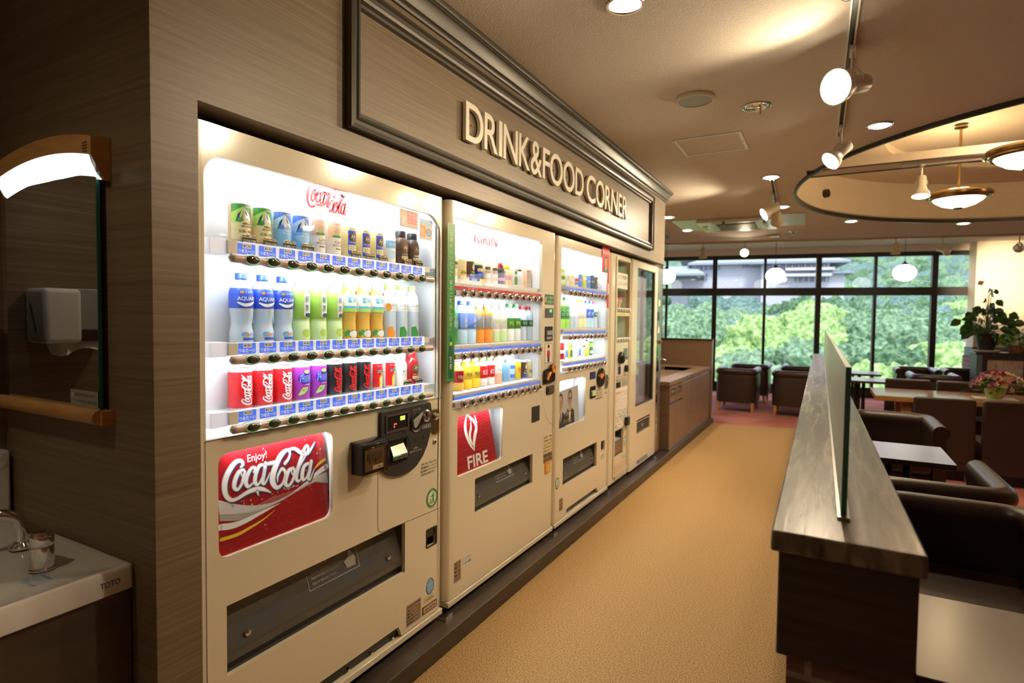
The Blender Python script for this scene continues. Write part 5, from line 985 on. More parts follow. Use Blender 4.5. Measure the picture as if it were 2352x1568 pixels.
textlines(v3, 'contact_label', 3.880, 4.010, .815, .895, ['お問い合わせ', '番号 503217', '0120-320-319', '設置場所']); b = MB(); b.lathe([(.008, .0005), (.008, .004), (.001, .005)], 'steel', c=(0, 4.085, .85), n=14, axis='x'); wb(b, 'key_lock', v3)
b = recess(v3, 'x', 4.005, 4.082, .424, .497, .05, 'black'); wb(b, 'coin_return', v3)
eco_mark(v3, 3.226, .378, .030, .038); textlines(v3, 'rating_plate', 3.264, 3.312, .195, .265, ['型式', 'AC100V', '製造番号'], bg='steel'); textlines(v3, 'small_label', 4.005, 4.07, .36, .40, ['食品衛生', '許可'], bg='milk')
b = MB(); P = lambda u, v, d=0: (.006+d, u, v); b.prism([(3.945, 1.925), (4.100, 1.925), (4.100, 1.478), (4.060, 1.478), (4.060, 1.735), (3.945, 1.735)], lambda u, v, d: (d, u, v), .004, .006, 'red')
text(b, 'プレボス', 3.955, 4.09, 1.868, 1.893, 'white', P, .0006, res=1)
for q, c, d in ((oval(4.022, 1.820, .027, .036), 'hair', .0005), (oval(4.022, 1.812, .022, .031), 'skin', .0008), ([(3.972, 1.738), (3.985, 1.765), (4.005, 1.778), (4.04, 1.778), (4.065, 1.765), (4.078, 1.738)], 'dark_green', .0006), ([(4.010, 1.778), (4.022, 1.738), (4.036, 1.778)], 'paper', .0009)): poly(b, q, c, P, d)
poly(b, rrect(4.068, 4.092, 1.58, 1.66, .004), 'paper', P, .0006); wb(b, 'red_banner', v3); wb(bracket(4.09), 'anchor_bracket', v3)
p3_ = lambda k: 3.425+.0762*k
K.update({'g3': (lambda l: can(l, 'lime', stripes('white', 'green', 'white'), .030, .115), 'bright green tea can'), 'w3': (lambda l: can(l, 'white', word('果', 'red', .4, .7), .0275, .10), 'white can with red circle'), 'y3': (lambda l: can(l, 'milk', stripes('yellow', None, 'yellow'), .0275, .10), 'white and yellow can'), 'c3': (lambda l: can(l, 'white', stripes('label_blue', 'red', None), .029, .115), 'white can with red and blue print'), 'b3': (lambda l: can(l, 'label_blue', word('BOSS', 'white', .45, .6), .0285, .105), 'blue coffee can'), 'ye3': (lambda l: can(l, 'yellow', stripes('lime', None, 'white'), .028, .105), 'yellow lemon can'), 'n3': (lambda l: can(l, 'navy', word('BOSS', 'gold', .45, .6), .0285, .112), 'navy coffee can'),
 'iye': (lambda l: bottle(l, 'tea', 'lime', 'dark_green', (.3, .72), 'green', word('茶', 'white', .4, .6), r=.032, h=.205), 'green tea bottle with white disc'), 'wat3': (lambda l: bottle(l, 'slim', 'pet', 'white', (.4, .6), 'milk', r=.030, h=.20), 'clear bottle with pale label'), 'lem3': (lambda l: bottle(l, 'tea', 'pale_gold', 'yellow', (.35, .65), 'milk', r=.031, h=.20), 'pale yellow drink bottle'), 'blu3': (lambda l: bottle(l, 'wavy', 'ice_blue', 'blue', (.38, .70), 'blue', word('水', 'white', .45, .62), r=.031, h=.195), 'blue labelled bottle'),
 'r3': (lambda l: can(l, 'deep_red', stripes(None, 'white', None), .031, .122), 'dark red cola can'), 'yb3': (lambda l: carton(l, 'yellow', 'dark_green', .05, .11), 'yellow carton'), 'wb3': (lambda l: carton(l, 'milk', 'label_blue', .05, .115), 'white and blue carton'), 'gr3': (lambda l: can(l, 'dark_green', stripes('white', None, 'yellow'), .026, .12), 'tall dark green can')})
row(v3, ['g3', 'w3', 'y3', 'c3', 'b3', 'ye3', 'b3', 'n3', 'firecan'], p3_, 1.608, 'top shelf', 'third', '')
row(v3, ['iye', 'iye', 'wat3', 'wat3', 'lem3', 'lem3', 'blu3', 'blu3', 'volvic'], p3_, 1.332, 'middle shelf', 'third', '')
row(v3, ['r3', 'wb3', 'yb3', 'w3', 'wb3', 'lattecan', 'ye3', 'gr3'], p3_, 1.128, 'bottom shelf', 'third', '')

# ---------- fourth machine: narrow ice-cream dispenser ----------
v4 = thing('vending_machine', 'narrow beige ice cream vending machine with two small windows and pink speckled panel', 'vending machine', (0, 4.40, .08), group='row of vending machines')
vm_base(v4, 4.165, 4.640, [rrect(4.304, 4.625, 1.225, 1.858, .006), rrect(4.317, 4.524, .312, .520, .003)], zt=1.898, zd=.12, colw=.05, kick=False, colr=.011)
cavity(v4, 4.304, 4.625, 1.225, 1.858, .12)
b = MB(); plate(b, rrect(4.268, 4.628, .16, 1.885, .01), [rrect(4.300, 4.618, .19, 1.862, .01)], 'cream_edge', .0005, .006); wb(b, 'raised_frame', v4)
b = MB(); poly(b, rrect(4.30, 4.629, 1.222, 1.862, .006), 'display_glass', FX(-.0165)); wb(b, 'glass_pane', v4)
b = MB(); b.box(-.115, -.10, 4.30, 4.629, 1.22, 1.86, 'pale_green'); poly(b, rrect(4.32, 4.60, 1.30, 1.42, .01), 'pale_gold', FX(-.098)); poly(b, rrect(4.32, 4.60, 1.50, 1.62, .01), 'brown', FX(-.098)); wb(b, 'picture_board', v4); lamp('AREA', 'case_area_light', (-.05, 4.465-4.40, 1.88-.08), .35, (1, .95, .85), parent=v4, shape='RECTANGLE', size=.02, size_y=.25)  # dim light added to brighten this otherwise unlit window
for zz in (1.475, 1.238):
    b = MB(); b.box(-.02, .010, 4.304, 4.640, zz-.013, zz+.013, 'milk')
    for k in range(5): b.box(.010, .016, 4.320+k*.062, 4.352+k*.062, zz-.009, zz+.006, 'grey')
    wb(b, 'button_row', v4, bevel=.002)
b = MB(); b.box(-.012, .004, 4.304, 4.625, 1.425, 1.452, 'pale_gold'); text(b, 'アイスクリーム', 4.33, 4.60, 1.430, 1.447, 'brown', FX(.0045), res=1); wb(b, 'price_strip', v4)
b = MB(); poly(b, rrect(4.335, 4.60, 1.642, 1.765, .003), 'paper', FX(-.010)); text(b, 'ただ今準備中', 4.35, 4.585, 1.715, 1.750, 'ink', FX(-.0096), res=1); text(b, 'しばらくお待ち', 4.35, 4.585, 1.665, 1.700, 'ink', FX(-.0096), res=1); wb(b, 'paper_notice', v4)
b = MB()
for k in range(3): y = 4.37+k*.09; b.lathe([(.012, 0), (.030, .06), (.030, .065)], 'peach', c=(-.07, y, 1.49), n=14); b.lathe([(.03, .065), (.022, .09), (.001, .10)], 'rose_red', c=(-.07, y, 1.49), n=14, cap=False)
wb(b, 'sample_cups', v4, smooth=40)
b = MB(); b.lathe([(.048, .001), (.048, .025), (.040, .034), (.001, .034)], 'black_gloss', c=(0, 4.40, 1.095), n=26, axis='x'); b.box(.030, .045, 4.395, 4.47, 1.080, 1.112, 'steel'); wb(b, 'coin_console', v4, bevel=.003)
b = MB(); b.prism(rrect(4.50, 4.575, 1.10, 1.165, .004), lambda u, v, d: (d, u, v), .0005, .006, 'steel'); wb(b, 'coin_slot', v4); b = MB(); b.lathe([(.028, .001), (.028, .022), (.001, .024)], 'black', c=(0, 4.545, 1.00), n=20, axis='x'); wb(b, 'return_knob', v4)
b = MB(); b.prism(rrect(4.365, 4.42, .965, 1.025, .003), lambda u, v, d: (d, u, v), .0005, .004, 'navy'); wb(b, 'display_screen', v4)
textlines(v4, 'instruction_label', 4.315, 4.60, .905, .952, ['お金を入れてボタンを押す', '商品が出ます'])
b = MB(); poly(b, rrect(4.322, 4.43, .858, .902, .002), 'black', FX(.0008)); poly(b, rrect(4.46, 4.60, .862, .905, .002), 'grey', FX(.0008)); wb(b, 'black_stickers', v4)
b = MB(); poly(b, rrect(4.306, 4.622, .535, .850, .003), 'paper', FX(.0008)); random.seed(11)
for k in range(330):
    u, v = random.uniform(4.31, 4.618), random.uniform(.54, .846); r_ = random.uniform(.003, .007); c = 'rose_pink' if v > .68 or random.random() < .3 else 'brown'; poly(b, oval(u, v, r_, r_*random.uniform(.4, 1), 6), c if v > .66 else ('brown' if c == 'brown' else 'rose_mauve'), FX(.0012))
wb(b, 'speckled_panel', v4)
b = MB(); poly(b, rrect(4.315, 4.60, .80, .835, .002), 'milk', FX(.002)); text(b, '新発売キャンペーン', 4.325, 4.59, .807, .828, 'red', FX(.0024), res=1); wb(b, 'promo_label', v4)
b = MB(); b.box(.0005, .030, 4.545, 4.612, .530, .600, 'black_gloss'); wb(b, 'latch', v4, bevel=.005)
b = recess(v4, 'x', 4.317, 4.524, .312, .520, .10, 'bronze'); b.box(-.09, -.018, 4.320, 4.520, .425, .435, 'ice_blue'); b.box(-.02, -.012, 4.320, 4.520, .325, .432, 'cabinet_laminate'); wb(b, 'delivery_chute', v4)
eco_mark(v4, 4.57, .40, .026, .042)
b = MB(); b.box(.0005, .003, 4.315, 4.60, .125, .250, 'tan')
for k in range(12): b.box(.003, .005, 4.325, 4.59, .132+k*.0095, .136+k*.0095, 'cream_edge')
wb(b, 'louvre', v4); textlines(v4, 'rating_plate', 4.50, 4.60, .262, .30, ['AC100V', '製造番号'], bg='milk')
# ---------- fifth machine: glass-front snack machine ----------
v5 = thing('vending_machine', 'tall glass-fronted snack vending machine at the end with brown metal coin panel', 'vending machine', (0, 5.15, .08), group='row of vending machines')
b = MB(); b.box(-.76, -.715, 4.682, 5.68, .118, 1.898, 'cream_edge'); b.box(-.72, -.03, 4.682, 4.70, .118, 1.898, 'cream_edge'); b.box(-.72, -.03, 5.44, 5.68, .118, 1.898, 'cream_edge'); b.box(-.72, -.03, 4.70, 5.44, 1.86, 1.898, 'cream_edge'); b.box(-.72, -.03, 4.70, 5.44, .118, .60, 'cream_edge'); wb(b, 'cabinet', v5, bevel=.004)
b = MB(); plate(b, rrect(4.715, 5.500, .112, 1.905, .004), [rrect(4.840, 5.405, .645, 1.842, .003), rrect(4.895, 5.319, .395, .522, .003)], 'cream_paint', -.03, .002)
r = .03; b.prism([(-.03, 4.684), (-.03, 4.7145), (.002, 4.7145)]+[(.002-r+r*cos(radians(a)), 4.7145-r*sin(radians(a))) for a in (15, 30, 45, 60, 75, 88)], lambda u, v, d: (u, v, d), .112, 1.905, 'cream_paint'); wb(b, 'door', v5, smooth=30)
b = MB(); plate(b, rrect(4.838, 5.407, .643, 1.844, .003), [rrect(4.852, 5.385, .655, 1.832, .003)], 'charcoal', -.03, -.002); wb(b, 'window_gasket', v5)
b = MB(); poly(b, rrect(4.845, 5.395, .65, 1.838, .003), 'machine_glass', FX(-.012)); wb(b, 'glass_pane', v5)
b = MB(); b.box(-.075, -.07, 4.705, 5.435, .61, 1.855, 'lavender'); wb(b, 'sheen_panel', v5)  # added lavender sheet, its colour stands in for the reflection in the glass
b = recess(v5, 'x', 4.895, 5.319, .395, .522, .08, 'black', x=-.03); b.box(-.028, -.010, 4.900, 5.314, .400, .495, 'bronze'); b.box(-.012, -.006, 4.900, 5.314, .495, .500, 'light_grey'); text(b, '押す', 5.09, 5.15, .430, .465, 'light_grey', FX(-.0095), res=1); wb(b, 'delivery_flap', v5)
b = MB(); b.box(.002, .004, 4.93, 5.25, .128, .160, 'dark_grey')
for k in range(3): b.box(.004, .007, 4.94, 5.24, .133+k*.009, .137+k*.009, 'grey')
wb(b, 'vent_slot', v5)
b = MB(); b.box(-.03, .0, 5.503, 5.680, .112, 1.898, 'brushed'); wb(b, 'coin_panel', v5, bevel=.004)
for nm, a, c, z0, z1, m in (('green_sticker', 5.535, 5.60, 1.53, 1.59, 'pale_green'), ('display_screen', 5.530, 5.595, 1.39, 1.475, 'black_gloss'), ('price_label', 5.53, 5.59, 1.27, 1.33, 'paper'), ('green_label', 5.53, 5.60, 1.05, 1.13, 'green'), ('bill_slot', 5.525, 5.59, .90, 1.035, 'black_gloss'), ('dark_panel', 5.52, 5.60, .72, .84, 'dark_grey'), ('coin_return', 5.51, 5.565, .60, .68, 'black')):
    b = MB(); b.prism(rrect(a, c, z0, z1, .003), lambda u, v, d: (d, u, v), .0005, .003, m); wb(b, nm, v5)
b = MB(); b.lathe([(.02, .0), (.02, .012), (.010, .016), (.010, .03), (.001, .031)], 'brass', c=(0, 5.585, 1.185), n=18, axis='x'); wb(b, 'coin_slot', v5, smooth=40)
b = MB()
for k in range(4): text(b, 'つり銭口'[k], 5.525, 5.58, .475-k*.07, .53-k*.07, 'paper', FX(.0006), res=1)
wb(b, 'panel_letters', v5); wb(bracket(5.40), 'anchor_bracket', v5)
for yy in (4.75, 5.42): b = MB(); b.cyl((-.06, yy, .08), (-.06, yy, .086), .022, 'steel', n=14); b.cyl((-.06, yy, .086), (-.06, yy, .118), .01, 'steel', n=10); wb(b, 'levelling_foot', v5)
# ================= vanity corner =================
t = thing('wash_basin', 'white porcelain wash basin with TOTO on its side, against the wood wall at left', 'basin', (-.36, .5, 0)); bs = t
def bowlmesh():
    b = MB(); X0, X1, Ya, Yb = -.724, -.039, .10, .778; cx, cy, rx, ry = -.43, .40, .235, .20; n = 48
    rim = []; S = 12
    per = rrect(X0, X1, Ya, Yb, [.01, .06, .014, .01], 6); m = len(per)
    import bisect
    def ray_hit(a):
        best = None; dx, dy = cos(a), sin(a)
        for i in range(m):
            (ax, ay), (bx_, by_) = per[i], per[(i+1) % m]; ex, ey = bx_-ax, by_-ay; den = dx*ey-dy*ex
            if abs(den) < 1e-9: continue
            tt = ((ax-cx)*ey-(ay-cy)*ex)/den; uu = ((ax-cx)*dy-(ay-cy)*dx)/den
            if tt > 0 and -1e-6 <= uu <= 1+1e-6 and (best is None or tt < best): best = tt
        return cx+dx*best, cy+dy*best
    angs = sorted([2*pi*k/n for k in range(n)]+[atan2(y-cy, x-cx) % (2*pi) for x, y in per]); rings = []; n = len(angs)
    O = [ray_hit(a) for a in angs]
    inn = lambda f, z: [(cx+cos(a)*rx*f, cy+sin(a)*ry*f, z) for a in angs]
    mix = lambda q, z, f=1.0: [(o[0]*(1-q)+(cx+cos(a)*rx*f)*q, o[1]*(1-q)+(cy+sin(a)*ry*f)*q, z) for o, a in zip(O, angs)]
    rings = [[(x, y, .722) for x, y in O], [(x, y, .772) for x, y in O], mix(.015, .779), mix(.05, .781), mix(.12, .776), mix(.5, .773), mix(.9, .771), inn(1, .766), inn(.97, .750), inn(.90, .715), inn(.75, .675), inn(.5, .65), inn(.2, .642), inn(.08, .640)]
    for i, r in enumerate(rings): b.v += r
    w = b.mi('porcelain')
    for i in range(len(rings)-1):
        for k in range(n): b.f.append([i*n+k, i*n+(k+1) % n, (i+1)*n+(k+1) % n, (i+1)*n+k]); b.m.append(w)
    b.f.append(list(range((len(rings)-1)*n, len(rings)*n))); b.m.append(w); b.f.append(list(reversed(range(n)))); b.m.append(w)
    return b
wb(bowlmesh(), 'bowl', t, smooth=50)
b = MB(); text(b, 'TOTO', .700, .744, .743, .757, 'ink', lambda u, v, d=0: (-.0385+d, u, v), .0004, off=.01); wb(b, 'lettering', t)
b = MB(); PT = lambda u, v, d=0: (u, v, .7775+d); plate(b, rrect(-.175, -.115, .60, .640, .002), [rrect(-.172, -.118, .603, .637, .002)], 'sky_blue', 0, .0003, PT); text(b, '水栓', -.160, -.130, .61, .63, 'sky_blue', PT, res=1); wb(b, 'small_blue_label', t)
b = MB(); b.lathe([(.018, 0), (.016, .002), (.012, .001), (.001, -.003)], 'chrome', c=(-.30, .566, .728), n=20, cap=False); poly(b, oval(-.325, .568, .012, .007), 'black', lambda u, v, d=0: (u, v, .735)); wb(b, 'overflow_hole', t, smooth=40)
b = MB(); b.box(-.724, -.052, .13, .776, 0, .7215, 'vanity_laminate'); c = tag(b.build('vanity_cabinet', bevel=.002), 'dark wood grain cabinet carrying the wash basin at the lower left', 'cabinet')
t = thing('faucet', 'curved chrome spout at the left edge, standing on the wash basin', 'faucet', (-.40, .69, .777))
b = MB(); b.lathe([(.030, 0), (.030, .006), (.022, .014), (.016, .018)], 'chrome', n=28); wb(b, 'base_ring', t, smooth=40) if 0 else b.build('base_ring', t, smooth=40)
b = MB(); b.tube(smooth_path([(0, 0, .010), (0, 0, .045), (-.004, -.012, .078), (-.014, -.045, .094), (-.024, -.082, .088), (-.030, -.105, .066)], 5), [.0155]*16+[.014]*10, 'chrome', 16); b.build('spout', t, smooth=60)
t = thing('mixer_tap', 'chrome cylindrical mixer tap with flat lever on the wash basin deck', 'tap', (-.205, .655, .776))
b = MB(); b.lathe([(.027, 0), (.027, .003), (.0245, .006), (.0235, .055), (.0235, .0555), (.0225, .057), (.0235, .0585), (.0240, .075), (.0245, .083), (.020, .092), (.001, .095)], 'chrome', n=32, cap=False); b.build('body', t, smooth=35)
b = MB(); b.prism([(.024, .010), (.024, -.010), (-.02, -.020), (-.070, -.012), (-.080, -.004), (-.080, .006), (-.070, .012), (-.02, .020)], lambda u, v, d: (u, v, d+u*-.10), .080, .087, 'chrome'); b.build('lever', t, bevel=.003)
t = thing('drain_knob', 'little chrome pop-up knob between spout and mixer tap', 'knob', (-.285, .672, .776))
b = MB(); b.lathe([(.013, 0), (.013, .002), (.004, .004), (.0035, .020), (.009, .032), (.012, .036), (.010, .038), (.001, .0385)], 'chrome', n=22, cap=False); b.build('stem', t, smooth=40)
t = thing('tissue_box', 'tall white plastic box with a round button at the left edge behind the basin', 'box', (-.706, .640, .781))
b = MB(); b.box(-.012, .030, -.12, .130, 0, .205, 'white_plastic'); b.build('case', t, bevel=.008); b = MB(); b.lathe([(.014, 0), (.014, .003), (.010, .003), (.010, .002), (.001, .002)], 'white_plastic', c=(.030, .105, .170), n=20, axis='x', cap=False); b.build('button', t, smooth=40)
# mirror with lamp and shelf
t = thing('wall_mirror', 'tall wall mirror with arched lamp on top and a wooden shelf bar below', 'mirror', (-.39, .779, 1.15)); mr = t
b = MB(); b.box(-.640, -.146, .757, .765, 1.142, 1.74, 'glass_edge'); b.add([(-.638, .7565, 1.144), (-.148, .7565, 1.144), (-.148, .7565, 1.739), (-.638, .7565, 1.739)], [(0, 1, 2, 3)], 'mirror'); wb(b, 'mirror_glass', t)
b = MB(); b.box(-.62, -.165, .765, .7785, 1.16, 1.80, 'charcoal'); wb(b, 'backing', t)
b = MB(); b.cyl((-.668, .748, 1.135), (-.125, .748, 1.135), .019, 'birch', n=20); b.box(-.64, -.118, .748, .7785, 1.116, 1.150, 'birch'); wb(b, 'shelf_bar', t, smooth=40)
b = MB(); P = FY(.7555); poly(b, rrect(-.285, -.150, 1.156, 1.196, .002), 'grey', P, .0003); text(b, '手洗いは水を流しながら', -.262, -.16, 1.179, 1.188, 'ink', P, .0006, res=1); text(b, 'ペーパータオルをご利用ください', -.262, -.154, 1.163, 1.172, 'ink', P, .0006, res=1); poly(b, oval(-.274, 1.182, .006, .006), 'light_grey', P, .0006); wb(b, 'notice_label', t)
def arch(x): return 1.842-.43*(x+.36)**2   # top line of the lamp hood
xs = [-.640+.0226*k for k in range(24)]
b = MB(); vs = []; k = 0
for x in xs:
    z = arch(x); s = (-.12-x); vs += [(x, .778, z+.004), (x, .734, z), (x, .734, z-.045), (x, .762, z-.100), (x, .778, z-.100)]
n = len(xs); fs = [(i*5+q, i*5+(q+1) % 5, (i+1)*5+(q+1) % 5, (i+1)*5+q) for i in range(n-1) for q in (0, 1, 3, 4)]+[(0, 1, 2, 3, 4), tuple((n-1)*5+q for q in (4, 3, 2, 1, 0))]
b.add(vs, fs, 'birch'); wb(b, 'lamp_hood', t, smooth=40)
b = MB(); vs = []
xs2 = [-.625+.0207*k for k in range(25)]
for x in xs2: z = arch(x); vs += [(x, .7335, z-.046), (x, .738, z-.064), (x, .750, z-.088), (x, .761, z-.0995)]
n = len(xs2); b.add(vs, [(i*4+q, i*4+q+1, (i+1)*4+q+1, (i+1)*4+q) for i in range(n-1) for q in range(3)], 'mirror_lamp_glow'); wb(b, 'lit_diffuser', t, smooth=60)
b = MB(); textlbl = FY(.689); pass
for k in range(4): b.box(-.158, -.138, .7330, .7338, 1.782+k*.007, 1.785+k*.007, 'brown')
wb(b, 'hood_label', t)
# towel dispenser seen in the mirror
t = thing('towel_dispenser', 'white paper towel dispenser on the alcove wall, seen in the mirror', 'dispenser', (-.726, .60, 1.29))
b = MB(); b.box(0, .126, -.018, .083, .010, .178, 'white_plastic'); b.build('cover', t, bevel=.014, seg=4); b = MB(); b.box(0, .10, -.145, -.018, .05, .180, 'grey'); b.build('side_case', t, bevel=.004)
b = MB(); vs = []
for i in range(9):
    y = .05-.02*i; vs += [(.05+.02*sin(i), y, .012), (.075+.012*sin(i*1.3), y-.003, -.020-.012*sin(i*.9+.4))]
b.add(vs, [(2*i, 2*i+1, 2*i+3, 2*i+2) for i in range(8)], 'paper'); b.build('paper_towel', t, smooth=60)
b = MB(); b.prism([(.035, .130), (.042, .130), (.078, .045), (.071, .045)], lambda u, v, d: (u, d, v), .083, .0845, 'dark_grey'); b.build('level_slot', t)

# ================= sink counter at the end of the row =================
t = thing('sink_counter', 'long wood-grain sink counter with doors beyond the vending machines', 'counter', (-.25, 7.0, .08)); sk = t
b = MB(); b.box(-.62, .05, 5.80, 8.14, .083, .735, 'cabinet_laminate'); wb(b, 'carcass', t)
b = MB(); CT = 'cabinet_laminate'; plate(b, [(-.64, 5.785), (.07, 5.785), (.07, 8.14), (-.64, 8.14)], [rrect(-.52, -.10, 6.35, 7.75, .05)], CT, .737, .778, lambda u, v, d=0: (u, v, d)); wb(b, 'worktop', t, bevel=.003)
b = MB(); 
for (x0, x1, y0, y1, z0, z1) in ((-.52, -.10, 6.35, 7.75, .58, .585), (-.525, -.52, 6.35, 7.75, .58, .776), (-.10, -.095, 6.35, 7.75, .58, .776), (-.52, -.10, 6.345, 6.35, .58, .776), (-.52, -.10, 7.75, 7.755, .58, .776)): b.box(x0, x1, y0, y1, z0, z1, 'steel')
plate(b, rrect(-.54, -.08, 6.33, 7.77, .05), [rrect(-.518, -.102, 6.352, 7.748, .05)], 'steel', .7783, .7805, lambda u, v, d=0: (u, v, d)); wb(b, 'steel_basin', t)
dy = [5.80, 6.09, 6.375, 6.88, 7.40, 7.98]
for i in range(5):
    a, c = dy[i]+.002, dy[i+1]-.002
    if i < 2:
        b = MB(); plate(b, [(a, .56), (c, .56), (c, .728), (a, .728)], [rrect(a+.05, c-.05, .638, .705, .004)], 'cabinet_laminate', .050, .068); d_ = wb(b, 'waste_flap', t)
        b = MB(); plate(b, rrect(a+.042, c-.042, .636, .708, .006), [rrect(a+.056, c-.056, .648, .698, .004)], 'brown', .068, .072); poly(b, rrect(a+.055, c-.055, .647, .699, .004), 'dark_grey', FX(.069)); text(b, '燃えるゴミ' if i == 0 else 'ビン・カン', a+.075, c-.06, .662, .684, 'paper', FX(.0695), res=1); poly(b, oval(a+.066, .673, .006, .010, 10), 'paper', FX(.0695)); wb(b, 'slot_frame', d_)
        b = MB(); b.box(.050, .068, a, c, .083, .535, 'cabinet_laminate'); b.box(.048, .052, a, c, .535, .558, 'dark_grey'); wb(b, 'cabinet_door', t)
    else:
        b = MB(); b.box(.050, .068, a, c, .083, .712, 'cabinet_laminate'); b.box(.046, .056, a+.02, c-.02, .712, .734, 'alu' if i < 5 else 'grey'); wb(b, 'cabinet_door', t)
def tap(x, y, lab, flip=1):
    t = thing('kitchen_tap', lab, 'tap', (x, y, .7785), group='kitchen taps at the sink')
    b = MB(); b.lathe([(.024, 0), (.024, .010), (.017, .016), (.016, .085), (.019, .10), (.010, .112)], 'chrome', n=20); b.build('body', t, smooth=40)
    b = MB(); b.tube(smooth_path([(0, 0, .075), (.05, 0, .115), (.12, 0, .125), (.19, 0, .118), (.20, 0, .085)], 4), .009, 'chrome', 10); b.build('spout', t, smooth=60)
    b = MB(); b.tube([(0, 0, .105), (-.015*flip, .02, .135), (-.02, .07, .150)], .007, 'chrome', 8); b.build('lever', t, smooth=60)
tap(-.56, 6.75, 'chrome kitchen tap with lever, nearer one over the steel sink'); tap(-.56, 7.35, 'chrome kitchen tap with lever, farther one over the steel sink')
# low screen behind it
t = thing('screen_panel', 'low wood-grain screen with black top edge and metal end post behind the sink', 'screen', (-.28, 8.2, .08))
b = MB(); b.box(-.66, .058, 8.17, 8.215, .0802, 1.130, 'cabinet_laminate'); wb(b, 'panel', t); b = MB(); b.box(-.67, .075, 8.16, 8.225, 1.130, 1.150, 'black'); wb(b, 'top_edge', t, bevel=.003); b = MB(); b.box(.058, .072, 8.165, 8.22, .0802, 1.130, 'alu'); wb(b, 'end_post', t)

# ================= divider wall with frosted glass =================
DV = [(1.357, 1.173), (1.599, 1.168), (1.478, 8.28), (1.286, 8.147)]
def q4(b, pts, z0, z1, m): b.prism(pts, lambda u, v, d: (u, v, d), z0, z1, m)
t = thing('divider_wall', 'low divider with dark weathered wood cap and brick foot running away beside the corridor', 'partition', (1.44, 4.6, 0)); dvd = t
b = MB(); q4(b, DV, .960, 1.0, 'divider_wood'); wb(b, 'wooden_cap', t, bevel=.004)
ins = [(1.370, 1.188), (1.590, 1.184), (1.468, 8.26), (1.298, 8.13)]
b = MB(); q4(b, ins, .758, .9597, 'dark_laminate'); wb(b, 'apron', t, bevel=.003)
b = MB(); q4(b, [(1.388, 1.20), (1.575, 1.20), (1.455, 8.24), (1.312, 8.11)], 0, .7577, 'brick'); wb(b, 'brick_foot', t)
b = MB()
for y0, y1 in ((1.30, 8.2),):
    a = lambda y: 1.478-(y-1.314)*.0102; vs = [(a(y)+s*.011, y, z) for y in (y0, y1) for s in (-1, 1) for z in (1.0002, 1.006)]
    b.add(vs, [(0, 1, 3, 2), (4, 6, 7, 5), (0, 4, 5, 1), (2, 3, 7, 6), (0, 2, 6, 4), (1, 5, 7, 3)], 'steel')
wb(b, 'glass_channel', t)
t = thing('glass_screen', 'long frosted glass screen with green edge standing on the divider cap', 'glass screen', (1.44, 4.7, 1.0065))
a = lambda y: 1.478-(y-1.314)*.0102
b = MB(); q4(b, [(a(1.314)-.005, 1.314), (a(1.314)+.005, 1.314), (a(8.2)+.005, 8.2), (a(8.2)-.005, 8.2)], 1.0065, 1.303, 'frosted'); wb(b, 'frosted_pane', t)
b = MB(); b.box(a(1.314)-.005, a(1.314)+.005, 1.3120, 1.3138, 1.0065, 1.303, 'glass_edge'); wb(b, 'green_edge', t)

# ================= seating =================
def armchair(label, x, y, rz, W=.60, D=.68, grp='brown leather armchairs'):
    t = thing('armchair', label, 'armchair', (x, y, 0), rz, grp); t.scale = (1.03, 1, 1.035)
    w = W/2; cr = .10
    prof = [(-.035, .14), (-.035, .50), (-.038, .545)]+[(.005+.050*cos(radians(q)), .598+.052*sin(radians(q))) for q in range(200, -80, -20)]+[(.040, .50), (.040, .14)]
    path = [(-w+.055, D/2), (-w+.055, -D/2+.055+cr)]+[(-w+.055+cr-cr*cos(radians(q)), -D/2+.055+cr-cr*sin(radians(q))) for q in (18, 36, 54, 72, 90)]
    path += [(-x_, y_) for x_, y_ in reversed(path)]
    # path runs front-left, round the back, to front-right; offset positive = outwards
    b = MB(); b.sweep([(o, h) for o, h in prof], path, 'leather'); b.build('arms_and_back', t, smooth=45)
    b = MB(); b.box(-w+.09, w-.09, -D/2+.10, D/2-.01, .15, .30, 'leather'); b.build('seat_base', t, bevel=.01)
    b = MB(); b.box(-w+.092, w-.092, -D/2+.11, D/2+.01, .302, .40, 'leather'); b.build('seat_cushion', t, bevel=.03, seg=3)
    for sx in (-1, 1):
        for sy in (-1, 1): b = MB(); b.cyl((sx*(w-.07), sy*(D/2-.07), .14), (sx*(w-.06), sy*(D/2-.055), 0), .026, 'birch', r1=.016, n=10); b.build('leg', t)
    return t
A1 = armchair('brown leather armchair nearest the camera, backing the next armchair, behind the pale table', 1.905, 2.66, pi)
def ac(label, x, y, rz): o = dup(A1, (x, y, 0), rz, label); return o
ac('brown leather armchair with its rounded back to the camera, before the small laminate table', 1.895, 3.50, 0)
ac('brown leather armchair facing the camera beyond the small laminate table', 1.90, 5.30, pi)
ac('brown leather armchair by the window beside the sink screen, back to the camera', .21, 9.72, 0)
ac('brown leather armchair directly behind the one next to the sink screen', .28, 10.83, 0)
ac('brown leather armchair by the window just left of the divider, back to the camera', 1.02, 9.68, 0)
ac('brown leather armchair against the glass just left of the divider end', 1.07, 10.86, 0)
ac('brown leather armchair at the window behind the leather chairs of the long table', 2.72, 11.45, pi)
ac('brown leather armchair between the window and the long table, back to the camera', 2.80, 10.25, 0)
ac('brown leather armchair partly hidden by the brick column foot', 3.38, 11.6, pi)
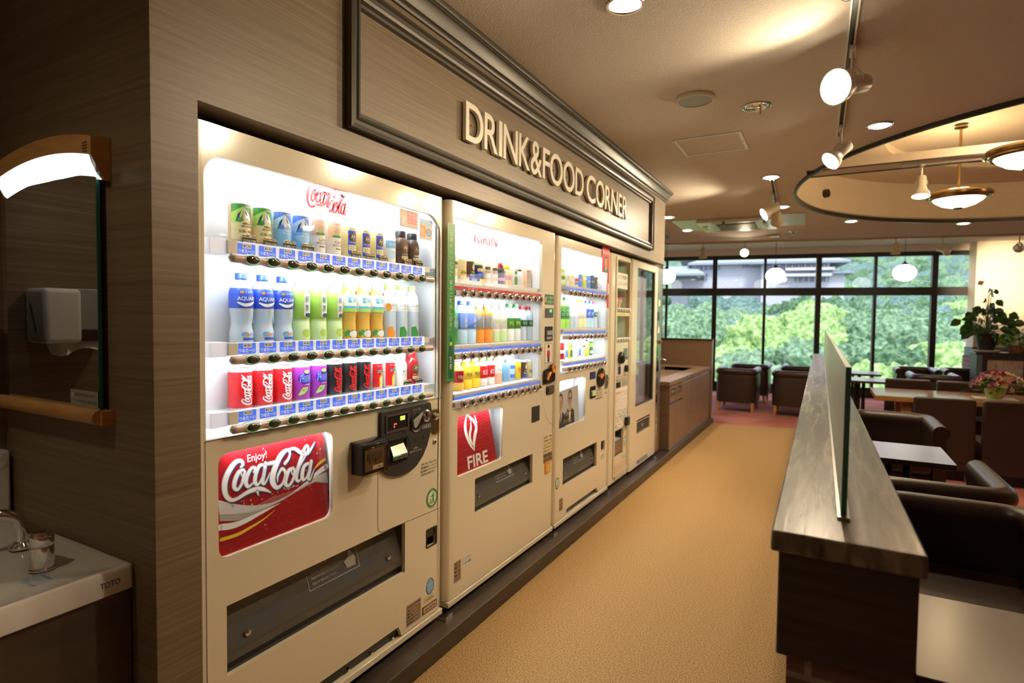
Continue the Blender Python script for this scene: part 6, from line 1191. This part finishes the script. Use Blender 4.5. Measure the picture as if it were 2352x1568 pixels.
def cafe_table(label, x, y, W=.62, D=.62, z=.63, m='laminate_top', light=False):
    t = thing('cafe_table', label, 'table', (x, y, 0), 0, 'square cafe tables')
    b = MB(); b.box(-W/2, W/2, -D/2, D/2, z-.003, z, m); b.build('laminate_sheet', t)
    b = MB(); b.box(-W/2, W/2, -D/2, D/2, z-.030, z-.0032, 'dark_laminate'); b.build('tabletop', t, bevel=.003)
    b = MB()
    for s in (-1, 1): b.cyl((s*.045, 0, .02), (s*.045, 0, z-.03), .022, 'black', n=14)
    b.box(-.15, .15, -.15, .15, z-.045, z-.0305, 'black'); b.build('pedestal', t, smooth=40)
    b = MB(); b.box(-.21, .21, -.21, .21, 0, .018, 'charcoal'); b.build('foot_plate', t, bevel=.005)
    return t
T1 = cafe_table('pale laminate cafe table cut by the lower right corner of the picture', 1.94, 1.725, .62, .46)
cafe_table('small laminate cafe table between the two armchairs beside the divider', 1.83, 4.11, .48, .52)
cafe_table('cafe table near the window behind the frosted glass, the nearer one', 1.84, 9.15, .62, .60); cafe_table('cafe table against the window behind the frosted glass, the farther one', 1.84, 10.40, .62, .62)
# long wooden table
t = thing('dining_table', 'long light-wood table carrying the flower arrangement', 'table', (2.95, 7.45, 0))
b = MB(); b.box(-1.06, 1.25, -.43, .43, .595, .645, 'birch'); b.build('table_edge', t, bevel=.004); b = MB(); b.box(-1.056, 1.246, -.426, .426, .6452, .6475, 'table_wood'); b.build('table_surface', t)
for sx in (-.78, .98):
    for sy in (-.30, .30): b = MB(); b.box(sx-.045, sx+.045, sy-.045, sy+.045, 0, .5948, 'birch'); b.build('leg', t, bevel=.004)
def highchair(label, x, y, rz):
    t = thing('leather_chair', label, 'chair', (x, y, 0), rz, 'low square leather chairs at the long table')
    b = MB(); b.prism([(-.245, .09), (-.185, .10), (-.165, .35), (-.185, .73), (-.235, .735), (-.25, .40)], lambda u, v, d: (d, u, v), -.225, .225, 'leather'); b.build('backrest', t, bevel=.016, seg=3)
    b = MB(); b.box(-.225, .225, -.165, .26, .14, .36, 'leather'); b.build('seat', t, bevel=.018, seg=3)
    for sx in (-1, 1):
        for sy in (-.20, .21): b = MB(); b.box(sx*.18-.02, sx*.18+.02, sy-.02, sy+.02, 0, .14, 'bark'); b.build('leg', t)
    return t
H1 = highchair('dark leather chair at the long table, back to the camera, left one', 2.365, 6.53, 0)
dup(H1, (2.865, 6.54, 0), 0, 'dark leather chair at the long table, back to the camera, cut by the right edge')
dup(H1, (2.285, 8.02, 0), pi, 'leather chair on the far side of the long table, left one'); dup(H1, (2.79, 8.02, 0), pi, 'leather chair on the far side of the long table, behind the flowers')
dup(H1, (3.30, 8.02, 0), pi, 'leather chair on the far side of the long table, rightmost'); dup(H1, (3.37, 6.55, 0), 0, 'leather chair at the long table outside the view')
# flower arrangement
fl = thing('flower_arrangement', 'pink and red flower arrangement in a lime green pot on the long table', 'flowers', (2.93, 7.40, .6477))
b = MB(); b.box(-.17, .17, -.11, .11, 0, .002, 'paper'); b.build('doily', fl)
b = MB(); b.lathe([(.060, .002), (.066, .01), (.090, .10), (.095, .115), (.088, .118), (.080, .10)], 'lime_pot', n=24); b.build('pot', fl, smooth=40)
random.seed(21)
def blossom(b, c, r, m):
    for j in range(3):
        for k in range(5+j):
            a = 2*pi*k/(5+j)+j*.5; rr_ = r*(.95-.32*j); h = r*(.15+.30*j); p = [Vector((0, 0, h*.3)), Vector((rr_*.7*cos(a-.45), rr_*.7*sin(a-.45), h)), Vector((rr_*cos(a), rr_*sin(a), h+r*.1)), Vector((rr_*.7*cos(a+.45), rr_*.7*sin(a+.45), h))]
            q = Vector(c[1]).to_track_quat('Z', 'X'); b.add([Vector(c[0])+q @ v for v in p], [(0, 1, 2, 3)], m)
FLM = ['rose_red', 'rose_pink', 'rose_pink', 'rose_cream', 'rose_mauve', 'peach']
for i in range(72):
    a = random.uniform(0, 2*pi); e = random.uniform(.1, 1.0); rad = .20 if cos(a) < .3 else .24
    d = Vector((cos(a)*e, sin(a)*e*.6, sqrt(max(.02, 1-e*e))*.55)); c = (d.x*rad*1.05, d.y*rad, .115+d.z*.26-.04*e)
    b = MB(); m = FLM[int(random.random()*6)] if abs(cos(a)) < .8 else ('rose_mauve' if cos(a) < 0 else 'rose_cream'); blossom(b, (c, d.normalized()), random.uniform(.028, .050), m); b.build('blossom', fl, smooth=60)
for i in range(26):
    x = .20+.012*i+random.uniform(-.01, .01); b = MB(); blossom(b, ((x, random.uniform(-.04, .04), .13-(x-.2)*.42+random.uniform(-.02, .02)), (.5, -.3, .6)), random.uniform(.010, .020), 'leaf_light' if i % 2 else 'rose_pink'); b.build('blossom', fl)
b = MB()
def leafm(b, base, tip, w, m, up=Vector((0, 0, 1))):
    base, tip = Vector(base), Vector(tip); d = tip-base; s = d.cross(up); s = s.normalized()*w if s.length > 1e-5 else Vector((w, 0, 0)); n_ = s.cross(d).normalized()*w*.25
    b.add([base, base+d*.3+s*.9+n_, base+d*.6+s*.8+n_, tip, base+d*.6-s*.8+n_, base+d*.3-s*.9+n_, base+d*.45-n_*.5], [(0, 1, 6), (1, 2, 6), (2, 3, 6), (3, 4, 6), (4, 5, 6), (5, 0, 6)], m)
for i in range(70):
    a = random.uniform(0, 2*pi); r_ = random.uniform(.10, .26); z = random.uniform(.06, .20); leafm(b, (r_*.6*cos(a), r_*.4*sin(a), z), (r_*cos(a)*1.2, r_*.8*sin(a), z+random.uniform(-.05, .05)), random.uniform(.010, .02), 'leaf' if i % 3 else 'leaf_light')
for s, dx in ((-1, .34), (1, .46)):
    for j in range(3): b.tube(smooth_path([(s*.1, 0, .12), (s*dx*.6, -.03*j, .09-.02*j), (s*dx, -.05+.03*j, .02)], 4), .0015, 'stem', 4)
fo = b.build('greenery', fl)
# planter cabinet with plants
t = thing('planter_cabinet', 'dark framed cabinet with a brushed metal panel in front of the column', 'cabinet', (3.95, 10.9, 0)); PX = 3.36; PY = 10.67
b = MB(); b.box(PX, 5.2, PY+.02, PY+.40, 0, .955, 'charcoal'); wb(b, 'body', t); b = MB(); b.box(PX-.015, 5.2, PY-.02, PY+.42, .955, .985, 'bronze_dark'); wb(b, 'top_board', t, bevel=.003)
b = MB(); b.box(PX, PX+.075, PY, PY+.02, .0, .955, 'teal'); wb(b, 'teal_upright', t); b = MB(); plate(b, [(PX+.078, .40), (4.03, .40), (4.03, .954), (PX+.078, .954)], [[(PX+.125, .585), (3.895, .585), (3.895, .885), (PX+.125, .885)]], 'bronze_dark', -PY-.0, -PY+.02, lambda u, v, d=0: (u, -d, v)); wb(b, 'dark_frame', t)
noisemat('scratched_metal', [(.32, .27, .23), (.55, .48, .42), (.62, .56, .50)], (5, 5, 2), 2, 5, .4, metal=.5, distort=1.5)
b = MB(); b.box(PX+.12, 3.90, PY+.006, PY+.014, .58, .89, 'scratched_metal'); wb(b, 'metal_panel', t); b = MB(); b.tube(smooth_path([(3.77, PY, .62), (3.79, PY-.01, .70), (3.82, PY-.01, .77)], 4), .007, 'steel', 6); wb(b, 'handle', t)
def plant(name, lab, cx, cy, z0, kind):
    t = thing(name, lab, 'potted plant', (cx, cy, z0)); random.seed(33 if kind == 'tall' else 44)
    if kind == 'tall':
        b = MB(); b.lathe([(.15, 0), (.165, .012), (.17, .03), (.16, .030), (.14, .015)], 'white_plastic', n=24); b.build('saucer', t, smooth=40)
        b = MB(); b.lathe([(.085, .016), (.095, .03), (.135, .24), (.142, .25), (.142, .275), (.130, .275), (.125, .255), (.001, .25)], 'pot_black', n=24); b.build('pot', t, smooth=40)
        st = MB(); lv = MB()
        for i in range(92):
            a = random.uniform(0, 2*pi); r_ = random.uniform(.06, .32); h = random.uniform(.26, .66) if i < 80 else random.uniform(.6, .92); r_ = r_*(1 if h < .6 else .45)
            p = Vector((r_*cos(a)-(.03 if h > .6 else 0), r_*sin(a), h)); st.tube(smooth_path([(0, 0, .25), (p.x*.4, p.y*.4, h*.75+.05), tuple(p)], 3), .0035, 'stem', 4)
            d = Vector((cos(a), sin(a), random.uniform(-1.4, .2))).normalized(); L = random.uniform(.09, .17); leafm(lv, p, p+d*L, L*.40, 'leaf' if i % 3 else 'foliage', Vector((-d.y, d.x, .3)))
        for q in ((-.10, -.05, 1.02), (.05, 0, .92)): st.tube(smooth_path([(0, 0, .5), (q[0]*.4, q[1]*.4, .75), q], 4), .003, 'stem', 4)
        lv.add([(-.15, -.05, 1.0), (-.12, -.05, 1.06), (-.06, -.05, 1.04), (-.09, -.05, .98)], [(0, 1, 2, 3)], 'peach')
        st.build('stems', t); lv.build('leaves', t)
    else:
        b = MB(); b.lathe([(.09, 0), (.10, .01), (.125, .10), (.13, .11), (.12, .11), (.001, .09)], 'terracotta', n=20); b.build('pot', t, smooth=40); lv = MB()
        for i in range(260):
            a = random.uniform(0, 2*pi); r_ = random.uniform(.02, .30)**.8; h = random.uniform(.08, .26)*(1.3-r_); p = Vector((r_*cos(a), r_*sin(a)*.7, h)); d = Vector((cos(a), sin(a), random.uniform(-.9, .5))).normalized(); L = random.uniform(.05, .09); leafm(lv, p, p+d*L, L*.42, 'leaf_light' if i % 4 else 'leaf', Vector((-d.y, d.x, .8)))
        lv.build('leaves', t)
plant('potted_plant', 'tall potted plant with heart-shaped leaves in a black pot on the cabinet', 3.50, PY+.17, .985, 'tall'); plant('potted_plant', 'bushy bright green pothos on the cabinet at the right edge', 3.86, PY+.18, .985, 'low')
# ================= outdoors =================
def terrain(s, o):  # s along the window wall, o distance outdoors
    z = -9+max(0, o-26)*.150+max(0, o-75)*.03+1.6*noise.noise(Vector((s*.03, o*.03, 2)))
    return z
b = MB(); nx, ny = 60, 44; vs = []
for j in range(ny):
    o = 3+(j/(ny-1))**1.5*300
    for i in range(nx):
        s = -170+i*340/(nx-1)*1.0; vs.append(WP(s*(.15+.85*o/300)+s*.12, terrain(s, o), o))
noisemat('forest_floor', [(.03, .07, .02), (.10, .20, .05)], (1, 1, 1), .8, 5, .9)
b.add(vs, [(j*nx+i, j*nx+i+1, (j+1)*nx+i+1, (j+1)*nx+i) for j in range(ny-1) for i in range(nx-1)], 'forest_floor'); struct(b.build('hillside', smooth=60))
def treemat(name, a, c, d): return noisemat(name, [a, c, d], (1, 1, 1), 4.5, 8, .7, bump=.6, dist=.2, lo=.36, hi=.64, spec=.15)
treemat('crown_dark', (.02, .06, .03), (.06, .13, .06), (.13, .23, .11)); treemat('crown_mid', (.047, .115, .057), (.118, .21, .115), (.225, .34, .19)); treemat('crown_bright', (.10, .20, .055), (.22, .35, .115), (.37, .50, .21)); treemat('crown_blue', (.05, .11, .09), (.10, .18, .15), (.18, .27, .23))  # distance haze is mixed into the bluish crown colour
def crownmesh(m, seed, lumps=16, sub=3):
    random.seed(seed); b = MB()
    for k in range(lumps):
        a = random.uniform(0, 2*pi); e = random.uniform(-.35, 1); r = sqrt(max(0, 1-e*e))*.62; c = Vector((r*cos(a), r*sin(a), e*.62)); R_ = random.uniform(.30, .52)
        bm = bmesh.new(); bmesh.ops.create_icosphere(bm, subdivisions=sub, radius=R_)
        for v in bm.verts:
            n_ = v.co.normalized(); q = v.co+c; f = noise.noise(q*4+Vector((seed, 0, 0)))*.5+noise.noise(q*11+Vector((seed, 3, 0)))*.45+noise.noise(q*23)*.22; v.co = v.co*(1+f*.62)
        bm.verts.index_update(); b.add([v.co+c for v in bm.verts], [tuple(v.index for v in f.verts) for f in bm.faces], m); bm.free()
    return b
protos = {}
def tree(key, m, s, o, R_, H, lab, grp, base=None):
    x, y, _ = WP(s, 0, o); z = terrain(s, o) if base is None else base
    if key not in protos:
        t = thing('tree', lab, 'tree', (0, 0, 0), 0, grp); crownmesh(m, sum(map(ord, key)), 15, 4).build('crown', t, smooth=80)
        tr = MB(); tr.cyl((0, 0, -2.2), (0, 0, .1), .07, 'bark', r1=.04, n=8); tr.build('trunk', t); protos[key] = t; tt = t
    else: tt = dup(protos[key], label=lab, group=grp)
    tt.location = (x, y, z+H-R_*1.0); tt.rotation_euler = (0, 0, (s*7+o) % 6.28); tt.scale = (R_*1.15, R_*1.15, R_)
    return tt
# elevation of the crown tops is chosen per tree; s = metres along the window wall
def at(px, o):     # where the line of sight through picture column px meets distance o outdoors
    d = fw*1321.4+rr*(px-1176)+dd*(784-784); c = Vector((1.44, 0)); k = (A0-c).dot(WN)+o; q = k/(Vector((d.x, d.y)).dot(WN)); p = c+Vector((d.x, d.y))*q; return (p-A0).dot(WD), (Vector((d.x, d.y))*q).length
def topz(py, dist): return 1.39+(751-py)/1321.4*dist*.93
near = [ # px, py(top), distance, radius, material, label
 (1560, 850, 14, 3.2, 'crown_bright', 'bright green treetop low behind the sink screen'), (1690, 800, 22, 4.5, 'crown_bright', 'bright green tree above the left armchairs'), (1600, 735, 36, 5.5, 'crown_mid', 'round mid green tree in the left window bays'),
 (1690, 745, 40, 5.0, 'crown_blue', 'bluish green tree in the second window bay'), (1835, 722, 26, 4.4, 'crown_bright', 'brightest yellow green tree in the middle bays'), (1800, 790, 16, 2.8, 'crown_mid', 'green tree right of the round roofs, behind the armchairs'),
 (1905, 740, 30, 3.6, 'crown_bright', 'yellow green tree above the divider end'), (1870, 705, 44, 4.5, 'crown_dark', 'dark conifer behind the brightest tree'), (1960, 735, 26, 3.0, 'crown_mid', 'olive green tree right of the divider glass'),
 (2050, 725, 24, 2.6, 'crown_mid', 'slender pale tree right of the fifth mullion'), (2100, 740, 26, 2.8, 'crown_mid', 'rounded green tree left of the thick right mullion'), (2070, 810, 13, 1.9, 'crown_dark', 'dark green bush below the oval pendant'),
 (2010, 800, 17, 2.0, 'crown_mid', 'green bush behind the window tables'), (2185, 785, 14, 1.8, 'crown_bright', 'yellowish bush in the last window bay'), (1980, 840, 12, 1.6, 'crown_bright', 'light green bush at the window foot behind the tables'),
 (2140, 830, 11, 1.6, 'crown_bright', 'low yellow green bush behind the right armchairs'), (1740, 850, 12, 1.9, 'crown_mid', 'low green bush behind the middle armchairs'), (1660, 690, 52, 6, 'crown_blue', 'dusky tree below the hillside building'), (1530, 740, 30, 5, 'crown_mid', 'tree at the leftmost window bay')]
for i, (px, py, o, R_, m, lab) in enumerate(near):
    s, dist = at(px, o); zt = topz(py, dist); tree(m+str(i % 2), m, s, o, R_, 0, lab, 'trees in the valley outside', base=zt)
random.seed(9); k = 0
for ro_ in range(3):
    o = 34+ro_*13
    for j in range(10):
        px = 1500+j*78+random.uniform(-20, 20); s, dist = at(px, o); R_ = random.uniform(3.0, 4.8)*(o/40)**.6; py = 765-ro_*22+random.uniform(-14, 14); m = ['crown_mid', 'crown_dark', 'crown_blue', 'crown_mid', 'crown_bright'][k % 5]; k += 1
        tree(m+str(k % 2), m, s, o, R_, 0, ('mixed broadleaf tree on the lower slope outside the windows', 'green treetop in the lower forest outside')[0], 'lower slope forest trees', base=topz(py, dist))
# upper forest: far too many crowns to tell apart
b = MB(); random.seed(4); lm = {}
for m in ('crown_mid', 'crown_dark', 'crown_blue', 'crown_bright'):
    bm = bmesh.new(); bmesh.ops.create_icosphere(bm, subdivisions=3, radius=1)
    for v in bm.verts: q = v.co; v.co = v.co*(1+.35*noise.noise(q*2.2)+.28*noise.noise(q*5)+.16*noise.noise(q*11))
    bm.verts.index_update(); lm[m] = ([v.co.copy() for v in bm.verts], [tuple(v.index for v in f.verts) for f in bm.faces]); bm.free()
for row_ in range(28):
    o = 36+row_*7.5
    for j in range(40):
        px = 1440+j*24+random.uniform(-12, 12); s, dist = at(px, o); py = 752-row_*8.2+random.uniform(-6, 6); R_ = random.uniform(2.5, 4.3)*(o/90)**.7; m = random.choice(('crown_mid', 'crown_blue', 'crown_dark', 'crown_blue', 'crown_mid')); V, F = lm[m]; x, y, _ = WP(s, 0, o); z = topz(py, dist)-R_; cc = cos(j+row_); ss = sin(j+row_)
        b.add([(x+(v.x*cc-v.y*ss)*R_, y+(v.x*ss+v.y*cc)*R_, z+v.z*R_*1.05) for v in V], F, m)
tag(b.build('hill_forest', smooth=80), 'dense mixed forest covering the hillside behind the building', 'forest', kind='stuff')
# the hotel on the hill
OB = 62; bt = thing('hotel_building', 'large pale building with grey hipped roofs on the hill, seen in the upper left windows', 'building', WP(at(1750, OB)[0], 2, OB))
def bpt(px, py, o=OB): s, dist = at(px, o); return s, topz(py, dist)
def block(name, pxa, pxb, pya, pyb, depth=12, m='outer_wall', o=OB):
    s0, z1 = bpt(pxa, pya, o); s1, _ = bpt(pxb, pya, o); z0 = bpt(pxa, pyb, o)[1]; b = MB(); wbox(b, s0, s1, o, o+depth, z0, z1, m); return wb(b, name, bt), s0, s1, z0, z1
def roof(pxa, pxb, pya, pyt, o=OB, over=1.2, depth=14, inset=.22):
    s0, z0 = bpt(pxa, pya, o); s1, _ = bpt(pxb, pya, o); z1 = bpt(pxa, pyt, o)[1]; s0 -= over; s1 += over; L = s1-s0; b = MB()
    vs = [WP(s0, z0, o-over), WP(s1, z0, o-over), WP(s1, z0, o+depth), WP(s0, z0, o+depth), WP(s0+L*inset, z1, o+depth*.4), WP(s1-L*inset, z1, o+depth*.4), WP(s0, z0-.25, o-over), WP(s1, z0-.25, o-over), WP(s1, z0-.25, o+depth), WP(s0, z0-.25, o+depth)]
    b.add(vs, [(0, 1, 5, 4), (1, 2, 5), (2, 3, 4, 5), (3, 0, 4), (6, 7, 1, 0), (7, 8, 2, 1), (9, 8, 7, 6), (9, 6, 0, 3)], 'outer_roof'); return wb(b, 'roof', bt)
def windows(pxa, pxb, pya, pyb, n, o=OB, m='outer_glass'):
    for k in range(n):
        a = pxa+(pxb-pxa)*(k+.12)/n; c = pxa+(pxb-pxa)*(k+.88)/n; s0, z1 = bpt(a, pya, o); s1, _ = bpt(c, pya, o); z0 = bpt(a, pyb, o)[1]; b = MB(); wbox(b, s0, s1, o-.12, o-.02, z0, z1, m); f = wb(b, 'window', bt)
        b = MB(); sm = (s0+s1)/2; wbox(b, sm-.06, sm+.06, o-.16, o-.12, z0, z1, 'outer_wall'); wb(b, 'mullion', f)
block('wall', 1650, 1745, 617, 745); roof(1600, 1750, 617, 592); windows(1700, 1742, 617+5, 628, 4); block('wall', 1540, 1650, 640, 745); roof(1500, 1590, 641, 612, o=58); windows(1596, 1622, 640, 656, 2, o=OB); windows(1596, 1650, 622, 632, 5, o=OB-0)
block('wall', 1585, 1650, 612, 640); roof(1580, 1640, 606, 594, o=66); block('wall', 1745, 1900, 618, 745, o=60); roof(1745, 1915, 617, 594, o=60, inset=.12); windows(1748, 1895, 620, 638, 10, o=60, m='outer_glass')
block('balcony', 1800, 1912, 630, 636, depth=1.5, o=58.6); block('balcony', 1790, 1905, 643, 649, depth=1.5, o=58.4); windows(1820, 1900, 652, 662, 6, o=60)
block('wall', 1900, 1935, 640, 745, depth=10, o=60); roof(1880, 1935, 641, 630, o=60, over=.8); windows(1546, 1580, 603, 610, 3, o=66)
rf = thing('round_roof_house', 'small grey curved roof among the trees below, behind the armchairs', 'house', WP(at(1715, 20)[0], -2, 20))
s_, d_ = at(1712, 24); b = MB(); P_ = [(s_-2.2, topz(815, d_)-.9), (s_-1.5, topz(815, d_)-.35), (s_, topz(806, d_)), (s_+1.5, topz(812, d_)-.35), (s_+2.2, topz(812, d_)-.9)]
b.prism(P_+[(s_+2.2, P_[4][1]-.2), (s_-2.2, P_[0][1]-.2)], lambda u, v, d: WP(u, v, d), 23, 27, 'outer_roof'); wb(b, 'roof', rf); b = MB(); wbox(b, s_-1.9, s_+1.9, 23.3, 26.7, -9, P_[0][1]-.2, 'outer_wall'); wb(b, 'wall', rf)
